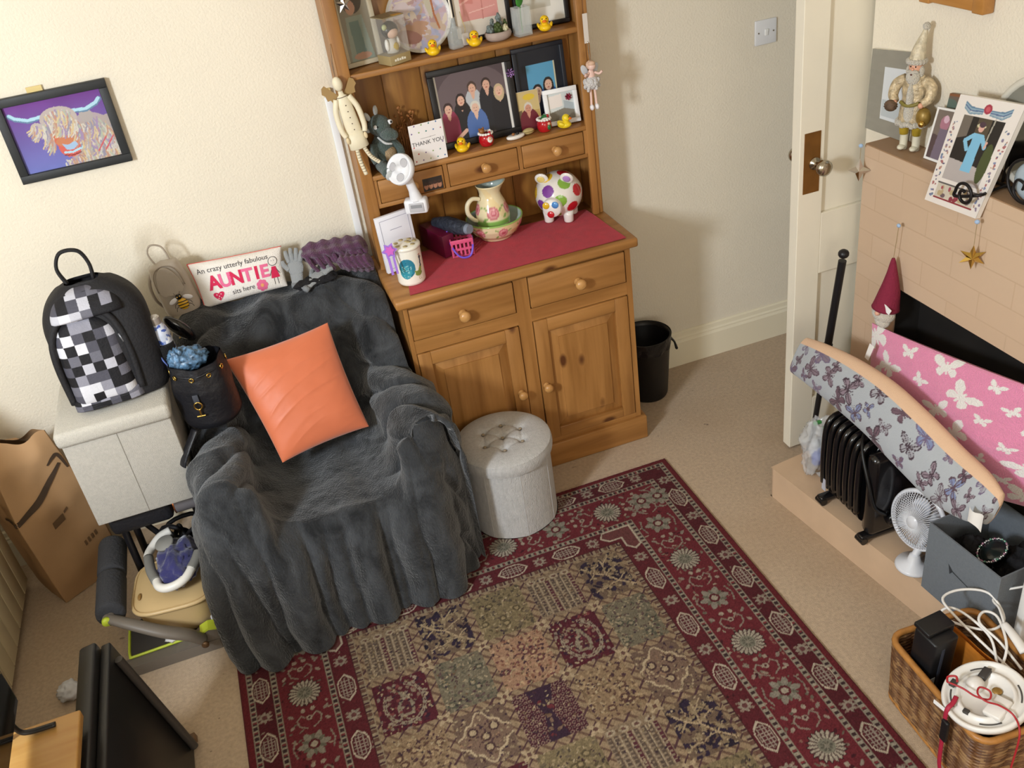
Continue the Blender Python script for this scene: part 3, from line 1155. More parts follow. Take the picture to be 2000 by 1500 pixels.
def figure(P_, x, y, s, hair, skin, top, arms=True, long_hair=False, w=1.0):
    """A simple half-length portrait figure in a photo: shoulders at y, head above, scale s (head height)."""
    P_.ell(x, y - s * .9, s * .95 * w, s * 1.55, top)
    P_.ell(x, y - s * .15, s * .75 * w, s * .45, top)
    P_.poly([(x - s * .95 * w, y - s * .9), (x + s * .95 * w, y - s * .9), (x + s * 1.0 * w, y - s * 4), (x - s * 1.0 * w, y - s * 4)], top)
    P_.poly([(x - s * .25, y + s * .3), (x + s * .25, y + s * .3), (x + s * .14, y - s * .25), (x, y - s * .5), (x - s * .14, y - s * .25)], skin)
    if long_hair:
        P_.ell(x, y + s * .5, s * .56, s * .85, hair)
    P_.ell(x, y + s * .78, s * .50, s * .60, hair)
    P_.ell(x, y + s * .62, s * .38, s * .50, skin)
    P_.ell(x - s * .14, y + s * .70, s * .05, s * .035, '#4a3530')
    P_.ell(x + s * .14, y + s * .70, s * .05, s * .035, '#4a3530')
    P_.ell(x, y + s * .40, s * .13, s * .04, '#a8544e')


Z1, Z2, ZT = 1.4605, 1.1415, 0.825


def art_family(P_, w, h):
    P_.C[...] = lin('#57494c')
    P_.ell(w * .5, h * .6, w * .5, h * .45, '#6a5b5e')
    figure(P_, w * .50, h * .62, h * .15, '#4b3a33', '#d9ab94', '#b9bcc0')
    figure(P_, w * .70, h * .63, h * .15, '#3a2d2a', '#d8aa93', '#2b2b30')
    figure(P_, w * .32, h * .48, h * .15, '#2e2424', '#dcae98', '#2a282b', long_hair=True)
    figure(P_, w * .86, h * .50, h * .15, '#c8b08c', '#dfb49c', '#27262b', long_hair=True)
    figure(P_, w * .13, h * .38, h * .15, '#3c2b2a', '#dcae98', '#8f3350')
    figure(P_, w * .50, h * .32, h * .155, '#d5d0c4', '#e0b8a2', '#5470a8', w=1.15)
    P_.line([(w * .2, h * .02), (w * .33, h * .12)], 0.012, '#dcae98')
    P_.poly([(0, 0), (w * .028, 0), (w * .028, h), (0, h)], '#d9d6cf')
    P_.poly([(w * .965, 0), (w, 0), (w, h), (w * .965, h)], '#e4e0d9')


fam = picture_frame('framed_photo', 'wide black frame with a group photo of six people, middle shelf', 0.285, 0.252, 0.02, 0.016, black_fr, art_family, (0.797, 3.020, Z2), 7)


def bow(parent_name, label, loc, col, r, rz=0):
    b_ = MB(M('foil_' + col[1:], col, 0.25, 0.7))
    for k in range(7):
        a = 2 * PI * k / 7
        b_.tube([(0, 0, 0), (r * .7 * math.cos(a), -r * .25, r * .7 * math.sin(a)), (r * math.cos(a + .3), -r * .5, r * math.sin(a + .3)), (r * .5 * math.cos(a + .5), -r * .5, r * .5 * math.sin(a + .5)), (0, -r * .2, 0)], r * .16, 6, sub=4)
    b_.ball((0, -r * .4, 0), r * .3, 10)
    o = b_.build(parent_name)
    place(o, loc, rz)
    return tag(o, label, 'gift bow')


bow('gift_bow', 'purple foil bow on the corner of the group photo frame', (0.915, 2.977, 1.352), '#8a6a9c', 0.014)


def art_couple(P_, w, h):
    P_.C[...] = lin('#1c2029')
    P_.poly([(w * .2, 0), (w * .86, 0), (w * .86, h * .80), (w * .2, h * .80)], '#5a9cc0')
    P_.poly([(w * .82, 0), (w * .86, 0), (w * .86, h * .80), (w * .82, h * .80)], '#c9c3a6')
    figure(P_, w * .66, h * .40, h * .145, '#2b2422', '#d8b09a', '#27488c', long_hair=True)
    figure(P_, w * .40, h * .33, h * .145, '#241f20', '#dcb7a4', '#1e2236')


picture_frame('framed_photo', 'dark navy frame with a photo of two people on blue, middle shelf', 0.180, 0.262, 0.014, 0.014, M('navy_frame', '#22252d', 0.4), art_couple, (1.036, 3.030, Z2), 5)


def art_lady(P_, w, h):
    P_.C[...] = lin('#b99a5e')
    P_.poly([(0, h * .5), (w, h * .5), (w, h), (0, h)], '#c9b17a')
    P_.ell(w * .6, h * .85, w * .25, h * .08, '#d9b93a')
    P_.poly([(0, 0), (w * .25, 0), (w * .25, h * .55), (0, h * .5)], '#6f5a40')
    figure(P_, w * .52, h * .42, h * .22, '#cfc6ba', '#c98f78', '#6b1f2b', w=1.25)


pc = thing('loose_photo', 'small unframed photo of a person in a maroon top, propped on middle shelf', 'photo', (0.972, 3.006, Z2), -4, rx=-8)
painted('print', pc, 0.082, 0.128, lambda P_: art_lady(P_, 0.082, 0.128))
MB(M('photo_card', '#e6e0d2', 0.6)).box(-0.042, 0.042, 0.0006, 0.0022, 0, 0.129).build('backing', pc)


def art_mirror(P_, w, h):
    P_.C[...] = lin('#cdd2d0')
    P_.poly([(w * .05, h * .45), (w * .55, h * .5), (w * .55, h * .95), (w * .05, h * .9)], '#e9dfd8')
    P_.poly([(0, 0), (w, 0), (w, h * .3), (w * .6, h * .42), (0, h * .3)], '#7d776b')
    P_.poly([(w * .6, h * .42), (w, h * .3), (w, h * .55), (w * .62, h * .7)], '#a9b3b8')


picture_frame('framed_photo', 'small white picture frame at the right end of the middle shelf', 0.118, 0.118, 0.015, 0.012, M('white_frame', '#f2f2f2', 0.3), art_mirror, (1.085, 2.992, Z2), 14, -6)
bow('gift_bow', 'small red foil bow on the small white frame', (1.112, 3.000, 1.228), '#9c2d48', 0.011)


# top shelf pictures
def art_old(P_, w, h):
    P_.C[...] = lin('#8b8270')
    P_.ell(w * .5, h * .85, w * .35, h * .2, '#4e4438')
    P_.ell(w * .42, h * .74, w * .16, h * .10, '#b98d75')
    P_.poly([(w * .1, 0), (w * .9, 0), (w * .75, h * .62), (w * .2, h * .62)], '#8f9688')
    P_.poly([(w * .3, h * .1), (w * .65, h * .1), (w * .6, h * .55), (w * .28, h * .55)], '#6f8078')
    P_.ell(w * .5, h * .06, w * .3, h * .05, '#b58c76')


picture_frame('framed_photo', 'pale wooden frame with a faded portrait at the left end of top shelf', 0.125, 0.235, 0.014, 0.016, M('pale_wood_frame', '#c2b59a', 0.5, var=0.1, vscale=15), art_old, (0.468, 3.022, Z1), 6, 12)


def art_pink(P_, w, h):
    P_.C[...] = lin('#d9cdbd')
    P_.poly([(w * .14, h * .2), (w * .86, h * .2), (w * .86, h), (w * .14, h)], '#d4938c')
    P_.poly([(w * .14, h * .44), (w * .4, h * .40), (w * .44, h), (w * .14, h)], '#c98078')
    P_.line([(w * .15, h * .42), (w * .42, h * .50)], .006, '#e0aaa0')
    P_.poly([(w * .2, h * .55), (w * .34, h * .55), (w * .34, h * .9), (w * .2, h * .9)], '#8f6e66')
    P_.line([(w * .55, h * .2), (w * .6, h)], .004, '#c07a73')
    P_.line([(w * .3, h * .3), (w * .8, h * .34)], .003, '#e3b4aa')


picture_frame('framed_photo', 'black frame with a pink toned picture in the middle of top shelf', 0.195, 0.26, 0.013, 0.016, black_fr, art_pink, (0.858, 3.030, Z1), 5)


def art_bw(P_, w, h):
    P_.C[...] = lin('#e6e2d8')
    P_.poly([(w * .1, h * .2), (w * .72, h * .2), (w * .72, h), (w * .1, h)], '#8f8c84')
    for k in range(26):
        P_.line([(w * rs.uniform(.12, .7), h * rs.uniform(.3, .95)), (w * rs.uniform(.12, .7), h * rs.uniform(.3, .95))], 0.002, rs.choice(['#5f5c56', '#b5b2a9', '#77746d']))
    P_.poly([(w * .1, h * .2), (w * .72, h * .2), (w * .72, h * .34), (w * .1, h * .38)], '#c9c5b8')


picture_frame('framed_photo', 'black frame with a grey landscape picture at the right of top shelf', 0.178, 0.25, 0.012, 0.02, black_fr, art_bw, (1.058, 3.026, Z1), 5, -3)

# ------------------------------------------------------------------ decorative plate
pl = thing('decorative_plate', 'round iridescent plate with a pastel fairy picture leaning on top shelf', 'plate', (0.660, 3.010, Z1), 0, rx=-13)
R_ = 0.102
rr, aa = np.meshgrid(np.linspace(0, R_, 60), np.linspace(0, 2 * PI, 181)[:-1], indexing='ij')
xx, zz = rr * np.cos(aa), rr * np.sin(aa) + R_
P = Paint(xx, zz - R_, '#b3a0ac')
for k in range(120):
    x, y = rs.gauss(0, .05), rs.gauss(0, .05)
    P.ell(x, y, rs.uniform(.01, .03), rs.uniform(.004, .012), rs.choice(['#b59aa0', '#a98a86', '#c4b6b8', '#a5a3b8', '#b7a08c', '#c9b9a8', '#9c9db0']), rs.uniform(0, PI))
for k in range(9):
    a = -2.6 + k * .3
    P.ell(-.025 + .03 * math.cos(a), -.012 + .03 * math.sin(a), .024, .008, '#b08a72', a)
P.ell(-.05, .03, .03, .02, '#c4b3b2', .5)
P.ell(-.04, -.05, .04, .02, '#94695e', -.3)
P.ell(.035, .06, .010, .07, '#b9b09c', .12)
P.line([(.05, .06), (.052, .0), (.06, -.04)], .006, '#a5653f')
ring_ = np.hypot(P.U, P.V)
P.put(ring_ > .090, '#c2b8bd')
P.put(ring_ > .099, '#9a8f8a')
depth = -0.003 - 0.009 * np.clip((rr - .068) / .034, 0, 1) ** 1.3
npgrid('face', np.stack([xx, depth, zz], -1), VC('glazed_plate', 0.18, coat=0.5), P.C, pl, closed_v=True)
bk = MB(M('plate_back', '#c9c2b6', 0.35)).at(T(0, 0, R_) @ rot(90, 0, 0))
bk.lathe([(0.0, 0.0), (0.066, 0.0), (0.102, 0.012), (0.1025, 0.0125)], 60, close=False)
bk.build('plate_underside', pl)

# ------------------------------------------------------------------ rubber ducks
yel = M('duck_yellow', '#f0c318', 0.35, coat=0.2)
orm = M('duck_orange', '#e8761a', 0.4)
eye_m = M('eye_black', '#151313', 0.2)


def duck(label, loc, rz, s=1.0, yel_=None):
    t = thing('rubber_duck', label, 'rubber duck', loc, rz, 'rubber ducks on the dresser')
    t.scale = (s, s, s)
    b_ = MB(yel_ or yel)
    # rounded hull, wider behind, upturned tail; local -y is forward
    def hull(u, v):
        a, t_ = 2 * PI * u, PI * v
        r = math.sin(t_)
        x = 0.0195 * r * math.cos(a)
        y = 0.024 * r * math.sin(a)
        z = 0.0125 - 0.0125 * math.cos(t_)
        if y > 0.008 and z > 0.012:
            z += (y - 0.008) * 0.55
        return (x, y, z)
    b_.grid(hull, 24, 14, cu=True)
    b_.ball((0, -0.007, 0.034), (0.0135, 0.0135, 0.0135), 18)
    b_.cyl((0, -0.006, 0.018), (0, -0.007, 0.028), 0.010, 0.009)
    b_.build('body', t)
    for sx in (-1, 1):
        MB(yel_ or yel).at(T(sx * 0.0185, 0.004, 0.017) @ rot(20, sx * 25, 0)).ball((0, 0, 0), (0.005, 0.012, 0.008), 12).build('wing', t)
    MB(orm).ball((0, -0.0215, 0.0315), (0.0075, 0.006, 0.0026), 12).ball((0, -0.021, 0.0345), (0.0062, 0.005, 0.0024), 12).build('beak', t)
    for sx in (-1, 1):
        MB(eye_m).ball((sx * 0.0058, -0.0185, 0.039), 0.002, 8).build('eye', t)
    return t


duck('yellow rubber duck in front of the pastel plate on top shelf', (0.671, 2.945, Z1), -10, 1.05)
duck('yellow rubber duck between the glass bottle and the plant bowl, top shelf', (0.806, 2.947, Z1), -14, 1.05)
duck('yellow rubber duck at the right end of top shelf before grey picture', (1.04, 2.950, Z1), -20, 1.05)
duck('yellow rubber duck to the right of the thank you card', (0.716, 2.955, Z2), -25, 1.08)
duck('yellow rubber duck in front of the small white frame', (1.072, 2.950, Z2), 50, 1.0, M('duck_lemon', '#ecd02a', 0.35, coat=0.2))

# ------------------------------------------------------------------ boxed doll on the top shelf
bx = thing('boxed_doll', 'small black haired doll in a clear gift box on top shelf', 'toy', (0.553, 2.968, Z1), 22)
MB(M('box_card', '#a08c62', 0.5)).box(-0.038, 0.038, -0.034, 0.034, 0, 0.028, 0.001).build('box_base', bx)
cf = M('clear_film', '#d6d2c8', 0.08, alpha=0.22)
MB(cf).box(-0.0378, 0.0378, -0.0338, 0.0338, 0.028, 0.135).build('window_film', bx)
MB(M('box_top', '#8f7f60', 0.5, alpha=1)).box(-0.038, 0.038, -0.034, 0.034, 0.135, 0.138).use(M('box_label', '#c9952c', 0.5)).box(0.002, 0.03, -0.0345, -0.015, 0.1378, 0.1388).build('box_lid', bx)
hair_m = M('doll_hair', '#17161a', 0.3)
dl = MB(hair_m).ball((0, 0, 0.095), (0.027, 0.024, 0.026), 20)
dl.use(M('doll_skin', '#dcb9a4', 0.5)).ball((0, -0.010, 0.089), (0.020, 0.017, 0.018), 18)
dl.use(M('doll_dress', '#cfcabf', 0.6)).lathe([(0.008, 0.028), (0.019, 0.03), (0.017, 0.05), (0.012, 0.074)], 18)
dl.use(M('doll_sash', '#b99c2c', 0.5)).ball((0.004, -0.012, 0.046), (0.012, 0.008, 0.014), 12)
dl.use(M('doll_sleeve', '#f0eee8', 0.5)).ball((-0.021, -0.005, 0.055), (0.007, 0.007, 0.018), 12).ball((0.021, -0.002, 0.055), (0.007, 0.007, 0.018), 12)
dl.use(M('doll_flower', '#b9c08a', 0.5)).ball((-0.024, -0.012, 0.108), (0.009, 0.006, 0.009), 10)
dl.build('doll', bx)
lb = MB(M('print_white', '#e8e2d2', 0.5))
for k in range(5):
    lb.box(-0.022 + k * 0.0085, -0.016 + k * 0.0085, -0.0348, -0.0341, 0.010, 0.016 + 0.002 * (k % 2))
lb.build('lettering', bx)

# ------------------------------------------------------------------ glass bottle, succulents, vase
gt = thing('glass_bottle', 'square clear glass bottle with a slim neck on top shelf', 'bottle', (0.752, 2.972, Z1), 12)
gl = MB(glass_m)
gl.box(-0.021, 0.021, -0.016, 0.016, 0.0, 0.062, 0.006)
gl.lathe([(0.015, 0.058), (0.009, 0.068), (0.0075, 0.085), (0.0085, 0.088), (0.0085, 0.092)], 18)
gl.build('body', gt)
MB(M('ribbon_white', '#e8e1d2', 0.4)).tube([(0, 0, 0.09), (0.001, 0.002, 0.115), (-0.001, 0.003, 0.15)], [0.004, 0.003, 0.003], 8).build('stopper', gt)
tgm = thing('gift_tag', 'small shiny white tag propped behind the glass bottle', 'tag', (0.790, 2.987, Z1), 5, rx=-8)
MB(M('tag_silver', '#dcd8d6', 0.25, 0.3)).box(-0.012, 0.012, -0.002, 0, 0, 0.036, 0.001).use(M('tag_gold', '#c8b27a', 0.3, 0.6)).tube([(0, -0.001, 0.036), (0.004, -0.001, 0.05), (0, 0, 0.072), (-0.003, 0, 0.1)], 0.0012, 6).build('card', tgm)

sb = thing('succulent_bowl', 'pinkish grey stone bowl of artificial succulents on top shelf', 'plant', (0.889, 2.966, Z1))
MB(M('bowl_stone', '#a8968c', 0.7, var=0.1, vscale=30)).lathe([(0.028, 0.0), (0.040, 0.008), (0.044, 0.018), (0.041, 0.027), (0.038, 0.028), (0.036, 0.024), (0.0, 0.022)], 28, 1.0, 0.75).build('bowl', sb)
lm1, lm2, lm3 = M('succulent_grey', '#6d7673', 0.6), M('succulent_green', '#3f4d22', 0.6), M('succulent_cream', '#cfc7a2', 0.6)
k_ = 0
for cx, cy, n_, mm, rr_, hh in ((-0.024, 0.0, 10, lm1, 0.017, 0.04), (0.0, -0.006, 12, lm2, 0.019, 0.046), (0.024, -0.004, 9, lm3, 0.014, 0.036), (0.01, 0.010, 12, lm1, 0.016, 0.072), (-0.012, 0.012, 9, lm1, 0.014, 0.058), (0.030, 0.012, 8, lm2, 0.012, 0.05)):
    s_ = MB(mm)
    for k in range(n_):
        a = k * 2.4
        f_ = 1 - k / n_ * 0.6
        s_.at(T(cx, cy, 0.024) @ rot(0, 0, math.degrees(a)) @ T(rr_ * .55 * f_, 0, (hh - 0.024) * k / n_) @ rot(0, -35, 0)).ball((0, 0, 0.004), (rr_ * .52, rr_ * .34, 0.008), 8)
    s_.build('succulent', sb)

vs = thing('glass_vase', 'square glass vase with a green leaf on top shelf', 'vase', (0.969, 2.962, Z1), 8)
g = MB(glass_m)
g.box(-0.024, 0.024, -0.02, 0.02, 0.0, 0.006)
for x0, x1, y0, y1 in ((-0.024, -0.020, -0.02, 0.02), (0.020, 0.024, -0.02, 0.02), (-0.02, 0.02, -0.02, -0.0165), (-0.02, 0.02, 0.0165, 0.02)):
    g.box(x0, x1, y0, y1, 0.006, 0.085)
g.build('vase', vs)
lf = MB(M('leaf_green', '#3f8a35', 0.4, var=0.2, vscale=40))
lf.tube([(0, 0, 0.008), (0, 0.002, 0.05), (0.001, 0.0, 0.085)], 0.002, 8)
lf.at(T(0, -0.002, 0.106) @ rot(10, 0, 20)).ball((0, 0, 0), (0.017, 0.004, 0.022), 16)
lf.at(T(0, -0.002, 0.128) @ rot(10, 0, 20)).ball((0, 0, 0), (0.006, 0.003, 0.012), 10)
lf.build('leaf', vs)

# ------------------------------------------------------------------ middle shelf figures
pot_red, pot_wh = M('glaze_red', '#b3121f', 0.15, coat=0.6), M('glaze_white', '#eee8e0', 0.15, coat=0.6)
skin_m, green_m, brown_m = M('glaze_skin', '#e0ab8c', 0.2), M('glaze_green', '#2f6b3c', 0.2), M('glaze_brown', '#8d5a2d', 0.3)


def xmas_pot(label, loc, rz, kind):
    t = thing('christmas_pot', label, 'ornament', loc, rz, 'small Christmas pots on the middle shelf')
    MB(pot_red).lathe([(0.016, 0), (0.021, 0.003), (0.025, 0.016), (0.024, 0.03), (0.020, 0.040), (0.018, 0.040), (0.017, 0.03), (0.0, 0.028)], 28).build('pot', t)
    r_ = MB(pot_wh)
    for k in range(14):
        a = 2 * PI * k / 14
        r_.ball((0.021 * math.cos(a), 0.021 * math.sin(a), 0.042), (0.006, 0.006, 0.0045), 8)
    r_.build('fur_rim', t)
    f = MB(pot_wh if kind else green_m)
    if kind:
        f.ball((0.006, -0.022, 0.024), (0.010, 0.006, 0.011), 12).use(skin_m).ball((0.006, -0.026, 0.028), (0.006, 0.004, 0.005), 10)
        f.use(pot_red).cyl((0.006, -0.022, 0.033), (0.010, -0.016, 0.052), 0.008, 0.002).use(pot_wh).ball((0.011, -0.016, 0.053), 0.004, 8)
        f.use(brown_m).ball((-0.012, 0.0, 0.050), 0.010, 12).ball((-0.019, 0.0, 0.057), 0.004, 8).ball((-0.006, 0.0, 0.059), 0.004, 8)
    else:
        f.ball((0.008, -0.022, 0.018), (0.007, 0.006, 0.010), 12).use(skin_m).ball((0.008, -0.025, 0.030), (0.005, 0.004, 0.005), 10)
        f.use(green_m).cyl((0.0, 0.0, 0.036), (0.006, -0.002, 0.056), 0.016, 0.006).use(pot_red).ball((0.012, -0.004, 0.05), 0.006, 10).use(pot_wh).ball((0.0, -0.013, 0.045), (0.014, 0.004, 0.004), 8)
    f.build('figure', t)


xmas_pot('red ceramic pot with a white bearded face and teddy on middle shelf', (0.801, 2.962, Z2), 0, True)
xmas_pot('red ceramic pot with a small green elf before the small white frame', (1.007, 2.966, Z2), 0, False)
wd = thing('trinket_dish', 'low white oval china dish between the two red pots', 'dish', (0.902, 2.962, Z2), 10)
MB(pot_wh).lathe([(0.024, 0.0), (0.033, 0.004), (0.034, 0.010), (0.028, 0.013), (0.0, 0.011)], 28, 1.0, 0.5).build('dish', wd)
MB(brown_m).ball((-0.008, 0, 0.016), (0.006, 0.005, 0.005), 10).build('trinket', wd)
MB(eye_m).ball((0.008, 0, 0.016), (0.006, 0.005, 0.006), 10).build('trinket', wd)
w2 = thing('pebble', 'small buff oval pebble standing behind the white china dish', 'ornament', (0.952, 2.975, Z2), 12)
MB(M('pebble_buff', '#c0aa74', 0.5, var=0.2, vscale=40)).ball((0, 0, 0.010), (0.022, 0.014, 0.010), 16).build('stone', w2)
MB(M('pebble_band', '#7a6a3a', 0.5)).tube([(0.0222 * math.cos(a), 0.0142 * math.sin(a), 0.011) for a in [2 * PI * k / 12 for k in range(12)]], 0.0012, 6, closed=True, sub=2).build('painted_band', w2)

# ------------------------------------------------------------------ thank you card
ct = thing('greeting_card', 'white spotted thank you card standing on the middle shelf edge', 'greeting card', (0.603, 2.938, Z2), 4)


def art_card(P_):
    P_.C[...] = lin('#f1ecea')
    cols = ['#c23b3b', '#2f7f7a', '#d07a30', '#6a4a8c', '#3c6fa8', '#b0934a', '#7a9a4a', '#b85a78']
    k = 0
    for j in range(6):
        for i in range(5):
            x, y = 0.008 + i * 0.0245 + (0.012 if j % 2 else 0), 0.010 + j * 0.0225
            if 0.052 < y < 0.078 and 0.015 < x < 0.1:
                continue
            P_.ell(x, y, 0.0024, 0.0024, cols[(k * 3 + j) % 8])
            k += 1
    P_.line([(0.035, 0.079), (0.085, 0.080)], 0.0012, '#8f8a88')


painted('front_panel', ct, 0.114, 0.127, art_card, 0.0011)
v, f = text_data('THANK YOU', 0.0185, 0.0)
MB(M('card_ink', '#4d4a4c', 0.6)).raw([(x, -0.0006, 0.064 + y) for x, y, z in v], f).build('lettering', ct)
MB(M('card_back', '#e2d8c8', 0.7)).raw([(-0.057, 0.0004, 0), (-0.057, 0.0004, 0.127), (0.057, 0.0004, 0.127), (0.057, 0.0004, 0), (-0.040, 0.06, 0), (-0.040, 0.06, 0.127)], [(0, 1, 2, 3), (0, 4, 5, 1)]).build('back_panel', ct)

# ------------------------------------------------------------------ dinosaur soft toy
dg = M('knit_green', '#4f5d58', 0.95, var=0.12, vscale=160, bump=0.8, bscale=260, sheen=0.3)
dlt = M('knit_pale', '#c2c4c4', 0.95, bump=0.5, bscale=260)
dtan = M('knit_tan', '#a8906f', 0.95, var=0.1, vscale=160, bump=0.6, bscale=260)
dn = thing('dinosaur_toy', 'knitted grey green dinosaur soft toy sitting at left of middle shelf', 'soft toy', (0.462, 2.972, Z2), 14)
b_ = MB(dg).ball((0, 0, 0.057), (0.040, 0.036, 0.055), 20).ball((0, 0, 0.047), (0.044, 0.038, 0.045), 20)
b_.ball((0.004, -0.004, 0.100), (0.028, 0.028, 0.026), 16)
b_.tube([(0.0, 0.03, 0.02), (0.02, 0.055, 0.024), (0.05, 0.06, 0.026)], [0.018, 0.016, 0.006], 12)
b_.build('body', dn)
MB(dtan).ball((0.006, -0.014, 0.048), (0.031, 0.028, 0.034), 18).build('belly', dn)
hd = MB(dg).ball((0.0, -0.006, 0.142), (0.036, 0.038, 0.033), 20).ball((0.010, -0.040, 0.118), (0.026, 0.030, 0.020), 18).ball((0.02, -0.056, 0.116), (0.016, 0.014, 0.016), 14)
hd.build('head', dn)
MB(dlt).tube([(-0.024, -0.034, 0.116), (-0.014, -0.060, 0.100), (0.006, -0.066, 0.094)], [0.003, 0.004, 0.003], 8).build('mouth_stripe', dn)
for x, y, z in ((-0.020, -0.030, 0.146), (0.028, -0.030, 0.150)):
    e = MB(M('felt_white', '#e8e8ea', 0.8)).ball((x, y, z), (0.010, 0.007, 0.008), 12).build('eye', dn)
    MB(eye_m).ball((x + 0.002, y - 0.006, z + 0.001), (0.004, 0.003, 0.004), 10).build('pupil', e)
for x, y, z, a in ((-0.026, 0.0, 0.166, -25), (0.002, 0.006, 0.176, 5), (-0.036, 0.0, 0.132, -60)):
    MB(dlt).at(T(x, y, z) @ rot(0, a, 0)).ball((0, 0, 0.010), (0.008, 0.006, 0.017), 12).build('spike', dn)
for sx in (-1, 1):
    MB(dg).tube([(sx * 0.030, -0.006, 0.085), (sx * 0.046, -0.022, 0.06), (sx * 0.044, -0.036, 0.04)], [0.014, 0.013, 0.012], 12).build('arm', dn)
    L = MB(dg).tube([(sx * 0.024, -0.010, 0.022), (sx * 0.030, -0.050, 0.021), (sx * 0.032, -0.078, 0.012)], [0.020, 0.019, 0.019], 12).build('leg', dn)
    MB(dlt).at(T(sx * 0.032, -0.094, 0.008) @ rot(15, 0, 0)).ball((0, 0, 0), (0.018, 0.006, 0.018), 14).build('foot_pad', L)

# dried flowers behind the toy
df = MB(M('dried_copper', '#9a6436', 0.6, var=0.3, vscale=40))
for k in range(26):
    x0, y0 = rs.uniform(-.01, .01), rs.uniform(-.006, .006)
    x1, y1, z1 = rs.uniform(-.035, .045), rs.uniform(-.012, .012), rs.uniform(.05, .17)
    df.tube([(x0, y0, 0), ((x0 + x1) / 2, y0, z1 * .6), (x1, y1, z1)], [0.0016, 0.0014, 0.001], 5, sub=3)
    df.at(T(x1, y1, z1) @ rot(rs.uniform(0, 60), rs.uniform(0, 60), rs.uniform(0, 360))).ball((0, 0, 0), (0.008, 0.0035, 0.005), 6).at()
o = df.build('dried_flowers')
place(o, (0.548, 3.035, Z2))
tag(o, 'spray of coppery dried flowers behind the dinosaur toy', 'dried flowers')

# ------------------------------------------------------------------ hanging wooden angel doll, star, fairy
cr = M('angel_cream', '#e3d8bc', 0.5, var=0.05, vscale=30)
an = thing('angel_doll', 'long legged cream wooden angel doll hanging on the left dresser post', 'hanging ornament', (0.388, 2.905, 1.20), 0, ry=-7)
tb = MB(cr)
tb.lathe([(0.022, 0.065), (0.025, 0.09), (0.024, 0.13), (0.021, 0.19), (0.016, 0.212), (0.008, 0.218), (0.007, 0.228)], 20, 1, .55)
tb.lathe([(0.027, 0.048), (0.030, 0.05), (0.0275, 0.098), (0.02, 0.10)], 20, 1, .6)
tb.ball((0, 0, 0.250), (0.015, 0.014, 0.022), 16)
tb.build('body', an)
bt = MB(M('button_brown', '#6b5a4a', 0.5))
for k in range(5):
    bt.ball((0.001, -0.0135 + 0.001 * k * .3, 0.11 + k * 0.019), (0.002, 0.0015, 0.002), 8)
for z, r in ((0.211, 0.0165), ):
    bt.tube([(r * math.cos(a), r * .56 * math.sin(a), z) for a in [2 * PI * k / 12 for k in range(12)]], 0.0012, 6, closed=True, sub=2)
bt.build('buttons', an)
for sx in (-1, 1):
    a_ = MB(cr).tube([(sx * 0.020, 0, 0.208), (sx * 0.034, -0.004, 0.17), (sx * 0.036, -0.008, 0.12), (sx * 0.030, -0.012, 0.095)], [0.0085, 0.0088, 0.0085, 0.0075], 12).build('arm', an)
    MB(M('angel_hand', '#dcc79f', 0.5)).ball((sx * 0.0285, -0.013, 0.083), (0.006, 0.005, 0.011), 12).build('hand', a_)
    wv = [(0.006, 0), (0.040, 0.042), (0.050, 0.036), (0.054, 0.020), (0.046, 0.012), (0.044, -0.004), (0.034, -0.004), (0.030, -0.018), (0.018, -0.012)]
    MB(M('wing_tan', '#9f8050', 0.6)).at(T(0, 0.012, 0.212) @ rot(90, 0, 0)).prism([(sx * x, y) for x, y in wv], -0.002, 0.002).build('wing', an)
    Lp = [(sx * 0.010, -0.004, 0.055), (sx * 0.013, -0.006, 0.01), (sx * 0.014 + 0.004, -0.010, -0.035)] if sx < 0 else [(0.010, -0.004, 0.055), (0.022, -0.008, 0.015), (0.042, -0.012, -0.012)]
    MB(cr).tube(Lp, 0.0062, 12).build('leg', an)
    st = MB(M('stripe_brown', '#a2937c', 0.6))
    for k in range(9):
        t_ = (k + .7) / 10
        q = Vector(Lp[0]) * (1 - t_) ** 2 + Vector(Lp[1]) * 2 * t_ * (1 - t_) + Vector(Lp[2]) * t_ ** 2
        q = (Vector(Lp[0]).lerp(Vector(Lp[1]), t_ * 2) if t_ < .5 else Vector(Lp[1]).lerp(Vector(Lp[2]), t_ * 2 - 1)) * .7 + q * .3
        st.cyl(q - Vector((0, 0, 0.0012)), q + Vector((0, 0, 0.0012)), 0.0066, n=12)
    st.build('stripes', an)
MB(M('string_brown', '#6b5a44', 0.8)).tube([(0, 0.004, 0.27), (0.01, 0.01, 0.32), (0.02, 0.016, 0.36)], 0.0008, 6).build('hanging_loop', an)

silver = M('ornament_silver', '#cfc9c4', 0.12, 1.0)
goldm = M('ornament_gold', '#cfae5e', 0.18, 1.0)


def star(name, label, loc, mat, r, rz, string=0.06, six=5, extra=None, ry=0):
    t = thing(name, label, 'hanging ornament', loc, rz, ry=ry)
    s_ = MB(mat)
    ring = []
    for k in range(six * 2):
        a = PI / 2 + PI * k / six
        q = r if k % 2 == 0 else r * 0.42
        ring.append((q * math.cos(a), 0, q * math.sin(a)))
    n_ = len(ring)
    s_.raw(ring + [(0, -r * .34, 0), (0, r * .34, 0)], [(k, (k + 1) % n_, n_) for k in range(n_)] + [((k + 1) % n_, k, n_ + 1) for k in range(n_)])
    s_.build('star', t)
    MB(M('ornament_thread', '#a89470', 0.5, 0.4)).tube([(0, 0, r), (0, 0.002, r + string * .5), (0, 0, r + string)], 0.0009, 6).build('thread', t)
    if extra:
        MB(M('blue_tack', '#9fb8d8', 0.7)).ball((0, 0, r + string), (0.0065, 0.004, 0.006), 10).build('tack_blob', t)
    return t


star('star_ornament', 'silver star ornament hanging on the left dresser post near the top', (0.424, 2.905, 1.662), silver, 0.026, 15, 0.08)

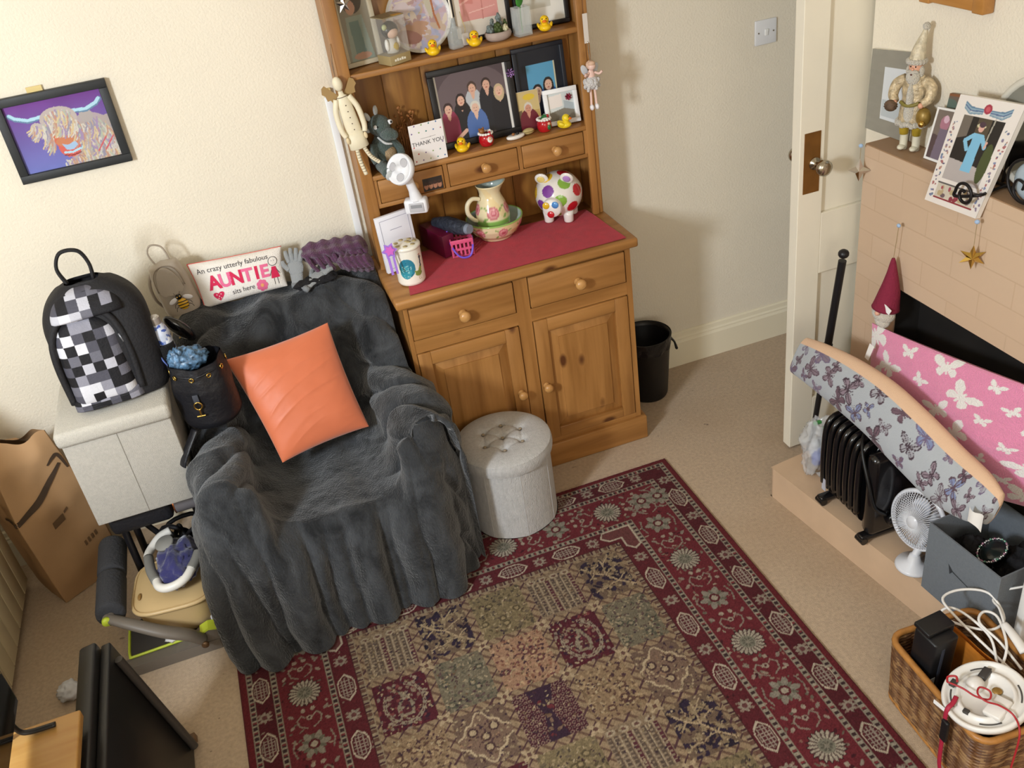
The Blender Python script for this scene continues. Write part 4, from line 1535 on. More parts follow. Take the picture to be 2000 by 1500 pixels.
fy = thing('fairy_doll', 'small pink fairy doll with fluffy skirt hanging on the right dresser post', 'hanging ornament', (1.160, 2.896, 1.20))
pk = M('fairy_pink', '#e6c3b6', 0.5)
fur = M('fairy_fluff', '#efe9e6', 0.95, bump=1.0, bscale=300, sheen=0.6)
s_ = MB(fur).ball((0, 0, 0.085), (0.026, 0.020, 0.022), 18)
for k in range(40):
    a, zz_ = rs.uniform(0, 2 * PI), rs.uniform(0.066, 0.10)
    s_.ball((0.024 * math.cos(a), 0.018 * math.sin(a), zz_), (0.006, 0.005, 0.008), 6)
s_.build('skirt', fy)
b_ = MB(pk).lathe([(0.012, 0.095), (0.013, 0.11), (0.008, 0.125), (0.005, 0.128)], 14, 1, .7).ball((0.002, -0.004, 0.138), (0.013, 0.012, 0.013), 14)
b_.build('body', fy)
h_ = MB(M('fairy_hair', '#d9b49a', 0.7)).ball((0.001, 0.003, 0.141), (0.0155, 0.0145, 0.015), 14).ball((0.001, -0.007, 0.1475), (0.0125, 0.0105, 0.008), 12)
h_.build('hair', fy)
for sx in (-1, 1):
    MB(pk).tube([(sx * 0.010, -0.004, 0.118), (sx * 0.024, -0.010, 0.112), (sx * 0.028 + .004, -0.016, 0.12)], 0.0042, 8).build('arm', fy)
    l_ = MB(pk).tube([(sx * 0.007, -0.002, 0.068), (sx * 0.008, -0.004, 0.04), (sx * 0.009, -0.004, 0.016)], 0.0042, 8).build('leg', fy)
    MB(M('fairy_shoe', '#e9e4e6', 0.5)).ball((sx * 0.009, -0.007, 0.008), (0.007, 0.010, 0.010), 12).build('shoe', l_)
    MB(M('fairy_wing', '#cfd2d6', 0.4, alpha=0.85)).at(T(sx * 0.018, 0.010, 0.125) @ rot(0, sx * 25, 0)).ball((0, 0, 0), (0.011, 0.0015, 0.020), 12).build('wing', fy)
MB(silver).tube([(0, 0, 0.15), (-0.002, 0.0, 0.18), (-0.003, 0, 0.215)], 0.0018, 6).build('bead_string', fy)
MB(M('ribbon_satin', '#d6cdc4', 0.35)).at(T(-0.006, 0.001, 0.21)).prism([(-0.007, 0), (0.005, 0), (0.009, 0), (0.009, 0.001), (-0.007, 0.001)], 0.0, 0.09).build('ribbon', fy)

# ------------------------------------------------------------------ small clip fan and photo strip
fn_m, fn_g = M('fan_white', '#e6e6ea', 0.3), M('fan_grey', '#b9b7bb', 0.35)
cf_ = thing('clip_fan', 'small white clip fan on the edge of the small drawers', 'fan', (0.520, 2.876, 1.036), -22)
MB(fn_m).box(-0.040, 0.034, -0.022, 0.020, -0.026, 0.022, 0.008).build('clip', cf_)
MB(fn_g).box(-0.024, 0.024, -0.0245, -0.020, -0.018, 0.012, 0.002).use(M('fan_vent', '#8f9094', 0.4)).box(-0.018, 0.018, -0.0252, -0.024, -0.004, 0.007).build('switch_panel', cf_)
MB(fn_m).tube([(0.0, -0.002, 0.018), (-0.004, -0.006, 0.05), (-0.010, -0.010, 0.080), (-0.014, -0.012, 0.105)], [0.022, 0.015, 0.014, 0.018], 14).build('neck', cf_)
XH = T(-0.020, -0.022, 0.126) @ rot(52, -44, 0)
hd = MB(fn_m).at(XH)
hd.lathe([(0.0, -0.026), (0.020, -0.022), (0.030, -0.008), (0.046, 0.000), (0.050, 0.010), (0.048, 0.022), (0.044, 0.024), (0.041, 0.020), (0.014, 0.021), (0.012, 0.026), (0.0, 0.027)], 30)
hd_o = hd.build('housing', cf_)
bl = MB(fn_g)
for k in range(3):
    bl.at(XH @ rot(0, 0, 120 * k) @ T(0.026, 0, 0.0212)).ball((0, 0, 0), (0.013, 0.015, 0.0008), 12)
bl.build('blades', cf_)
ps = thing('photo_strip', 'dark photo strip of faces stuck on the leftmost small drawer', 'photo', (0.592, 2.9255, 1.050), 0, rx=-2)
painted('print', ps, 0.066, 0.046, lambda P_: ([P_.C.__setitem__(Ellipsis, lin('#2b2523'))] + [(P_.ell(0.010 + k * 0.015, 0.016, 0.007, 0.010, '#a8765c'), P_.ell(0.010 + k * 0.015, 0.025, 0.007, 0.006, '#3a2a24')) for k in range(4)]))

# ------------------------------------------------------------------ things on the dresser top
ZC = 0.8255     # top of the red runner
cn = thing('storage_tin', 'white china jar painted with a blue tailed hen on the red runner corner', 'jar', (0.440, 2.785, ZC), 0)
nu_, nv_ = 200, 90
a, h_ = np.meshgrid(np.linspace(0, 2 * PI, nu_ + 1)[:-1], np.linspace(0, 0.118, nv_), indexing='ij')
S = (a - 1.5 * PI) * 0.045
P = Paint(S, h_, '#ece7da')
P.ell(-0.016, 0.062, 0.027, 0.032, '#2f7d96')
P.ell(-0.022, 0.048, 0.020, 0.023, '#3b93a4')
for k in range(40):
    P.ell(-0.016 + rs.gauss(0, .009), 0.055 + rs.gauss(0, .011), 0.002, 0.0016, rs.choice(['#7fc0c4', '#1f6580', '#a8d0cc']))
P.poly([(0.004, .05), (0.014, .032), (0.030, .034), (0.036, .06), (0.032, .085), (0.028, .062), (0.018, .046)], '#8c9a4a')
P.ell(0.020, 0.038, 0.013, 0.009, '#7d8f48')
P.line([(0.031, 0.06), (0.034, 0.085)], 0.006, '#3d4f5c')
P.ell(0.034, 0.089, 0.005, 0.006, '#44505a')
P.line([(0.038, 0.088), (0.043, 0.086)], 0.002, '#b5863a')
P.line([(0.030, 0.097), (0.037, 0.098)], 0.003, '#9c2f2a')
for x in (0.018, 0.024):
    P.line([(x, 0.030), (x + .001, 0.018), (x + .004, 0.016)], 0.0014, '#b08a4a')
r_ = 0.045 * np.clip(0.93 + 0.07 * np.minimum(h_ / 0.006, 1), 0, 1)
npgrid('jar_wall', np.stack([r_ * np.cos(a), r_ * np.sin(a), h_], -1), VC('china_painted', 0.2, coat=0.5), P.C, cn, closed_u=True)
ld = MB(M('china_white', '#ece7da', 0.2, coat=0.5))
ld.lathe([(0.0, 0.002), (0.042, 0.002), (0.044, 0.118), (0.0475, 0.119), (0.0475, 0.127), (0.044, 0.130), (0.0, 0.132)], 40)
ld.build('lid', cn)
sp = MB(M('lid_spots', '#b3a070', 0.4))
for k in range(9):
    q = 0.03 if k < 7 else 0.012
    sp.at(T(q * math.cos(k * .9), q * math.sin(k * .9), 0.1312)).lathe([(0.0075, 0), (0.0075, 0.001), (0, 0.0012)], 12)
sp.build('lid_pattern', cn)

cf = thing('certificate_card', 'tall white card with a printed border behind the hen jar', 'card', (0.441, 2.890, ZT), 14, rx=-4)
MB(M('card_white', '#e8e8f0', 0.6)).box(-0.062, 0.062, 0.0005, 0.016, 0, 0.19, 0.001).build('card', cf)
MB(M('card_print', '#a9a8ba', 0.6)).box(-0.052, 0.052, -0.0002, 0.0004, 0.176, 0.1775).box(-0.052, 0.052, -0.0002, 0.0004, 0.012, 0.0135).box(-0.052, -0.0505, -0.0002, 0.0004, 0.0135, 0.176).box(0.0505, 0.052, -0.0002, 0.0004, 0.0135, 0.176).box(-0.02, 0.022, -0.0002, 0.0004, 0.139, 0.141).build('printed_border', cf)
rb = thing('ribbon_rosette', 'purple and pink star shaped rosette leaning on the hen jar', 'rosette', (0.381, 2.742, 0.962), 0, rx=-20)
for r, c in ((0.026, '#9a6fd0'), (0.017, '#c85fc0')):
    s_ = MB(M('rosette_' + c[1:], c, 0.5))
    pts = [((r if k % 2 == 0 else r * .62) * math.cos(k * PI / 6), (r if k % 2 == 0 else r * .62) * math.sin(k * PI / 6)) for k in range(12)]
    s_.at(rot(90, 0, 0)).prism(pts, 0 if r > .02 else 0.003, 0.003 if r > .02 else 0.006)
    s_.build('petals', rb)
MB(M('rosette_9a6fd0', '#9a6fd0', 0.5)).box(-0.012, -0.004, -0.001, 0.0, -0.075, -0.02).box(0.004, 0.011, -0.001, 0.0, -0.075, -0.02).build('tails', rb)

# basket of toiletries with umbrella
bk = thing('pink_basket', 'small pink plastic basket with purple ribbon beside the flowered bowl', 'basket', (0.646, 2.912, ZC), -8)
pm = M('basket_pink', '#d6577f', 0.4)
b_ = MB(pm)
b_.box(-0.036, 0.036, -0.05, 0.05, 0, 0.003)
for sx in (-1, 1):
    for k in range(6):
        y = -0.05 + k * 0.02
        b_.box(sx * 0.036 - 0.0015, sx * 0.036 + 0.0015, y - 0.003, y + 0.003, 0, 0.056)
    b_.box(sx * 0.036 - 0.0025, sx * 0.036 + 0.0025, -0.052, 0.052, 0.050, 0.060, 0.001).box(sx * 0.036 - 0.002, sx * 0.036 + 0.002, -0.051, 0.051, 0.024, 0.029)
for sy in (-1, 1):
    for k in range(6):
        x = -0.034 + k * 0.0136
        b_.box(x - 0.003, x + 0.003, sy * 0.05 - 0.0015, sy * 0.05 + 0.0015, 0, 0.056)
    b_.box(-0.037, 0.037, sy * 0.05 - 0.0025, sy * 0.05 + 0.0025, 0.046, 0.060, 0.001).box(-0.036, 0.036, sy * 0.05 - 0.002, sy * 0.05 + 0.002, 0.022, 0.03)
b_.build('basket_body', bk)
MB(M('ribbon_purple', '#6f4fc8', 0.35)).tube([(-0.038, -0.02, 0.058), (-0.030, -0.058, 0.03), (-0.01, -0.070, 0.006), (0.02, -0.066, 0.004), (0.034, -0.056, 0.03), (0.038, -0.03, 0.058)], 0.0035, 8, flat=.5).tube([(-0.038, 0.0, 0.06), (-0.040, -0.01, 0.08), (-0.036, 0.02, 0.066)], 0.003, 8, flat=.5).build('ribbon', bk)
bx_ = MB(M('box_maroon', '#5e1230', 0.35)).at(T(0.580, 2.955, ZC + 0.001) @ rot(0, 0, 16)).box(-0.022, 0.022, -0.075, 0.080, 0.0, 0.078, 0.002)
tag(bx_.build('gift_box'), 'dark maroon gift box standing behind the pink basket', 'box')
um = thing('folded_umbrella', 'folded dark grey blue umbrella lying across the pink basket', 'umbrella', (0.634, 2.908, ZC + 0.092), 26, rx=-4)
u_ = MB(M('umbrella_grey', '#2c313c', 0.5, var=0.5, vscale=60, bump=0.6, bscale=70))
u_.tube([(0, 0.105, 0.0), (0.002, 0.04, 0.002), (0, 0, 0), (0, -0.065, 0)], [0.016, 0.026, 0.028, 0.020], 16)
u_.build('canopy', um)
MB(M('umbrella_cap', '#7a8290', 0.4)).cyl((0, -0.065, 0), (0, -0.078, 0), 0.018, 0.015).build('handle', um)

# flowered bowl and jug
def flowered(name, parent, prof, base, n_=160, m_=70, flowers=(), band=None, spread=1.0, sx=1.0):
    zz = np.array([p_[1] for p_ in prof])
    rr_ = np.array([p_[0] for p_ in prof])
    ln = np.concatenate([[0], np.cumsum(np.hypot(np.diff(zz), np.diff(rr_)))])
    t_ = np.linspace(0, ln[-1], m_)
    R, Zz = np.interp(t_, ln, rr_), np.interp(t_, ln, zz)
    aa_ = np.linspace(0, 2 * PI, n_ + 1)[:-1]
    A, TT = np.meshgrid(aa_, t_, indexing='ij')
    RR = np.broadcast_to(R, A.shape)
    P_ = Paint((A - 1.5 * PI) * RR.max(), np.broadcast_to(Zz, A.shape).copy(), base)
    q = (np.sin(A * 3 + TT * 40) > .6)
    P_.C[q] = P_.C[q] * np.array([1.0, .93, .8])
    outer = np.broadcast_to(t_ < ln[-1] * spread, A.shape)
    keep = P_.C.copy()
    for x, z, s in flowers:
        for ox in (0, -2 * PI * RR.max(), 2 * PI * RR.max()):
            P_.line([(x + ox - s * 1.5, z + s * .8), (x + ox, z), (x + ox + s * 1.6, z + s * .5)], s * .3, '#8faa62')
            P_.ell(x + ox, z, s * 1.05, s, '#c9737c')
            P_.ell(x + ox, z, s * .78, s * .72, '#dc9b9b')
            P_.ell(x + ox + s * .1, z, s * .5, s * .42, '#c46470')
            P_.ell(x + ox - s * 1.3, z - s * .9, s * .5, s * .22, '#86a75c', .6)
    if band:
        P_.put((P_.V > band[0]) & (P_.V < band[1]), '#8bb659')
    P_.C[~outer] = keep[~outer] * 0 + np.array(lin('#b9c6bd'))
    pts = np.stack([RR * np.cos(A) * sx, RR * np.sin(A), np.broadcast_to(Zz, A.shape)], -1)
    return npgrid(name, pts, VC('glazed_flowers', 0.15, coat=0.6), P_.C, parent, closed_u=True)


bw = thing('flowered_bowl', 'cream china bowl with pink flowers on the red runner', 'bowl', (0.788, 2.960, ZC))
prof = [(0.0, 0.001), (0.056, 0.0), (0.058, 0.006), (0.078, 0.022), (0.093, 0.045), (0.0985, 0.068), (0.0985, 0.072), (0.095, 0.072), (0.090, 0.048), (0.070, 0.028), (0.050, 0.012), (0.0, 0.010)]
flowered('bowl', bw, prof, '#e3d3ab', flowers=[(k * 0.088, 0.040 + 0.003 * (k % 2), 0.018) for k in range(-3, 4)], band=(0.0675, 0.0725), spread=.55)
jg = thing('flowered_jug', 'cream china jug with pink flowers and green band standing in the bowl', 'jug', (0.786, 2.966, ZC + 0.0165))
prof = [(0.0, 0.001), (0.047, 0.0), (0.050, 0.006), (0.058, 0.030), (0.060, 0.052), (0.057, 0.080), (0.047, 0.108), (0.038, 0.128), (0.0355, 0.140), (0.039, 0.156), (0.045, 0.168), (0.046, 0.172),
        (0.043, 0.171), (0.036, 0.156), (0.0325, 0.140), (0.035, 0.126), (0.045, 0.100), (0.054, 0.06), (0.045, 0.02), (0.0, 0.015)]
jo = flowered('jug_body', jg, prof, '#e6d6ae', flowers=[(-0.014, 0.082, 0.022), (0.058, 0.086, 0.020), (0.135, 0.09, 0.020), (-0.09, 0.09, 0.020)], band=(0.036, 0.052), spread=.55)
for v_ in jo.data.vertices:      # pull out the pouring lip on the right
    if v_.co.z > 0.142 and v_.co.x > 0:
        k = (v_.co.z - 0.142) / 0.03 * max(0, math.cos(math.atan2(v_.co.y, v_.co.x))) ** 3
        v_.co.x += 0.016 * k
        v_.co.z += 0.005 * k
MB(M('jug_cream', '#e3d6b4', 0.15, coat=0.6)).tube([(-0.040, -0.008, 0.126), (-0.066, -0.012, 0.134), (-0.086, -0.014, 0.118), (-0.088, -0.014, 0.088), (-0.072, -0.012, 0.062), (-0.056, -0.008, 0.052)], [0.007, 0.0075, 0.008, 0.008, 0.0075, 0.007], 12).build('handle', jg)

# spotted piggy bank, snout towards the lower left
pg = thing('piggy_bank', 'white piggy bank with big coloured spots at the right end of the runner', 'piggy bank', (1.032, 2.968, ZC + 0.0005), -34)
a, t_ = np.meshgrid(np.linspace(0, 2 * PI, 181)[:-1], np.linspace(0.001, PI - 0.001, 110), indexing='ij')
d_ = np.stack([np.sin(t_) * np.cos(a), np.sin(t_) * np.sin(a), -np.cos(t_)], -1)
Cc = np.empty(d_.shape, np.float32)
Cc[...] = lin('#e4dfd8')
cols = ['#c0202c', '#7ea83c', '#7b3f96', '#e0b72c', '#4a7fc0', '#a02f72', '#6d7f94', '#d0342c']
g_ = (1 + 5 ** .5) / 2
spots = []
for k in range(24):
    zf = 1 - 2 * (k + .5) / 24
    ph = 2 * PI * k / g_
    spots.append((math.sqrt(1 - zf * zf) * math.cos(ph), math.sqrt(1 - zf * zf) * math.sin(ph), zf))
for k, s_ in enumerate(spots):
    Cc[d_ @ np.array(s_) > math.cos(0.27)] = lin(cols[k * 3 % 8])
pts = d_ * np.array([0.083, 0.085, 0.078]) + np.array([0, 0, 0.089])
npgrid('body', pts, VC('glazed_spots', 0.1, coat=0.8), Cc, pg, closed_u=True)
pw = M('pig_white', '#e9e4de', 0.1, coat=0.8)
sn = MB(pw).at(T(-0.004, -0.066, 0.074) @ rot(90, 0, 0)).lathe([(0.036, -0.01), (0.034, 0.012), (0.033, 0.030), (0.030, 0.036), (0.0, 0.037)], 28)
sn_o = sn.build('snout', pg)
for k, (x, z, c) in enumerate(((-0.018, 0.012, '#e0b72c'), (0.014, 0.014, '#4f8fd0'), (-0.004, -0.020, '#c0202c'))):
    MB(M('pigspot_' + c[1:], c, 0.1, coat=0.8)).at(T(-0.004 + x, -0.1030, 0.074 + z) @ rot(90, 0, 0)).lathe([(0.0125, 0), (0.012, 0.0012), (0, 0.0015)], 18).build('spot', sn_o)
for sx, c in ((-1, '#e6cf7a'), (1, '#b085c8')):
    e = MB(pw).at(T(sx * 0.042, -0.040, 0.155) @ rot(25, sx * 28, sx * 10)).ball((0, 0, 0.004), (0.024, 0.008, 0.024), 16).build('ear', pg)
    MB(M('ear_' + c[1:], c, 0.15, coat=0.7)).at(T(sx * 0.043, -0.047, 0.155) @ rot(25, sx * 28, sx * 10)).ball((0, 0, 0.004), (0.014, 0.004, 0.014), 14).build('ear_lining', e)
for x, y in ((-0.034, -0.036), (0.036, -0.036), (-0.034, 0.036), (0.036, 0.036)):
    MB(pw).at(T(x, y, 0)).lathe([(0.015, 0.0), (0.017, 0.004), (0.018, 0.024), (0.02, 0.04)], 18).build('foot', pg)

# ------------------------------------------------------------------ armchair under the fur throw
def cubic(A, n, axis=0):
    """Catmull-Rom resampling of control points along one axis."""
    A = np.moveaxis(np.asarray(A, float), axis, 0)
    m = len(A)
    E_ = np.concatenate([A[:1] * 2 - A[1:2], A, A[-1:] * 2 - A[-2:-1]])
    t = np.linspace(0, m - 1 - 1e-9, n)
    i = t.astype(int)
    f = (t - i).reshape((-1,) + (1,) * (A.ndim - 1))
    p0, p1, p2, p3 = E_[i], E_[i + 1], E_[i + 2], E_[i + 3]
    R = 0.5 * (2 * p1 + (p2 - p0) * f + (2 * p0 - 5 * p1 + 4 * p2 - p3) * f ** 2 + (3 * p1 - p0 - 3 * p2 + p3) * f ** 3)
    return np.moveaxis(R, 0, axis)


def vnoise(x, y, z=0.0, seed=0, oct_=3):
    """Smooth value noise on arrays, about -1..1."""
    x, y = np.asarray(x, float), np.asarray(y, float)
    z = np.broadcast_to(np.asarray(z, float), x.shape)
    out, amp, tot = np.zeros(x.shape), 1.0, 0.0
    for o_ in range(oct_):
        fr = 2.0 ** o_
        X_, Y_, Z_ = x * fr + seed * 7.3 + o_ * 3.1, y * fr + seed * 3.7 + o_ * 1.7, z * fr + seed * 5.1
        i, j, k = np.floor(X_).astype(np.int64), np.floor(Y_).astype(np.int64), np.floor(Z_).astype(np.int64)
        fx, fy, fz = X_ - i, Y_ - j, Z_ - k
        fx, fy, fz = [q * q * q * (q * (q * 6 - 15) + 10) for q in (fx, fy, fz)]

        def hsh(a, b_, c):
            h = (a * 374761393 + b_ * 668265263 + c * 2147483647 + seed * 144269) & 0xffffffff
            h = ((h ^ (h >> 13)) * 1274126177) & 0xffffffff
            return ((h ^ (h >> 16)) & 0xffff) / 32767.5 - 1
        v = 0
        for da in (0, 1):
            for db in (0, 1):
                for dc in (0, 1):
                    v = v + hsh(i + da, j + db, k + dc) * (fx if da else 1 - fx) * (fy if db else 1 - fy) * (fz if dc else 1 - fz)
        out += v * amp
        tot += amp
        amp *= .5
    return out / tot


def normals(Pm):
    du = np.gradient(Pm, axis=0)
    dv = np.gradient(Pm, axis=1)
    n_ = np.cross(du, dv)
    return n_ / (np.linalg.norm(n_, axis=-1, keepdims=True) + 1e-9)


AC = thing('armchair', 'armchair draped to the floor in a dark grey fur throw', 'armchair', (0.02, 2.62, 0.0))
seat_z = 0.405
XS = [-.405, -.400, -.392, -.372, -.330, -.262, -.205, -.178, -.08, .03, .14, .205, .232, .290, .350, .390, .405, .412, .418]
arm = [0.012, .20, .40, .525, .590, .598, .555, .455, seat_z, seat_z + .004, seat_z, .455, .560, .605, .600, .535, .40, .20, .012]
back = [0.012, .30, .52, .68, .775, .815, .826, .832, .836, .836, .834, .832, .830, .822, .795, .69, .52, .30, .012]
XB = [-.36, -.352, -.345, -.335, -.315, -.280, -.225, -.165, -.08, .03, .14, .21, .255, .305, .340, .362, .380, .395, .40]
rows = []


def row(xs_, zs_, ys_):
    rows.append([(x, (ys_[i] if hasattr(ys_, '__len__') else ys_), z) for i, (x, z) in enumerate(zip(xs_, zs_))])


mixr = lambda a_, b_, t_: [p_ * (1 - t_) + q_ * t_ for p_, q_ in zip(a_, b_)]
row(XB, mixr(back, [0.012] * 19, .35), 3.04)
row(XB, [z - .012 if z > .5 else z for z in back], 3.00)
row(XB, back, 2.935)
row(XB, [z - .012 if z > .5 else z for z in back], 2.875)
core = [0, 0, 0, 0, .0, .25, .75, 1, 1, 1, 1, 1, .75, .25, 0, 0, 0, 0, 0]
row(mixr(XB, XS, .35), [b_ * (1 - .30) + a_ * .30 for a_, b_ in zip(arm, back)], [2.80 - .01 * c for c in core])
row(mixr(XB, XS, .7), [b_ * (1 - .72) + a_ * .72 for a_, b_ in zip(arm, back)], [2.735 - .01 * c for c in core])
row(mixr(XB, XS, .9), [b_ * .08 + a_ * .92 for a_, b_ in zip(arm, back)], 2.675)
row(XS, arm, 2.60)
row(XS, arm, 2.50)
row([x * 1.01 for x in XS], arm, 2.40)
row([x * 1.02 for x in XS], [z - (.004 if z > .1 else 0) for z in arm], 2.32)
row([x * 1.01 for x in XS], [z - (.02 if z > .1 else 0) for z in arm], [2.275 + .05 * abs(x - .02) + (.10 * max(0, x - .26) / .15) for x in XS])
hemx = [x * (1.03 if x < 0 else 1.0) + (-.015 if -.38 < x < -.2 else 0) for x in XS]
hemx = [max(x, -.412) for x in hemx]
hemy = [2.36, 2.31, 2.26, 2.215, 2.20, 2.198, 2.20, 2.205, 2.225, 2.235, 2.235, 2.232, 2.232, 2.245, 2.285, 2.345, 2.40, 2.44, 2.47]
row(mixr(XS, hemx, .5), [max(z * .72, .012) for z in arm], [h + .012 for h in hemy])
row(mixr(XS, hemx, .8), [max(z * .36, .012) for z in arm], [h + .004 for h in hemy])
row(hemx, [0.016] * 19, [h - .012 for h in hemy])
G = np.array(rows)
G = cubic(cubic(G, 300, 0), 330, 1)
nr, nc_ = G.shape[:2]
G[..., 2] = np.maximum(G[..., 2], 0.014)
Vv, Uu = np.meshgrid(np.linspace(0, 1, nr), np.linspace(0, 1, nc_), indexing='ij')
N = -normals(G)
if N[nr // 2, nc_ // 2, 2] < 0:
    N = -N
X_, Y_, Z_ = G[..., 0], G[..., 1], G[..., 2]
sm = lambda a_, b_, t: np.clip((t - a_) / (b_ - a_), 0, 1) ** 2 * (3 - 2 * np.clip((t - a_) / (b_ - a_), 0, 1))
front = sm(2.33, 2.24, Y_)                      # the hanging front
drop = front * sm(.50, .08, Z_)
side = np.maximum(sm(.36, .40, X_), sm(-.35, -.39, X_)) * sm(.52, .25, Z_) * (1 - front)
# long hanging pleats, fanning out to the lower left and right
fan = X_ + (X_ - .05) * .10 * (0.45 - Z_) + 0.035 * vnoise(X_ * 4, Z_ * 3.0, 0, 2)
pl_ = np.sin(fan * 58 + 2.2 * vnoise(X_ * 3, Z_ * 1.2, 0, 5))
pl2 = np.sin(fan * 33 + 1.0 + 1.6 * vnoise(X_ * 2, Z_ * 1.0, 0, 9))
amp = front * (0.010 + 0.026 * sm(.50, .15, Z_))
crs = lambda q: 1 - 2 * (1 - np.abs(q)) ** 1.7     # rounded rolls with sharp creases between them
D_ = amp * (0.55 * crs(np.sin(fan * 26 + 1.3 * vnoise(X_ * 3, Z_ * 1.2, 0, 5))) + 0.75 * crs(np.sin(fan * 15 + 1.0 + 1.2 * vnoise(X_ * 2, Z_ * 1.0, 0, 9)))) + drop * 0.014 * vnoise(X_ * 12, Z_ * 4, 0, 4, 2)
ys = np.sin(Y_ * 46 + 2.0 * vnoise(Y_ * 4, Z_ * 2, X_, 7))
D_ += side * 0.013 * ys
# soft rumples where the throw lies on the arms, seat and back
lie = 1 - np.maximum(front, side)
D_ += lie * (0.020 * vnoise(X_ * 8, Y_ * 7, Z_ * 6, 11, 2) + 0.014 * ((1 - np.abs(vnoise(X_ * 5 + Y_ * 3, Y_ * 4 - X_ * 2, Z_ * 6, 13, 1))) ** 4 - .4))
# gathered folds running over the right arm and across the back
rt = sm(.15, .24, X_)
D_ += lie * rt * 0.015 * crs(np.sin((Y_ * 22 + X_ * 15 + Z_ * 9) + 1.6 * vnoise(X_ * 6, Y_ * 5, Z_ * 5, 17, 2)))
lt_ = sm(-.12, -.22, X_)
D_ += lie * lt_ * 0.012 * crs(np.sin((Y_ * 20 - X_ * 12 + Z_ * 8) + 1.6 * vnoise(X_ * 6, Y_ * 5, Z_ * 5, 37, 2)))
bkz = sm(2.70, 2.82, Y_)
D_ += lie * bkz * 0.013 * np.sin((X_ * 34 - Z_ * 20) + 2.4 * vnoise(X_ * 5, Z_ * 5, Y_ * 4, 19))
# pile
D_ += 0.0028 * vnoise(X_ * 34, Y_ * 34, Z_ * 34, 23, 2)
hem = sm(.10, .0, Z_) * (front + side)
G = G + N * D_[..., None]
G[..., 1] -= hem * 0.010
G[..., 2] = np.maximum(G[..., 2], 0.0138 + 0.002 * vnoise(X_ * 40, Y_ * 40, 0, 31))
G[..., 1] = np.minimum(G[..., 1], 3.062)
lim = .350 + .07 * sm(2.655, 2.60, G[..., 1])
G[..., 0] = np.minimum(G[..., 0], lim - .0005 * np.clip(Z_, 0, 1))
G[..., 0] = np.maximum(G[..., 0], -.418 + .056 * sm(2.40, 2.50, G[..., 1]))
fur_m = bpy.data.materials.new('dark_grey_fur')
fur_m.use_nodes = True
nt = fur_m.node_tree
b = nt.nodes['Principled BSDF']
tc = nt.nodes.new('ShaderNodeTexCoord')
mp = nt.nodes.new('ShaderNodeMapping')
mp.inputs['Scale'].default_value = (1, 1, 0.55)
nt.links.new(tc.outputs['Object'], mp.inputs['Vector'])
n1 = nt.nodes.new('ShaderNodeTexNoise')
n1.inputs['Scale'].default_value = 11
n1.inputs['Detail'].default_value = 6
n1.inputs['Roughness'].default_value = 0.65
n1.inputs['Distortion'].default_value = 0.8
nt.links.new(mp.outputs['Vector'], n1.inputs['Vector'])
r = nt.nodes.new('ShaderNodeValToRGB')
r.color_ramp.elements[0].position, r.color_ramp.elements[1].position = 0.35, 0.72
r.color_ramp.elements[0].color = (*lin('#1f2022'), 1)
r.color_ramp.elements[1].color = (*lin('#4a4c4f'), 1)
nt.links.new(n1.outputs['Fac'], r.inputs['Fac'])
nt.links.new(r.outputs['Color'], b.inputs['Base Color'])
b.inputs['Roughness'].default_value = 0.95
b.inputs['Specular IOR Level'].default_value = 0.15
b.inputs['Sheen Weight'].default_value = 0.35
b.inputs['Sheen Roughness'].default_value = 0.45
n2 = nt.nodes.new('ShaderNodeTexNoise')
n2.inputs['Scale'].default_value = 190
n2.inputs['Detail'].default_value = 4
nt.links.new(mp.outputs['Vector'], n2.inputs['Vector'])
bp = nt.nodes.new('ShaderNodeBump')
bp.inputs['Strength'].default_value = 0.9
bp.inputs['Distance'].default_value = 0.006
nt.links.new(n2.outputs['Fac'], bp.inputs['Height'])
nt.links.new(bp.outputs['Normal'], b.inputs['Normal'])
off = np.array([0.02, 2.62, 0.0])
npgrid('fur_throw', G - off, fur_m, None, AC)
# the chair itself, hidden by the throw apart from its bulk
cb_ = M('chair_upholstery', '#3a3836', 0.9)
MB(cb_).box(-.16, .14, -.28, .10, .12, .33, .04).build('seat', AC)
MB(cb_).box(-.26, .24, .22, .34, .12, .72, .04).build('backrest', AC)
for x0, x1 in ((-.34, -.26), (.25, .32)):
    MB(cb_).box(x0, x1, -.24, .20, .12, .45, .03).build('armrest', AC)
for x in (-.3, .28):
    for y in (-.24, .30):
        MB(cb_).box(x - .02, x + .02, y - .02, y + .02, 0.0105, .13).build('leg', AC)


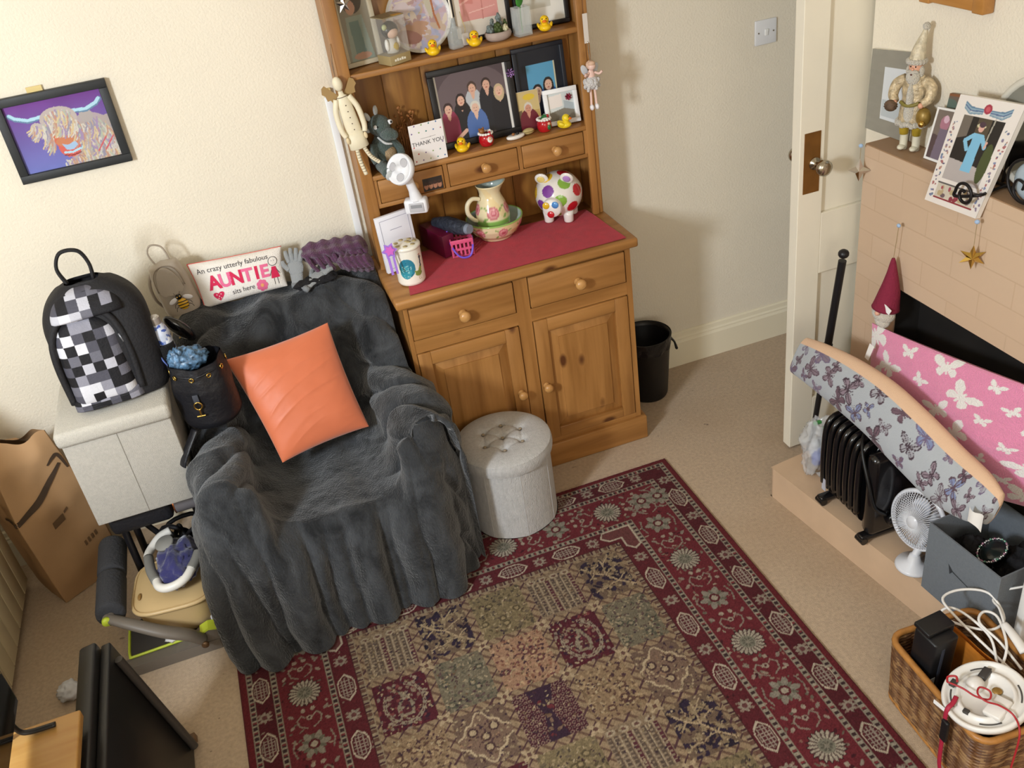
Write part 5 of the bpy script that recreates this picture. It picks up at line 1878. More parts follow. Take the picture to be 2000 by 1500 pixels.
# ------------------------------------------------------------------ cushions
def cushion_pts(c4, th, nu_=90, nv_=90, pinch=.05, wr=0.0, seed=1, pw=2.4, bend=None):
    """Front and back sheets of a filled cushion between four corners (TL, TR, BR, BL)."""
    TL, TR, BR, BL = [np.array(q, float) for q in c4]
    u, v = np.meshgrid(np.linspace(-1, 1, nu_), np.linspace(-1, 1, nv_), indexing='ij')
    pu, pv = u * (1 - pinch * (1 - v ** 2)) , v * (1 - pinch * (1 - u ** 2))
    s, t = (pu + 1) / 2, (pv + 1) / 2
    B = ((1 - s) * t)[..., None] * TL + (s * t)[..., None] * TR + (s * (1 - t))[..., None] * BR + ((1 - s) * (1 - t))[..., None] * BL
    n_ = np.cross(TR + BR - TL - BL, TL + TR - BL - BR)
    n_ = n_ / np.linalg.norm(n_)
    puff = ((1 - np.abs(u) ** pw) * (1 - np.abs(v) ** pw)) ** .55
    w_ = wr * puff * (vnoise(u * 1.0 + v * .4, v * 2.2 - u * .9 + .25 * np.sin(u * 2.2), 0, seed, 3) + .7 * (1 - np.abs(vnoise(u * .45, v * 3.6 - u * 1.1 + .5 * u * u, 0, seed + 3, 2))) ** 5 * (.4 + .6 * np.abs(u)))
    return B, n_, puff * th / 2, w_, u, v


def cushion(name, c4, th, mat, parent=None, colors=None, **kw):
    B, n_, pf, w_, u, v = cushion_pts(c4, th, **kw)
    F_ = B + n_ * (pf + w_ + .001)[..., None]
    K_ = B - n_ * (pf + .001)[..., None]
    P_ = np.concatenate([F_, K_[::-1]], 0)
    col = None
    if colors is not None:
        fc, bc = colors(u, v)
        col = np.concatenate([fc, bc[::-1]], 0)
    return npgrid(name, P_, mat, col, parent, closed_u=True), (B, n_, pf, w_)


om = M('orange_satin', '#cc6d47', 0.5, var=0.04, vscale=8, bump=0.10, bscale=14, sheen=0.4)
c4 = [(-.188, 2.668, .785), (.139, 2.70, .800), (.172, 2.535, .495), (-.111, 2.49, .487)]
cs, (B, n_, pf, w_) = cushion('orange_cushion', c4, .105, om, nu_=130, nv_=130, wr=.0055, seed=4, pinch=.045)
tag(cs, 'plain orange satin cushion leaning on the grey fur armchair', 'cushion')

# Auntie cushion on the top of the chair back
pc_m = M('cushion_canvas', '#e9e3dc', 0.85, bump=0.3, bscale=300)
ac4 = [(-.226, 2.995, .980), (.073, 2.995, .963), (.058, 2.945, .845), (-.212, 2.945, .841)]
AU = thing('lettered_cushion', 'white oblong cushion lettered AUNTIE on the top of the armchair', 'cushion', (0, 0, 0))
_, (B, n_, pf, w_) = cushion('cushion_cover', ac4, .07, pc_m, AU, nu_=70, nv_=50, pinch=.03)
TL, TR, BR, BL = [np.array(q) for q in ac4]
Wd, Hd = .29, .135


def on_auntie(x, y, lift=.0016):
    """x, y in metres from the cushion centre to its front surface."""
    u, v = max(-1, min(1, x / (Wd / 2))), max(-1, min(1, y / (Hd / 2)))
    pu, pv = u * (1 - .03 * (1 - v * v)), v * (1 - .03 * (1 - u * u))
    s, t = (pu + 1) / 2, (pv + 1) / 2
    b_ = TL * (1 - s) * t + TR * s * t + BR * s * (1 - t) + BL * (1 - s) * (1 - t)
    p_ = ((1 - abs(u) ** 2.4) * (1 - abs(v) ** 2.4)) ** .55 * .035
    return b_ + n_ * (p_ + .001 + lift)


def sub_poly(v, f, mb, fn, cuts=1):
    t = bmesh.new()
    vs = [t.verts.new((q[0], q[1], 0)) for q in v]
    for q in f:
        try:
            t.faces.new([vs[i] for i in q])
        except ValueError:
            pass
    bmesh.ops.triangulate(t, faces=t.faces)
    for _ in range(cuts):
        bmesh.ops.subdivide_edges(t, edges=[e for e in t.edges if e.calc_length() > .012], cuts=1)
    bmesh.ops.triangulate(t, faces=t.faces)
    t.verts.index_update()
    mb.raw([fn(p.co.x, p.co.y) for p in t.verts], [[p.index for p in q.verts] for q in t.faces])
    t.free()


ink = M('print_charcoal', '#4a464a', 0.8)
hot, pink2 = M('print_red_pink', '#cf2350', 0.8), M('print_pink', '#e06a92', 0.8)
for s_, x, y, sz, mt, bold in (('An crazy utterly fabulous', -.015, .040, .0225, ink, 0.0), ('sits here', -.002, -.044, .0225, ink, 0.0)):
    v, f = text_data(s_, sz, bold)
    mb = MB(mt)
    sub_poly([(p[0] + x, p[1] + y + (p[0] + .1) * .02, 0) for p in v], f, mb, on_auntie)
    mb.build('lettering', AU)
xx0 = -.088
for k, ch in enumerate('AUNTIE'):
    v, f = text_data(ch, .058, .0022)
    mb = MB(hot if k % 2 == 0 else pink2)
    sub_poly([(p[0] + xx0, p[1] - .002, 0) for p in v], f, mb, on_auntie, 2)
    mb.build('lettering', AU)
    xx0 += {'I': .026}.get(ch, .037) if ch != 'T' else .031


def disc(mb, x, y, rx, ry, n=20, lift=.0016):
    pts = [(0, 0)] + [(rx * math.cos(2 * PI * k / n), ry * math.sin(2 * PI * k / n)) for k in range(n)]
    mb.raw([on_auntie(x + a_, y + b_, lift) for a_, b_ in pts], [(0, 1 + k, 1 + (k + 1) % n) for k in range(n)])


mb = MB(hot)          # the little figure in a red dress
sub_poly([(.105, .008), (.119, .008), (.128, -.03), (.098, -.03)], [(0, 1, 2, 3)], mb, on_auntie)
mb.use(ink)
disc(mb, .112, .026, .0155, .0155, lift=.0016)
mb.use(pc_m)
disc(mb, .112, .026, .0135, .0135, lift=.0024)
mb.use(ink)
for p0, p1 in (((.104, -.002), (.096, -.02)), ((.120, -.002), (.130, -.018)), ((.107, -.03), (.106, -.052)), ((.118, -.03), (.119, -.052))):
    dx, dy = p1[0] - p0[0], p1[1] - p0[1]
    L_ = math.hypot(dx, dy)
    ox, oy = -dy / L_ * .0009, dx / L_ * .0009
    mb.raw([on_auntie(p0[0] + ox, p0[1] + oy, .002), on_auntie(p1[0] + ox, p1[1] + oy, .002), on_auntie(p1[0] - ox, p1[1] - oy, .002), on_auntie(p0[0] - ox, p0[1] - oy, .002)], [(0, 1, 2, 3)])
for x in (.108, .116):
    disc(mb, x, .028, .0012, .0012, 8, .003)
mb.build('printed_figure', AU)
mb = MB(pink2)
for k in range(7):
    a_ = 2 * PI * k / 7
    disc(mb, .062 + .012 * math.cos(a_), -.044 + .012 * math.sin(a_), .008, .008, 12)
mb.use(M('print_peach', '#e8a46a', 0.8))
disc(mb, .062, -.044, .006, .006, 12, .0026)
mb.build('printed_flower', AU)
mb = MB(hot)
hp = [(.016 * math.sin(t_) ** 3 * 1.15, (.0130 * math.cos(t_) - .005 * math.cos(2 * t_) - .002 * math.cos(3 * t_))) for t_ in [2 * PI * k / 24 for k in range(24)]]
sub_poly([(x - .086, y - .042, 0) for x, y in hp], [tuple(range(24))], mb, on_auntie)
mb.use(pc_m)
for x, y in ((-.093, -.038), (-.079, -.038), (-.086, -.044), (-.09, -.050), (-.081, -.050)):
    disc(mb, x, y, .0018, .0018, 8, .003)
mb.build('printed_heart', AU)
ed = MB(M('piping_red', '#d8574f', 0.7))
for e0, e1 in (((-1, 1), (1, 1)), ((-1, -1), (-1, 1))):
    ed.tube([on_auntie((e0[0] + (e1[0] - e0[0]) * k / 8) * Wd / 2, (e0[1] + (e1[1] - e0[1]) * k / 8) * Hd / 2, 0) for k in range(9)], .0016, 6, sub=2)
ed.build('piping', AU)

# ------------------------------------------------------------------ bee backpack
bb_ = thing('bee_backpack', 'small beige backpack with a bee badge propped against the wall', 'backpack', (-.272, 2.955, .848), -4, rx=-6, ry=-8)
lt = M('taupe_leather', '#a69a8c', 0.38, var=0.05, vscale=12, bump=0.1, bscale=60)
ltd = M('taupe_edge', '#85786a', 0.45)


def soft(u, v, wx, wy, h, top=.72, e=3.2):
    a_ = 2 * PI * u
    c_, s_ = math.cos(a_), math.sin(a_)
    x = math.copysign(abs(c_) ** (2 / e), c_)
    y = math.copysign(abs(s_) ** (2 / e), s_)
    k = (1 - .10 * (1 - min(v / .12, 1)) ** 2) * (1 - (1 - top) * max(0, (v - .45) / .55) ** 2.2)
    cap = 1.0 if v < .93 else math.sqrt(max(0, 1 - ((v - .93) / .07) ** 2))
    return (x * wx * k * cap, y * wy * (k ** .7) * cap, h * min(v, .93) / .93 + (.012 if v > .93 else 0) * (1 - cap))


b_ = MB(lt).grid(lambda u, v: soft(u, v, .056, .036, .165), 48, 30, cu=True)
b_.build('body', bb_)
fp_ = MB(lt)
fp_.at(T(0, -.0415, .066) @ rot(93, 0, 0)).prism([(.041 * math.cos(t_) * (1.0 if math.sin(t_) < 0 else .92), .020 + .078 * math.sin(t_)) for t_ in [2 * PI * k / 30 for k in range(30)]][0:16][::1] + [(-.030, .009), (-.012, .003), (.012, .003), (.030, .009)], -.004, .003)
fp_.build('flap', bb_)
MB(ltd).tube([(-.041, -.040, .095), (-.028, -.043, .079), (0, -.045, .070), (.028, -.043, .079), (.041, -.040, .095)], .0014, 6).tube([(-.043, -.036, .09), (-.040, -.036, .13), (-.026, -.036, .156), (0, -.036, .166), (.026, -.036, .156), (.040, -.036, .13), (.043, -.036, .09)], .0014, 6).build('seams', bb_)
MB(goldm).box(-.013, .013, -.0435, -.040, .106, .115, .001).build('name_plate', bb_)
MB(lt).tube([(-.022, .01, .165), (-.030, .012, .205), (-.012, .012, .228), (.018, .012, .212), (.024, .01, .165)], .0055, 10, flat=.5).build('top_handle', bb_)
MB(ltd).tube([(-.050, .02, .145), (-.066, .0, .11), (-.068, 0, .06), (-.052, .01, .02)], .006, 8, flat=.6).build('shoulder_strap', bb_)
be = MB(M('bee_yellow', '#d9a520', 0.4)).at(T(.012, -.0415, .034)).ball((0, 0, 0), (.0165, .005, .019), 18)
be.at(T(.008, -.0425, .060)).use(eye_m).ball((0, 0, 0), (.010, .005, .009), 14)
be.use(goldm).ball((-.004, -.004, .001), (.003, .002, .003), 8).ball((.005, -.004, .002), (.003, .002, .003), 8)
be.at().use(eye_m)
for z in (.024, .034, .043):
    be.tube([(.012 + .0165 * math.sin(q) * math.sqrt(max(0, 1 - ((z - .034) / .019) ** 2)), -.0415 - .0058 * math.cos(q) * math.sqrt(max(0, 1 - ((z - .034) / .019) ** 2)), z) for q in (-1.45, -.9, -.3, .3, .9, 1.45)], .0016, 6, sub=3)
for sx in (-1, 1):
    for z in (.03, .042):
        be.tube([(.012 + sx * .015, -.042, z), (.012 + sx * .024, -.043, z - .004), (.012 + sx * .028, -.043, z - .014)], .0008, 5, sub=3)
    be.tube([(.008 + sx * .005, -.044, .067), (.008 + sx * .010, -.045, .077)], .0008, 5, sub=1)
be.build('bee_badge', bb_)
wg = MB(M('wing_white', '#dcd8da', 0.3))
for sx in (-1, 1):
    wg.at(T(.011 + sx * .024, -.0425, .052) @ rot(0, sx * 25, 0)).ball((0, 0, 0), (.016, .0015, .0075), 12)
wg.build('bee_wings', bb_)

# black sunglasses case between the bags
sg = MB(M('black_gloss', '#121114', 0.18, coat=0.4)).at(T(-.292, 2.80, .862) @ rot(30, 55, 0)).ball((0, 0, 0), (.060, .020, .026), 20).at()
sg.use(goldm).ball((-.298, 2.778, .842), .003, 8)
tag(sg.build('glasses_case'), 'glossy black glasses case wedged under the bee backpack', 'glasses case')

# knitted scarf, gloves
sm_ = M('knit_purple', '#57304f', 0.95, var=0.2, vscale=60, bump=0.8, bscale=220, sheen=0.3)
sc_ = MB(sm_)


def roll(u, v, x0, x1, y, z, ry, rz_, sag, sd):
    t_ = v
    a_ = 2 * PI * u
    x = x0 + (x1 - x0) * t_
    end = math.sqrt(max(0, 1 - (2 * t_ - 1) ** 8))
    k = 1 + .16 * math.sin(a_ * 5 + t_ * 3 + sd) + .10 * math.sin(t_ * 34 + math.sin(a_) * 2 + sd)
    return (x + .006 * math.sin(a_ * 2), y + ry * k * end * math.cos(a_), z + rz_ * k * end * math.sin(a_) - sag * t_)


sc_.grid(lambda u, v: roll(u, v, .125, .338, 2.955, .930, .042, .034, .022, 0), 40, 70, cu=True)
sc_.grid(lambda u, v: roll(u, v, .235, .340, 2.91, .897, .030, .030, .030, 2), 32, 40, cu=True)
for k in range(7):
    sc_.tube([(.14 + .028 * k, 2.93 - .01, .935 - k * .003), (.15 + .028 * k, 2.912, .905 - k * .003), (.165 + .026 * k, 2.915, .88 - k * .003)], .007, 8)
tag(sc_.build('knitted_scarf'), 'bundled purple knitted scarf on the top right of the armchair', 'scarf')
gm = M('glove_grey', '#8f9294', 0.95, bump=0.4, bscale=260, sheen=0.3)
for k, (loc, rz_, rx_, lab) in enumerate((((.098, 2.935, .905), -18, 62, 'pale grey knitted glove standing beside the lettered cushion'), ((.155, 2.905, .868), -62, 18, 'pale grey knitted glove lying below the purple scarf, fingers right'))):
    gv = thing('knitted_glove', lab, 'glove', loc, rz_, 'pair of grey gloves', rx=rx_)
    g = MB(gm)
    g.ball((0, 0, 0), (.027, .032, .010), 16).tube([(0, -.022, 0), (0, -.045, 0), (0, -.062, 0)], [.022, .019, .021], 14, flat=.5)
    for j, (fx, fl) in enumerate(((-.020, .036), (-.007, .044), (.007, .042), (.019, .032))):
        g.tube([(fx * .9, .018, 0), (fx * 1.2, .018 + fl * .6, .003), (fx * 1.35, .018 + fl, -.001)], [.0085, .008, .0065], 10)
    g.tube([(-.022, -.006, 0), (-.036, .010, .003), (-.040, .024, .002)], [.009, .008, .0065], 10)
    g.build('hand', gv)
    MB(M('glove_cuff', '#7d8083', 0.95, bump=0.5, bscale=200)).tube([(0, -.05, 0), (0, -.066, 0)], .022, 14, flat=.52, sub=1).build('cuff', gv)
bk_ = MB(M('black_knit', '#18171a', 0.95, bump=0.5, bscale=200)).grid(lambda u, v: roll(u, v, .075, .215, 2.895, .855, .022, .013, -.008, 1), 24, 40, cu=True)
tag(bk_.build('folded_garment'), 'folded black woollen garment lying beneath the pale grey gloves', 'clothing')

# ------------------------------------------------------------------ storage cube with bags
lin_m = M('linen_grey', '#b2aca2', 0.92, var=0.07, vscale=150, bump=0.35, bscale=400)
lin_l = M('linen_lid', '#beb8ad', 0.92, var=0.06, vscale=150, bump=0.35, bscale=400)
st = thing('storage_cube', 'pale grey fabric storage cube with lid under the checked backpack', 'storage box', (-.520, 2.655, .447))
cb2 = MB(lin_m).box(-.150, .150, -.150, .150, 0, .292, .004)
cb2.build('body', st)
MB(M('linen_seam', '#938d83', 0.9)).box(-.002, -.0005, -.1515, -.149, .004, .288).build('seam', st)
MB(lin_l).box(-.160, .158, -.162, .158, .288, .338, .014).build('lid', st)
# black metal stool that carries the cube, things pushed under it
bm_ = M('stool_black', '#141316', 0.4)
sl = thing('black_stool', 'low black stool under the pale storage cube', 'stool', (-.520, 2.735, 0))
MB(bm_).box(-.145, .12, -.095, .095, .330, .352, .004).build('seat', sl)
for x in (-.13, .105):
    for y in (-.082, .082):
        MB(bm_).cyl((x, y, 0.001), (x * .96, y * .96, .331), .012, n=12).build('leg', sl)
MB(bm_).cyl((-.128, -.081, .10), (.103, -.081, .10), .007, n=10).cyl((-.128, .081, .10), (.103, .081, .10), .007, n=10).build('crossbar', sl)
cs_ = MB(M('case_black', '#1b1a1e', 0.55, bump=0.3, bscale=80)).box(-.660, -.470, 2.555, 2.80, .3535, .4455, .02)
tag(cs_.build('black_case'), 'flat black case between the stool and the pale storage cube', 'case')
cc = thing('canister', 'grey canister with copper rims lying under the storage cube', 'canister', (-.420, 2.600, .391), 0)
MB(M('canister_grey', '#6f6a6b', 0.45)).cyl((-.043, 0, 0), (.036, 0, 0), .0365, n=28).build('body', cc)
MB(M('copper', '#c0764a', 0.25, 0.9)).cyl((-.047, 0, 0), (-.043, 0, 0), .0372, n=28).cyl((.036, 0, 0), (.040, 0, 0), .0372, n=28).build('rim', cc)
jb = MB(M('tangle_black', '#131216', 0.6))
for k in range(10):
    jb.tube([(-.64 + rs.uniform(0, .2), 2.67 + rs.uniform(0, .1), .006), (-.62 + rs.uniform(0, .2), 2.67 + rs.uniform(0, .1), .05 + rs.uniform(0, .18)), (-.62 + rs.uniform(0, .2), 2.67 + rs.uniform(0, .1), .10 + rs.uniform(0, .15)), (-.6 + rs.uniform(0, .16), 2.67 + rs.uniform(0, .1), .006)], .008, 8)
tag(jb.build('bag_straps'), 'tangle of black straps on the carpet beneath the black stool', 'straps')

# checked backpack
BP = thing('checked_backpack', 'large black and grey checked backpack standing on the pale storage cube', 'backpack', (-.482, 2.655, .7875), 3, rx=-4)
blk = M('nylon_black', '#19181b', 0.75, bump=0.25, bscale=140)
chk_m = VC('nylon_check', 0.75, bump=0.2, bscale=200)


def bag(u, v, wx, wy, h, front=0.0):
    a_ = 2 * PI * u
    e = 2 / 3.4
    c_, s_ = math.cos(a_), math.sin(a_)
    x = math.copysign(abs(c_) ** e, c_)
    y = math.copysign(abs(s_) ** e, s_)
    k = 1 - .08 * (1 - min(v / .1, 1)) ** 2
    top = 1.0 if v < .62 else math.sqrt(max(0.0, 1 - ((v - .62) / .40) ** 2.3))
    d_ = 1.0 if v < .5 else 1 - .35 * ((v - .5) / .5) ** 1.6
    return (x * wx * k * (top if v > .62 else 1), y * wy * k * d_ * (1 if v < .97 else .6) + .035 * max(0, v - .45), h * v)


MB(blk).grid(lambda u, v: bag(u, v, .140, .088, .345), 64, 44, cu=True).build('body', BP)
# front pocket with the checks: a panel that bulges from the front and follows the arched outline
nu_, nv_ = 150, 260
s, t = np.meshgrid(np.linspace(-1, 1, nu_), np.linspace(0, 1, nv_), indexing='ij')


def panel(x0, x1, z0, z1, ybase, bul, arch, name, parent, mat, cols=None, tilt=.0):
    w_ = np.where(t > 1 - arch, np.sqrt(np.clip(1 - ((t - (1 - arch)) / arch) ** 2 * .985, 0, 1)), 1.0)
    x = (x0 + x1) / 2 + s * w_ * (x1 - x0) / 2
    z = z0 + (z1 - z0) * t
    edge = (1 - np.abs(s) ** 5) * (1 - np.abs(2 * t - 1) ** 8)
    y = ybase - bul * np.clip(edge, 0, 1) ** .6 + tilt * t ** 1.5 + .003 * vnoise(s * 2, t * 4, 0, 3) * edge
    npgrid(name, np.stack([x, y, z], -1), mat, cols(x, z) if cols else None, parent)


def checks(cell, x0, z0, sd):
    r2 = np.random.default_rng(sd)
    lut = np.array([lin(c) for c in ('#17161a', '#17161a', '#4c4b55', '#66656f', '#8b8a95', '#b7b6bf', '#cfced4')], np.float32)
    tab = r2.integers(0, 7, (40, 40))
    for i in range(40):
        for j in range(40):
            if (i + j) % 2 == 0 and r2.random() < .75:
                tab[i, j] = r2.integers(3, 7)
            elif r2.random() < .7:
                tab[i, j] = r2.integers(0, 3)
    return lambda x, z: lut[tab[np.clip(((x - x0) / cell).astype(int), 0, 39), np.clip(((z - z0) / cell).astype(int), 0, 39)]]


panel(-.120, .050, .016, .272, -.080, .034, .30, 'front_pocket', BP, chk_m, checks(.0290, -.125, 0.0, 5), .03)
panel(-.130, .060, .004, .046, -.078, .030, .25, 'base_panel', BP, chk_m, checks(.026, -.135, 0.0, 8), .004)
panel(-.105, .085, .262, .338, -.066, .026, .9, 'top_panel', BP, chk_m, checks(.029, -.11, .26, 11), .055)
MB(blk).tube([(-.128, -.076, .03), (-.130, -.078, .15), (-.118, -.074, .225), (-.085, -.064, .272), (-.035, -.058, .288), (.016, -.062, .278), (.050, -.074, .235), (.064, -.084, .15), (.060, -.088, .03)], .010, 10).build('pocket_binding', BP)
MB(blk).tube([(-.125, -.05, .10), (-.118, -.03, .22), (-.08, -.012, .305), (-.02, .0, .335), (.05, .002, .325), (.10, -.012, .275), (.128, -.04, .16)], .007, 10).build('zip_piping', BP)
MB(blk).tube([(-.04, .03, .338), (-.052, .034, .385), (-.03, .036, .425), (.015, .036, .420), (.032, .034, .38), (.03, .03, .336)], [.013, .011, .0115, .0115, .011, .013], 10, flat=.45).build('top_handle', BP)
MB(M('mesh_black', '#101013', 0.85, bump=0.8, bscale=300)).at(T(.146, -.012, 0)).lathe([(.036, .012), (.038, .02), (.039, .07), (.038, .11), (.036, .11)], 24, .8, 1.0).build('side_pocket', BP)
for sx in (-1, 1):
    MB(blk).tube([(sx * .06, .085, .29), (sx * .09, .105, .22), (sx * .10, .10, .10), (sx * .12, .085, .03)], .014, 8, flat=.4).build('shoulder_strap', BP)
zp = MB(M('zip_pull', '#8a8a8e', 0.4, 0.6))
zp.tube([(.050, -.084, .20), (.056, -.088, .175)], .003, 6, sub=1)
zp.build('zip_pull', BP)

bo = thing('drink_bottle', 'blue and white patterned bottle in the black backpack side pocket', 'bottle', (-.327, 2.662, .812), 0, ry=-3)
nu_, nv_ = 90, 90
a, h_ = np.meshgrid(np.linspace(0, 2 * PI, nu_ + 1)[:-1], np.linspace(0, .150, nv_), indexing='ij')
P = Paint(a * .027, h_, '#c3c9d8')
for k in range(70):
    x, y = rs.uniform(0, .17), rs.uniform(0, .15)
    P.ell(x, y, rs.uniform(.004, .012), rs.uniform(.003, .006), rs.choice(['#2f4178', '#3f57a0', '#eceef2', '#5a6fae', '#8f9cc4', '#22305c']), rs.uniform(0, PI))
r_ = .026 * np.where(h_ > .115, 1 - .45 * ((h_ - .115) / .035) ** 1.4, 1)
npgrid('body', np.stack([r_ * np.cos(a), r_ * np.sin(a), h_], -1), VC('bottle_print', 0.25, coat=0.3), P.C, bo, closed_u=True)
MB(M('cap_silver', '#c4bfba', 0.3, 0.7)).cyl((0, 0, .148), (0, 0, .168), .0155, n=24).cyl((0, 0, .168), (0, 0, .172), .0155, .012, n=24).build('cap', bo)
MB(M('strap_blue', '#5567a6', 0.7, var=0.6, vscale=60)).tube([(-.02, -.026, .125), (-.026, -.030, .10), (-.016, -.046, .05), (.0, -.052, .012), (.008, -.05, .002)], .007, 8, flat=.4).build('carry_strap', bo)

# black drawstring bag
DB = thing('drawstring_bag', 'black drawstring backpack with gold eyelets between cube and armchair', 'backpack', (-.262, 2.592, .652), -8)
bkn = M('nylon_black_shiny', '#15151a', 0.45, bump=0.35, bscale=40)


def dbag(u, v):
    a_ = 2 * PI * u
    k = .088 * (1 - .12 * (1 - min(v / .12, 1)) ** 2) * (1 - .14 * max(0, (v - .6) / .4))
    w = 1 + .05 * math.sin(a_ * 7) * max(0, (v - .45) / .55) + .02 * math.sin(a_ * 3 + v * 9)
    return (k * w * math.cos(a_), k * w * math.sin(a_) * .86, .205 * v + .008 * math.sin(a_ * 2 + 1) * v)


MB(bkn).grid(dbag, 72, 30, cu=True).grid(lambda u, v: Vector(dbag(u, 1 - v * .35)) * Vector((.94, .94, 1)).x if False else (dbag(u, 1 - v * .35)[0] * (.95 - .1 * v), dbag(u, 1 - v * .35)[1] * (.95 - .1 * v), dbag(u, 1 - v * .35)[2]), 72, 12, cu=True).at(T(0, 0, .002)).lathe([(.075, 0), (.0, .001)], 40, 1, .86).at(T(0, 0, .132)).lathe([(.072, 0), (.0, .001)], 40, 1, .86).build('body', DB)
ey = MB(goldm)
for k in range(10):
    p0 = Vector(dbag(k / 10 + .03, .86))
    nn = Vector((p0.x, p0.y, 0)).normalized()
    q = nn.to_track_quat('Z', 'Y')
    ey.tube([p0 + nn * .0015 + q @ Vector((.0062 * math.cos(g), .0062 * math.sin(g), 0)) for g in [2 * PI * j / 10 for j in range(10)]], .0022, 6, closed=True, sub=2)
ey.build('eyelets', DB)
MB(bkn).tube([(.075 * math.cos(g) * 1.03, .066 * math.sin(g) * 1.03, .178 + .003 * math.sin(g * 5)) for g in [2 * PI * j / 24 for j in range(24)]], .0028, 6, closed=True, sub=2).build('drawstring', DB)
cl_ = MB(goldm).tube([(-.014 + .011 * math.cos(g), -.083, .092 + .012 * math.sin(g)) for g in [2 * PI * j / 12 for j in range(12)]], .0024, 8, closed=True, sub=2)
cl_.cyl((-.014, -.084, .080), (-.014, -.084, .060), .0028, n=10).cyl((-.026, -.084, .058), (-.002, -.084, .058), .0034, n=10)
cl_.build('clip', DB)
MB(M('strap_grey', '#3b3d45', 0.7)).box(-.022, -.006, -.0835, -.079, .100, .128, .001).build('clip_strap', DB)
MB(bkn).tube([(-.05, -.07, .01), (-.080, -.095, -.03), (-.100, -.108, -.06), (-.108, -.112, -.08)], .016, 8, flat=.3).build('shoulder_strap', DB)
cl2 = MB(M('floral_bag_blue', '#4d6a86', 0.35, var=0.9, vscale=90))


def crumple(u, v, c, r, sd):
    a_, t_ = 2 * PI * u, PI * v
    d = Vector((math.sin(t_) * math.cos(a_), math.sin(t_) * math.sin(a_), -math.cos(t_)))
    k = 1 + .28 * noise.noise(d * 2.6 + Vector((sd, 0, 0))) + .16 * noise.noise(d * 6 + Vector((0, sd, 0)))
    return (c[0] + d.x * r[0] * k, c[1] + d.y * r[1] * k, c[2] + d.z * r[2] * k)


for c, r, sd in (((-.272, 2.587, .862), (.048, .040, .034), 3), ((-.304, 2.577, .870), (.026, .024, .036), 8)):
    cl2.grid(lambda u, v: crumple(u, v, c, r, sd), 40, 24, cu=True)
tag(cl2.build('floral_pouch'), 'crumpled blue floral bag sticking out of the black drawstring backpack', 'bag')

# ------------------------------------------------------------------ brown paper sack
PB = thing('paper_bag', 'brown paper sack with a curved arrow mark beside the storage cube', 'paper bag', (-.975, 2.905, 0.002), 0)
pb_m = M('kraft_paper', '#b08a62', 0.8, var=0.05, vscale=9, bump=0.2, bscale=14)
# footprint: long face from the left corner to the near corner, narrow face from there to the right
qA, qB, qC, qD = (-.070, .045), (.035, -.130), (.225, .000), (.095, .150)


def pbag(u, v):
    t_ = (u * 4) % 4
    k = int(t_)
    f = t_ - k
    q = [qA, qB, qC, qD][k]
    r = [qB, qC, qD, qA][k]
    x, y = q[0] + (r[0] - q[0]) * f, q[1] + (r[1] - q[1]) * f
    z = v
    cx, cy = .065, .010
    sh = 1 + .06 * math.sin(PI * v) - .12 * max(0, v - .6) / .4
    squash = 1 - .30 * max(0, (v - .55) / .45) ** 1.5 - .55 * max(0, (v - .86) / .14) ** 2
    x, y = cx + (x - cx) * sh, cy + (y - cy) * sh * (squash if k in (0, 1, 2, 3) else 1)
    nz = noise.noise(Vector((x * 7, y * 7, z * 3.5))) * .026 + noise.noise(Vector((x * 16, y * 16 + 4, z * 8))) * .008
    w_ = math.sin(PI * f) * (.35 + v)
    dx, dy = (r[1] - q[1]), -(r[0] - q[0])
    L_ = math.hypot(dx, dy)
    s_ = -1 if False else 1
    x += dx / L_ * nz * w_ * -s_
    y += dy / L_ * nz * w_ * -s_
    top = .030 * max(0, (v - .75) / .25) * noise.noise(Vector((x * 12, y * 12, 0)))
    return (x - .035 * v, y + .010 * v, .58 * v + top)


pbm = MB(pb_m).grid(pbag, 160, 70, cu=True)
pbm.raw([(qA[0], qA[1], .002), (qB[0], qB[1], .002), (qC[0], qC[1], .002), (qD[0], qD[1], .002)], [(3, 2, 1, 0)])
pbm.build('sack', PB)
mk = M('print_dark_brown', '#463526', 0.8)


def on_bag(f, v, lift=.004):
    """A point on the long face (face 0) at fraction f along it and height v."""
    e = 1e-3
    p = Vector(pbag(f * .25, v))
    n1_ = Vector(pbag(f * .25 + e, v)) - p
    n2_ = Vector(pbag(f * .25, v + e)) - p
    n_ = n1_.cross(n2_).normalized()
    if n_.y > 0:
        n_ = -n_
    return p + n_ * lift


def stroke(path, wd, name):
    mb = MB(mk)
    V_, F_ = [], []
    P2 = cubic(np.array(path), 40, 0)
    W2 = cubic(np.array(wd)[:, None], 40, 0)[:, 0]
    for i in range(40):
        a_ = P2[max(i - 1, 0)]
        b2 = P2[min(i + 1, 39)]
        d_ = np.array([(b2[0] - a_[0]) * .20, (b2[1] - a_[1]) * .58])
        d_ /= np.linalg.norm(d_) + 1e-9
        o_ = np.array([-d_[1] / .20, d_[0] / .58]) * W2[i] / 2
        V_ += [on_bag(*(P2[i] + o_)), on_bag(*(P2[i] - o_))]
        if i:
            F_.append((2 * i - 2, 2 * i - 1, 2 * i + 1, 2 * i))
    mb.raw(V_, F_)
    mb.build(name, PB)


stroke([(.40, .55), (.85, .585), (1.29, .655), (1.58, .715), (1.88, .80)], [.008, .013, .019, .018, .009], 'printed_curve')
stroke([(1.72, .82), (1.84, .845), (1.93, .845), (1.955, .75)], [.006, .011, .011, .006], 'printed_arrow')
rec = MB(M('print_mid_brown', '#6d5238', 0.8))


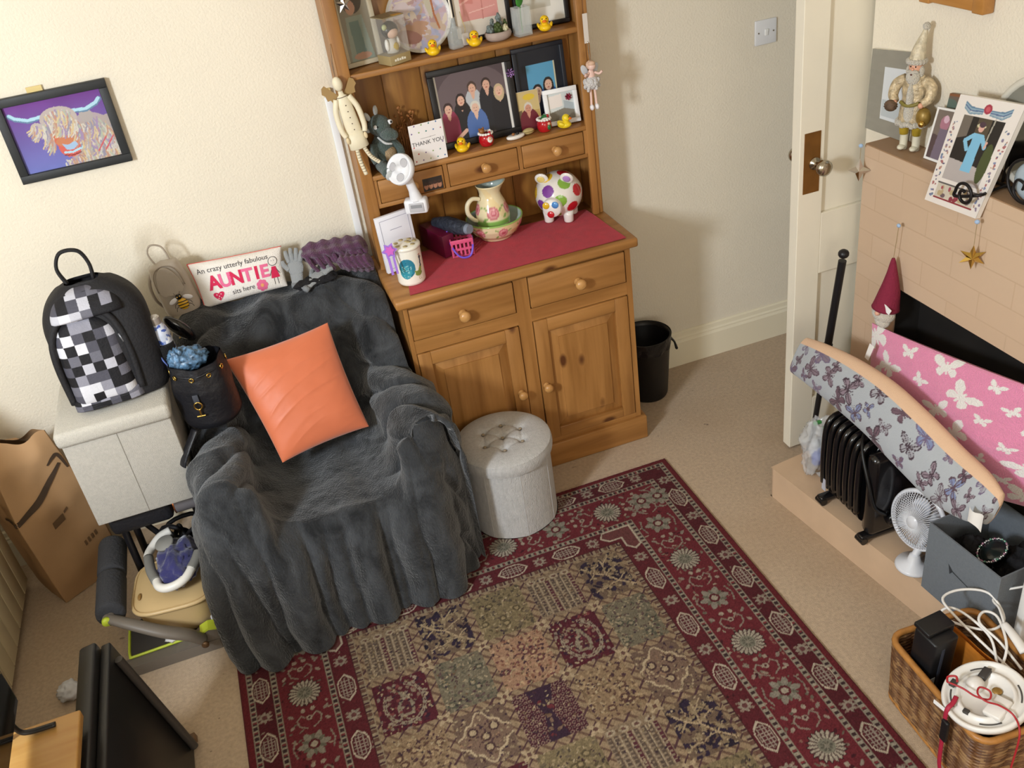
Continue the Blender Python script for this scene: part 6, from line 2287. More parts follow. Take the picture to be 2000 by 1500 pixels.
def on_side(f, v):
    p = Vector(pbag(.25 + f * .25, v))
    e = 1e-3
    n_ = (Vector(pbag(.25 + f * .25 + e, v)) - p).cross(Vector(pbag(.25 + f * .25, v + e)) - p).normalized()
    if n_.y > 0:
        n_ = -n_
    return p + n_ * .003


for f0, f1, v0, v1 in ((.38, .56, .46, .53), (.58, .64, .52, .56)):
    rec.raw([on_side(f0, v0), on_side(f1, v0 + .02), on_side(f1, v1), on_side(f0, v1 - .02)], [(0, 1, 2, 3)])
rec2 = MB(M('print_mid_brown', '#6d5238', 0.8))
for k in range(4):
    rec2.raw([on_side(.62 + k * .06, .255 + k * .008), on_side(.655 + k * .06, .26 + k * .008), on_side(.655 + k * .06, .292 + k * .008), on_side(.62 + k * .06, .287 + k * .008)], [(0, 1, 2, 3)])
rec.build('printed_mark', PB)
rec2.build('printed_mark', PB)

# ------------------------------------------------------------------ exercise machine with foam rollers
EX = thing('exercise_machine', 'grey floor exerciser with lime trim and dark foam rollers on the carpet', 'exercise machine', (-.58, 2.40, 0.001))
eg, lime, foam = M('plastic_grey', '#6a6157', 0.5), M('plastic_lime', '#b9c63a', 0.45), M('foam_dark', '#37373a', 0.95, bump=0.4, bscale=120)
pad = M('pad_dark', '#3b3631', 0.8)
# base rail along the front, a wedge that rises to the hub on the right
MB(eg).at(T(0, 0, 0)).prism([(-.17, -.075), (.135, -.075), (.150, -.055), (.150, -.035), (-.17, -.035)], 0.0, .038).build('base_rail', EX)
MB(eg).at(T(0, -.072, 0) @ rot(90, 0, 0)).prism([(.00, .037), (.04, .046), (.085, .075), (.115, .085), (.140, .078), (.152, .05), (.152, .0), (.0, .0)], -.036, .0).build('hub', EX)
ar = MB(lime)
ar.at(T(0, -.073, 0) @ rot(90, 0, 0)).prism([(.088, .081), (.115, .091), (.143, .084), (.157, .052), (.151, .05), (.138, .077), (.114, .0845), (.089, .074)], -.037, .001)
ar.build('hub_trim', EX)
MB(pad).prism([(-.135, -.034), (.09, -.034), (.155, .06), (.155, .16), (-.135, .12)], .028, .042).build('footplate', EX)
MB(lime).tube([(-.135, .115, .042), (-.136, .02, .042), (-.133, -.030, .043), (-.115, -.036, .043), (.05, -.034, .046)], .0045, 8, sub=4).tube([(.157, .0, .045), (.158, .10, .045)], .0045, 8, sub=1).build('plate_trim', EX)
MB(eg).tube([(.095, -.088, .065), (.06, -.092, .108), (.0, -.09, .148), (-.07, -.06, .178), (-.135, -.02, .196), (-.150, -.005, .200)], [.022, .025, .025, .023, .020, .017], 12, flat=.7).build('lever_arm', EX)
MB(lime).at(T(-.150, -.022, .200) @ rot(90, 0, 10)).lathe([(.0145, 0), (.0145, .010), (.011, .014), (0, .0145)], 22).build('roller_cap', EX)
MB(M('bolt_bronze', '#6d5238', 0.4, .5)).at(T(.098, -.108, .066) @ rot(90, 0, 0)).lathe([(.011, 0), (.011, .006), (0, .007)], 18).build('pivot_bolt', EX)
for y0, y1 in ((-.006, .170), (.176, .34)):
    rl = MB(foam).at(T(-.138, y0, .200) @ rot(-90, 0, 0))
    L_ = y1 - y0
    rl.lathe([(.030, 0), (.042, .004), (.044, .014), (.044, L_ * .5), (.044, L_ - .014), (.042, L_ - .004), (.03, L_)], 30)
    rl.build('foam_roller', EX)
MB(eg).cyl((-.138, -.01, .2), (-.138, .345, .2), .012, n=12).build('roller_bar', EX)

# foot spa with massager on it
FS = thing('foot_spa', 'beige plastic foot spa with white carrying frame standing on the exerciser', 'foot spa', (-.536, 2.490, .0495), -6)
tub = M('spa_beige', '#bfa273', 0.42, var=0.03, vscale=6)


def tubf(u, v, wx=.120, wy=.118, h=.130):
    a_ = 2 * PI * u
    e = 2 / 4.0
    x = math.copysign(abs(math.cos(a_)) ** e, math.cos(a_))
    y = math.copysign(abs(math.sin(a_)) ** e, math.sin(a_))
    k = .80 + .20 * v ** .6
    return (x * wx * k, y * wy * k, h * v)


tb_ = MB(tub).grid(lambda u, v: tubf(u, v), 64, 16, cu=True)
tb_.grid(lambda u, v: (tubf(u, 1)[0] * (1.02 - v * 1.02), tubf(u, 1)[1] * (1.02 - v * 1.02), .125 + .014 * (1 - (1 - v) ** 4)), 64, 12, cu=True)
tb_.at(T(0, 0, .001)).lathe([(.09, 0), (0, 0.0005)], 24)
tb_.build('tub', FS)
MB(tub).tube([(tubf(k / 48, 1)[0] * 1.02, tubf(k / 48, 1)[1] * 1.02, .122) for k in range(48)], .007, 8, closed=True, sub=1).build('rim', FS)
wht, gry = M('spa_white', '#ddd8cf', 0.4), M('grip_grey', '#77756f', 0.7)
zf = .190
HF_o = MB(wht).tube([(-.028, -.055, zf), (-.018, -.085, zf), (.006, -.100, zf), (.040, -.098, zf + .004), (.068, -.080, zf + .01), (.084, -.050, zf + .016)], .0135, 12).build('carry_frame', FS)
MB(wht).tube([(.005, .150, .212), (-.030, .138, .205), (-.058, .110, zf), (-.066, .080, zf), (-.064, .060, zf)], .0135, 12).build('carry_frame', FS)
MB(gry).tube([(-.064, .066, zf), (-.050, .0, zf), (-.028, -.058, zf)], .0155, 12).build('frame_grip', HF_o)
MB(gry).tube([(.080, -.055, zf + .014), (.094, -.030, zf + .02), (.104, .0, zf + .026)], .0155, 12).build('frame_grip', HF_o)
MB(M('navy_velour', '#2b2a5c', 0.9, var=0.12, vscale=30, bump=0.3, bscale=90, sheen=0.5)).grid(lambda u, v: crumple(u, v, (.030, .020, .185), (.062, .105, .048), 5.5), 48, 28, cu=True).build('massage_pad', FS)
MB(M('disc_grey', '#85827c', 0.6)).at(T(.000, .060, .2375) @ rot(10, -10, 0)).lathe([(.029, -.008), (.030, 0), (.027, .003), (0, .004)], 30).build('control_disc', FS)
MB(M('vent_brown', '#8d6a36', 0.6)).at(T(-.098, -.045, .137)).ball((0, 0, 0), (.006, .016, .003), 10).build('vent', FS)

tm = M('tissue_white', '#dad6d2', 0.9)
wb = MB(tm)
wb.grid(lambda u, v: crumple(u, v, (-.452, 2.452, .062), (.018, .060, .046), 2), 30, 20, cu=True)
tag(wb.build('white_carrier_bag'), 'crumpled white plastic bag squeezed between exerciser and fur throw', 'plastic bag')
wb = MB(tm).grid(lambda u, v: crumple(u, v, (-.578, 2.378, .0580), (.024, .018, .013), 6), 24, 16, cu=True)
tag(wb.build('tissue'), 'scrap of white tissue lying on the exerciser footplate', 'tissue')
wb = MB(M('ball_pale', '#c7c6c9', 0.6)).grid(lambda u, v: crumple(u, v, (-.895, 2.325, .030), (.036, .030, .029), 9), 30, 20, cu=True)
tag(wb.build('crumpled_paper'), 'small ball of pale crumpled paper on the carpet behind the black television', 'paper')

# ------------------------------------------------------------------ pine stand, televisions
pn = wood('stand_pine', '#c99b58', '#bb8745', 0, knots=False, rough=0.4)
ts = thing('pine_stand', 'low pale pine stand in the bottom left corner', 'table', (-.86, 1.52, 0))
MB(pn).box(-.195, .190, -.52, .222, .475, .500, .004).build('top', ts)
for x in (-.165, .115):
    for y in (-.48, .18):
        MB(pn).box(x - .022, x + .022, y - .022, y + .022, .0005, .475, .003).build('leg', ts)
MB(pn).box(-.165, .150, -.48, .18, .12, .138, .003).build('shelf', ts)
bt_, bt2, scr = M('tv_black', '#1b1918', 0.38), M('tv_back', '#2b2826', 0.6, bump=0.15, bscale=90), M('tv_screen', '#0c0d10', 0.08, coat=0.5)
tv = thing('television', 'black flat television on foot bars at the left end of the pine stand', 'television', (-.792, 1.45, .5005), 0)
MB(bt_).box(-.022, .008, -.36, .325, .062, .44, .006).build('casing', tv)
MB(scr).box(.0078, .0088, -.35, .315, .062, .43).build('screen', tv)
for y in (-.28, .265):
    MB(bt_).tube([(-.006, y, .056), (.0, y, .020), (.020, y, .008), (.072, y, .006)], .0070, 10, flat=.7).tube([(-.006, y, .056), (-.02, y, .020), (-.04, y, .008), (-.08, y, .006)], .0070, 10, flat=.7).build('foot', tv)
t2 = thing('leaning_television', 'black flat television leaning on its side against the pine stand', 'television', (-.556, 1.62, 0.006), 0, ry=-10.5)
MB(bt_).box(-.020, .006, -.40, .385, .0, .44, .005).build('screen_bezel', t2)
MB(bt2).box(-.055, -.020, -.37, .345, .06, .40, .012).build('rear_casing', t2)
MB(bt_).box(-.066, -.021, -.40, .385, .405, .462, .008).build('top_housing', t2)
MB(M('tv_rod', '#3f3a36', 0.4)).cyl((.016, .335, .415), (.016, .335, .02), .011, n=14).build('hinge_rod', t2)
MB(M('tv_knob', '#6d5238', 0.5)).box(.004, .022, .355, .378, .008, .030, .003).build('corner_block', t2)

# ------------------------------------------------------------------ mantel shelf
FZ_ = FZ + 0.001


def board(name, label, cat, c4, th, fn, mat_body, base='#808080', res=.0014, group=None, body_name='frame', front_name='print'):
    """A flat printed board between four corners TL, TR, BR, BL (seen from the front)."""
    TL_, TR_, BR_, BL_ = [np.array(q, float) for q in c4]
    ctr = (TL_ + TR_ + BR_ + BL_) / 4
    w_, h_2 = np.linalg.norm(TR_ - TL_), np.linalg.norm(TL_ - BL_)
    t_ = thing(name, label, cat, tuple((BL_ + BR_) / 2), 0, group)
    o_ = (BL_ + BR_) / 2
    n_ = np.cross(TR_ - BL_, TL_ - BR_)
    n_ = n_ / np.linalg.norm(n_)
    a_, b_ = np.meshgrid(np.linspace(0, 1, max(4, int(w_ / res))), np.linspace(0, 1, max(4, int(h_2 / res))), indexing='ij')
    p_ = Paint(a_ * w_, b_ * h_2, base)
    fn(p_, w_, h_2)
    q = (((1 - a_) * b_)[..., None] * TL_ + (a_ * b_)[..., None] * TR_ + (a_ * (1 - b_))[..., None] * BR_ + ((1 - a_) * (1 - b_))[..., None] * BL_)
    npgrid(front_name, q + n_ * .0006 - o_, print_m, p_.C, t_, smooth=False)
    fr = [c - o_ for c in (TL_, TR_, BR_, BL_)]
    bk_2 = [c - n_ * th for c in fr]
    MB(mat_body).raw([tuple(c) for c in fr + bk_2], [(7, 6, 5, 4), (0, 4, 5, 1), (1, 5, 6, 2), (2, 6, 7, 3), (3, 7, 4, 0)]).build(body_name, t_)
    return t_


def art_block(P_, w, h):
    P_.C[...] = lin('#8f8b80')
    P_.C *= (1 + .05 * vnoise(P_.U * 30, P_.V * 90, 0, 2))[..., None].astype(np.float32)
    P_.poly([(w * .34, h * .18), (w * .95, h * .18), (w * .95, h * .80), (w * .34, h * .80)], '#d5d9dd')
    P_.poly([(w * .36, h * .22), (w * .95, h * .22), (w * .95, h * .42), (w * .36, h * .42)], '#b9c0c4')


board('framed_print', 'thick grey wooden frame with a pale print behind the bearded figurine', 'picture frame',
      [(1.786, 2.322, 1.372), (1.792, 2.15, 1.392), (1.782, 2.15, 1.147), (1.776, 2.318, 1.147)], .010, art_block, M('white_side', '#ece7dc', 0.6))

# bearded festive figurine in a gold coat
SF = thing('bearded_figurine', 'bearded figurine in a gold coat and tall cream hat on the mantel', 'figurine', (1.757, 2.100, FZ_), -66)
SF.scale = (.84, .84, .86)
gb = M('gold_brocade', '#c0ad8c', 0.4, 0.12, var=0.35, vscale=70, bump=0.5, bscale=90)
gs = M('gold_satin', '#b39a34', 0.25, 0.35, var=0.3, vscale=30)
wf_ = M('white_fluff', '#ddd3c0', 0.95, bump=1.0, bscale=300, sheen=0.6)
cb_w = M('boot_cream', '#d9d4bf', 0.3, coat=0.3)
for sx in (-1, 1):
    L_ = MB(gs).tube([(sx * .020, 0, .115), (sx * .022, -.004, .085), (sx * .021, -.002, .05)], [.018, .017, .014], 14).build('leg', SF)
    b_ = MB(cb_w).lathe([(.0, .001), (.0135, .001), (.0125, .02), (.0125, .055), (.0145, .06), (.0, .061)], 20)
    b_.ball((0, -.012, .009), (.0125, .018, .0085), 14)
    bo_ = b_.build('boot', L_)
    bo_.location = (sx * .021, 0, 0)
MB(wf_).ball((0, -.016, .125), (.022, .020, .050), 16).ball((0, -.026, .17), (.012, .012, .05), 14).build('apron', SF)
ct_ = MB(gb).lathe([(.044, .085), (.046, .088), (.042, .13), (.036, .165), (.040, .205), (.030, .235), (.014, .246)], 28, 1, .72)
ct_.build('coat', SF)
hm_ = MB(wf_)
for k in range(26):
    a_ = 2 * PI * k / 26
    hm_.ball((.045 * math.cos(a_), .033 * math.sin(a_), .088 + .003 * math.sin(k * 2)), (.010, .009, .010), 8)
hm_.build('coat_hem', SF)
for sx in (-1, 1):
    a_ = MB(gb).tube([(sx * .030, 0, .222), (sx * .056, -.006, .205), (sx * .060, -.020, .175), (sx * .044, -.034, .160)], [.017, .018, .016, .012], 14).build('arm', SF)
    MB(M('figure_skin', '#d9a184', 0.45)).ball((sx * .044, -.040, .157), (.009, .009, .009), 12).build('hand', a_)
MB(M('cone_brown', '#5f4a38', 0.7, var=0.3, vscale=60)).at(T(-.052, -.046, .148)).grid(lambda u, v: (.020 * math.sin(PI * v) * math.cos(2 * PI * u) * (1 + .18 * math.sin(v * 40) * math.cos(u * 50)), .018 * math.sin(PI * v) * math.sin(2 * PI * u), -.018 * math.cos(PI * v)), 32, 24, cu=True).build('pine_cone', SF)
MB(M('sack_gold', '#8f7334', 0.4, 0.3, var=0.3, vscale=40)).ball((.052, -.030, .120), (.024, .020, .030), 18).use(goldm).ball((.056, -.048, .104), (.011, .010, .011), 14).build('sack', SF)
MB(M('garland_green', '#7f7436', 0.5)).tube([(-.03, -.028, .158), (-.01, -.034, .150), (.012, -.034, .152), (.032, -.028, .160)], .0055, 8).build('garland', SF)
hd = MB(M('figure_skin', '#d9a184', 0.45)).ball((0, -.006, .262), (.021, .020, .023), 20).ball((0, -.027, .260), (.005, .005, .005), 10)
hd_o = hd.build('head', SF)
for sx in (-1, 1):
    MB(eye_m).ball((sx * .008, -.0245, .267), (.0026, .002, .0026), 8).build('eye', hd_o)
bd = MB(wf_).ball((0, -.020, .235), (.023, .014, .026), 16).ball((-.010, -.026, .252), (.011, .006, .005), 10).ball((.010, -.026, .252), (.011, .006, .005), 10).ball((0, -.018, .205), (.014, .009, .03), 14)
for sx in (-1, 1):
    bd.ball((sx * .021, -.008, .25), (.008, .012, .018), 12)
bd.build('beard', SF)
MB(M('mouth_dark', '#5a2a22', 0.6)).ball((0, -.0335, .245), (.004, .002, .0025), 8).build('mouth', hd_o)
ht = MB(M('hat_brocade', '#c8bca2', 0.45, 0.1, var=0.2, vscale=70, bump=0.4, bscale=90)).tube([(0, -.004, .275), (.003, .0, .315), (.010, .006, .352), (.014, .008, .372)], [.027, .020, .011, .006], 18)
ht.build('hat', SF)
br_ = MB(wf_)
for k in range(18):
    a_ = 2 * PI * k / 18
    br_.ball((.025 * math.cos(a_), -.004 + .024 * math.sin(a_), .280), (.009, .008, .009), 8)
br_.ball((.015, .008, .380), (.012, .012, .012), 14)
br_.build('hat_trim', SF)

# photographs standing behind
def art_p1(P_, w, h):
    P_.C[...] = lin('#5a4a4a')
    P_.poly([(0, h * .5), (w, h * .45), (w, h), (0, h)], '#7c6f66')
    P_.ell(w * .4, h * .72, w * .16, h * .14, '#b07a8a')
    P_.ell(w * .42, h * .80, w * .09, h * .07, '#d9b5c4')
    P_.poly([(w * .2, 0), (w * .75, 0), (w * .65, h * .62), (w * .28, h * .62)], '#7a6d7c')
    for e_ in (.0, .94):
        P_.poly([(w * e_, 0), (w * (e_ + .06), 0), (w * (e_ + .06), h), (w * e_, h)], '#eceae6')
    P_.poly([(0, 0), (w, 0), (w, h * .05), (0, h * .05)], '#eceae6')
    P_.poly([(0, h * .95), (w, h * .95), (w, h), (0, h)], '#eceae6')


def art_p2(P_, w, h):
    P_.C[...] = lin('#6f6258')
    for k in range(14):
        P_.ell(w * rs.random(), h * rs.random(), w * .12, h * .08, rs.choice(['#8c8a7c', '#55483f', '#a39b8c', '#5f6f66']))
    P_.line([(0, h), (w, h)], .012, '#8a5a3e')


board('photo_card', 'small photo print with white border leaning behind the white framed photo', 'photo',
      [(1.765, 2.015, 1.285), (1.772, 1.92, 1.292), (1.750, 1.925, 1.1475), (1.744, 2.025, 1.1475)], .002, art_p1, M('photo_back', '#e8e4dc', 0.6), body_name='backing')
board('framed_print', 'brown framed picture at the back of the mantel behind other photos', 'picture frame',
      [(1.785, 2.00, 1.318), (1.792, 1.78, 1.342), (1.785, 1.78, 1.1475), (1.775, 2.02, 1.1475)], .008, art_p2, M('brown_frame', '#6d5238', 0.5))

# white framed photo with painted border on a black scroll easel
def art_border(P_, w, h):
    P_.C[...] = lin('#e4dcd4')
    cols = ['#7d86a8', '#a86a6a', '#8b7a8c', '#6f7f92', '#b08a7a', '#5f5f78']
    for side in (.075, .925):
        y = h * .08
        while y < h * .80:
            x = w * side
            for _ in range(3):
                P_.ell(x + rs.uniform(-.008, .008), y + rs.uniform(-.005, .005), rs.uniform(.002, .005), rs.uniform(.0015, .004), rs.choice(cols), rs.uniform(0, PI))
            y += .0145
    for s_ in (-1, 1):
        for k in range(5):
            P_.line([(w * .5 + s_ * .012, h * .905 - k * .0025), (w * .5 + s_ * .05, h * .91 - k * .004), (w * .5 + s_ * w * .36, h * (.945 - k * .012))], .0035, ['#5f7f98', '#8fa8b8', '#5a6f90', '#a3b3bc', '#7f98a8'][k])
    P_.ell(w * .5, h * .915, .012, .012, '#a3384a')
    P_.ell(w * .5, h * .915, .007, .007, '#c25a62')
    x0, x1, y0, y1 = w * .17, w * .83, h * .25, h * .84
    P_.poly([(x0, y0), (x1, y0), (x1, y1), (x0, y1)], '#2a2724')
    P_.poly([(x0, y0), (x1, y0), (x1, y0 + .045), (x0, y0 + .055)], '#b3aaa6')
    P_.poly([(x0, y1 - .06), (x0 + .03, y1 - .05), (x0 + .03, y1), (x0, y1)], '#6f665c')
    P_.poly([(x0 + .05, y1 - .05), (x0 + .09, y1 - .05), (x0 + .09, y1), (x0 + .05, y1)], '#54493a')
    P_.ell(x0 + .065, y1 - .02, .014, .006, '#c9c4a0')
    P_.line([(x1 - .03, y1), (x1 - .035, y0 + .1)], .004, '#a8a294')
    P_.ell(x1 - .014, y0 + .06, .016, .05, '#4a5230')
    cx = (x0 + x1) / 2
    P_.poly([(cx - .016, y0 + .03), (cx + .018, y0 + .03), (cx + .016, y0 + .10), (cx + .018, y0 + .128), (cx - .014, y0 + .128), (cx - .014, y0 + .10)], '#7fb8d6')
    P_.line([(cx - .012, y0 + .122), (cx - .034, y0 + .105), (cx - .020, y0 + .085)], .011, '#83bbd8')
    P_.line([(cx + .014, y0 + .122), (cx + .032, y0 + .098)], .012, '#83bbd8')
    P_.line([(cx + .032, y0 + .098), (cx + .034, y0 + .110)], .006, '#d8a898')
    P_.ell(cx + .002, y0 + .142, .009, .011, '#d8a898')
    P_.ell(cx + .002, y0 + .150, .010, .007, '#4f3a44')
    P_.poly([(w * .14, h * .06), (w * .86, h * .06), (w * .86, h * .20), (w * .14, h * .20)], '#c9bfae')
    P_.line([(w * .14, h * .06), (w * .86, h * .06)], .004, '#8a3038')
    for k in range(26):
        P_.ell(w * rs.uniform(.18, .82), h * rs.uniform(.08, .19), rs.uniform(.003, .009), rs.uniform(.003, .008), rs.choice(['#a3505a', '#7f8f98', '#6d5b5f', '#b3a07c', '#d9d2c4', '#8a3a44']))
    P_.line([(w * .14, h * .205), (w * .86, h * .205)], .003, '#5f5a58')


board('bordered_photo', 'white frame with a painted border, person in a long pale blue dress', 'picture frame',
      [(1.712, 1.882, 1.358), (1.722, 1.688, 1.374), (1.676, 1.742, 1.090), (1.672, 1.920, 1.082)], .014, art_border, M('frame_white', '#e8e2da', 0.35), front_name='print')
iron = M('wrought_iron', '#1f1c1c', 0.45, 0.4)
es = thing('scroll_easel', 'black wrought iron scroll easel holding the white bordered frame', 'easel', (1.70, 1.80, FZ_))
MB(iron).tube([(.06, -.06, .012), (.0, -.062, .008), (-.038, -.072, .012)] + [(-.046 - .004 * k / 18, -.036 + (.034 - .0013 * k) * math.cos(-.9 + k * .48), .004 + (.034 - .0013 * k) * math.sin(-.9 + k * .48)) for k in range(1, 20)], .0040, 10).build('front_scroll', es)
MB(iron).tube([(.06, -.04, .012), (.07, -.04, .10), (.075, -.04, .19)], .004, 8).cyl((.06, -.10, .006), (.06, .03, .006), .004, n=10).build('back_leg', es)

# round mirror and iron wall scroll at the right edge
mr = thing('round_mirror', 'round mirror with a pale rim leaning at the right end of mantel', 'mirror', (1.770, 1.630, FZ_ + .002), 90, rx=0)
rm_ = MB(M('mirror_rim', '#cfcabd', 0.4)).tube([(.0, .0, 0)] and [(.19 * math.cos(a_), 0, .145 + .145 * math.sin(a_)) for a_ in [2 * PI * k / 40 for k in range(40)]], .009, 10, closed=True, sub=1)
rm_.build('rim', mr)
MB(M('mirror_glass', '#c9cbc8', 0.06, 1.0)).at(T(0, 0, .145) @ rot(90, 0, 0)).lathe([(.0, -.003), (.186, -.003), (.186, .003), (.0, .003)], 60, 1, .145 / .19).build('glass', mr)
iv = thing('candle_holder', 'black scrolled iron candle holder with pale blue glass, right end of mantel', 'candle holder', (1.730, 1.650, FZ_))
MB(M('glass_pale_blue', '#a9b8c2', 0.15, coat=0.5)).ball((0.005, 0, .052), (.020, .048, .048), 24).build('glass_oval', iv)
MB(iron).tube([(-.012, .055 * math.cos(a_), .057 + .052 * math.sin(a_)) for a_ in [2 * PI * k / 24 for k in range(24)]], .0035, 8, closed=True, sub=2).tube([(-.018, -.03, .02), (-.02, 0, .012), (-.02, .024, .03), (-.02, .018, .058), (-.02, -.004, .056), (-.02, -.002, .04)], .0032, 8).build('iron_scroll', iv)

# wooden frame hung above
wfm = thing('wooden_frame', 'tan wooden frame hanging on the chimney breast above the mantel', 'picture frame', (1.798, 2.02, 1.528))
fm = MB(wood('frame_tan', '#b98344', '#a87336', 1, knots=False))
for v_, f_ in (([( -.0, .125, 0), (-.0, -.135, 0), (-.030, -.095, .045), (-.030, .085, .045), (-.036, .118, .008), (-.036, -.128, .008)], [(4, 5, 2, 3), (0, 1, 5, 4)]),):
    pass
fm.box(-.034, 0, .070, .108, .0, .30, .004).box(-.034, 0, -.118, -.080, .0, .30, .004).box(-.032, 0, -.10, .09, .004, .045, .004).box(-.034, 0, -.118, .108, .27, .31, .004)
fm.build('frame', wfm)
MB(M('frame_mount', '#8a7a60', 0.5)).box(-.012, -.002, -.10, .09, .04, .28).build('backing', wfm)

# hanging stars and gnome on the fireplace face
star('star_ornament', 'silver star ornament hanging at the left end of the mantel', (1.676, 2.200, 1.076), silver, .034, -40, .038, 4, True)
star('star_ornament', 'gold star ornament hanging on the tan brick below the white frame', (1.676, 1.735, .988), goldm, .034, -42, .062, 6, True)
GN = thing('gnome_ornament', 'red felt hat gnome with white beard hanging by a thread, fireplace corner', 'hanging ornament', (1.656, 2.012, .675), -80)
MB(M('gnome_felt', '#7d1f38', 0.9, bump=0.3, bscale=200)).tube([(0, 0, .045), (.004, .006, .10), (.0, .014, .15), (-.004, .018, .197)], [.040, .029, .016, .004], 20).build('hat', GN)
MB(wf_).ball((0, -.006, .030), (.038, .026, .028), 18).ball((0, -.008, .008), (.026, .018, .024), 16).build('beard', GN)
MB(M('gnome_nose', '#d9a58c', 0.6)).ball((.002, -.034, .042), .008, 12).build('nose', GN)
MB(M('tag_white', '#eceae8', 0.6)).at(T(.026, -.026, .060) @ rot(0, 25, 0)).box(-.015, .015, -.001, .001, -.008, .010).build('tag', GN)
MB(M('ornament_thread', '#a89470', 0.5)).tube([(-.004, .018, .195), (-.002, .02, .24), (0, .022, .292)], .0009, 6).build('thread', GN)
MB(M('blue_tack', '#9fb8d8', 0.7)).ball((0, .022, .296), (.0065, .005, .006), 10).build('tack_blob', GN)

# walking stick leaning between door and fireplace
ws = thing('walking_stick', 'black walking stick leaning between the open door and the fireplace', 'walking stick', (0, 0, 0))
p0, p1 = Vector((1.640, 2.318, .004)), Vector((1.668, 2.236, .80))
MB(M('stick_black', '#18171a', 0.4)).cyl(p0, p0.lerp(p1, .55), .0095, n=14).cyl(p0.lerp(p1, .55), p0.lerp(p1, .97), .0125, n=14).cyl(p0.lerp(p1, .56), p0.lerp(p1, .58), .015, n=14).build('shaft', ws)
MB(M('stick_black', '#18171a', 0.4)).ball(p1, (.017, .017, .015), 14).build('handle', ws)
MB(M('rubber_black', '#121212', 0.8)).cyl(p0 + Vector((0, 0, -.003)), p0.lerp(p1, .03), .014, n=14).build('ferrule', ws)

# ------------------------------------------------------------------ on the hearth
HZ = 0.1215
rd = thing('oil_radiator', 'small black finned oil radiator standing on the hearth', 'heater', (1.515, 1.855, HZ))
rd.scale = (1, 1, .945)
rb_ = M('radiator_black', '#111012', 0.22, coat=0.3)


def fin(y, t_):
    pr_ = []
    for k in range(40):
        a_ = 2 * PI * k / 40
        e = 2 / 5.0
        pr_.append((math.copysign(abs(math.cos(a_)) ** e, math.cos(a_)) * .078, .185 + math.copysign(abs(math.sin(a_)) ** e, math.sin(a_)) * .150))
    return MB(rb_).at(T(0, y + t_ / 2, 0) @ rot(90, 0, 0)).prism(pr_, 0, t_, True)


for k in range(7):
    y = .105 - k * .0275
    f_ = fin(y, .010)
    for z_ in (.075, .295):
        f_.at(T(0, y, z_) @ rot(90, 0, 0)).lathe([(.026, -.010), (.030, -.006), (.030, .006), (.026, .010)], 18)
    f_.at().tube([(-.074, y, .08), (-.078, y, .20), (-.066, y, .318), (0, y, .338), (.066, y, .318), (.078, y, .2)], .0095, 10)
    f_.build('fin', rd)
MB(rb_).box(-.078, .078, -.128, -.082, .03, .332, .018).build('control_panel', rd)
MB(rb_).at(T(.0, -.128, .085) @ rot(90, 0, 0)).lathe([(.026, 0), (.026, .012), (.022, .016), (0, .016)], 24).build('thermostat_knob', rd)
MB(M('radiator_label', '#b9b9c4', 0.5)).box(-.0805, -.0785, .085, .103, .055, .10).build('label_sticker', rd)
for y in (.095, -.105):
    MB(rb_).box(-.095, .095, y - .014, y + .014, .010, .032, .006).cyl((-.085, y - .016, .012), (-.085, y + .016, .012), .012, n=14).cyl((.085, y - .016, .012), (.085, y + .016, .012), .012, n=14).build('foot', rd)
MB(M('cable_black', '#0f0f10', 0.45)).tube([(-.03, -.132, .11), (-.075, -.135, .16), (-.085, -.11, .25), (-.072, -.06, .325), (-.03, -.02, .350), (.02, -.05, .345)], .005, 8).build('power_cable', rd)

pb = thing('clear_plastic_bag', 'crinkled clear plastic bag with green clip beside the black radiator', 'plastic bag', (1.505, 2.085, HZ))
film = M('crinkled_film', '#e8eaec', 0.08, alpha=0.38, spec=1.0)
MB(film).grid(lambda u, v: crumple(u, v, (0, 0, .105), (.050, .055, .104), 4.2), 48, 40, cu=True).build('film', pb)
MB(M('bag_blue', '#4a62c0', 0.5)).grid(lambda u, v: crumple(u, v, (-.006, -.012, .068), (.022, .018, .030), 1.2), 20, 14, cu=True).use(M('bag_white', '#d9dade', 0.6)).grid(lambda u, v: crumple(u, v, (.004, .012, .09), (.026, .022, .036), 7.2), 20, 14, cu=True).use(M('bag_brown', '#8d7a64', 0.6)).grid(lambda u, v: crumple(u, v, (0, .0, .035), (.036, .036, .024), 3.2), 20, 14, cu=True).build('contents', pb)
MB(M('clip_green', '#4fae5a', 0.5)).box(-.020, .006, -.006, .006, .196, .205, .002).box(.006, .022, -.02, -.008, .178, .186, .002).build('clip', pb)

# butterfly printed draught excluder
PINK_W = '#eae6e2'


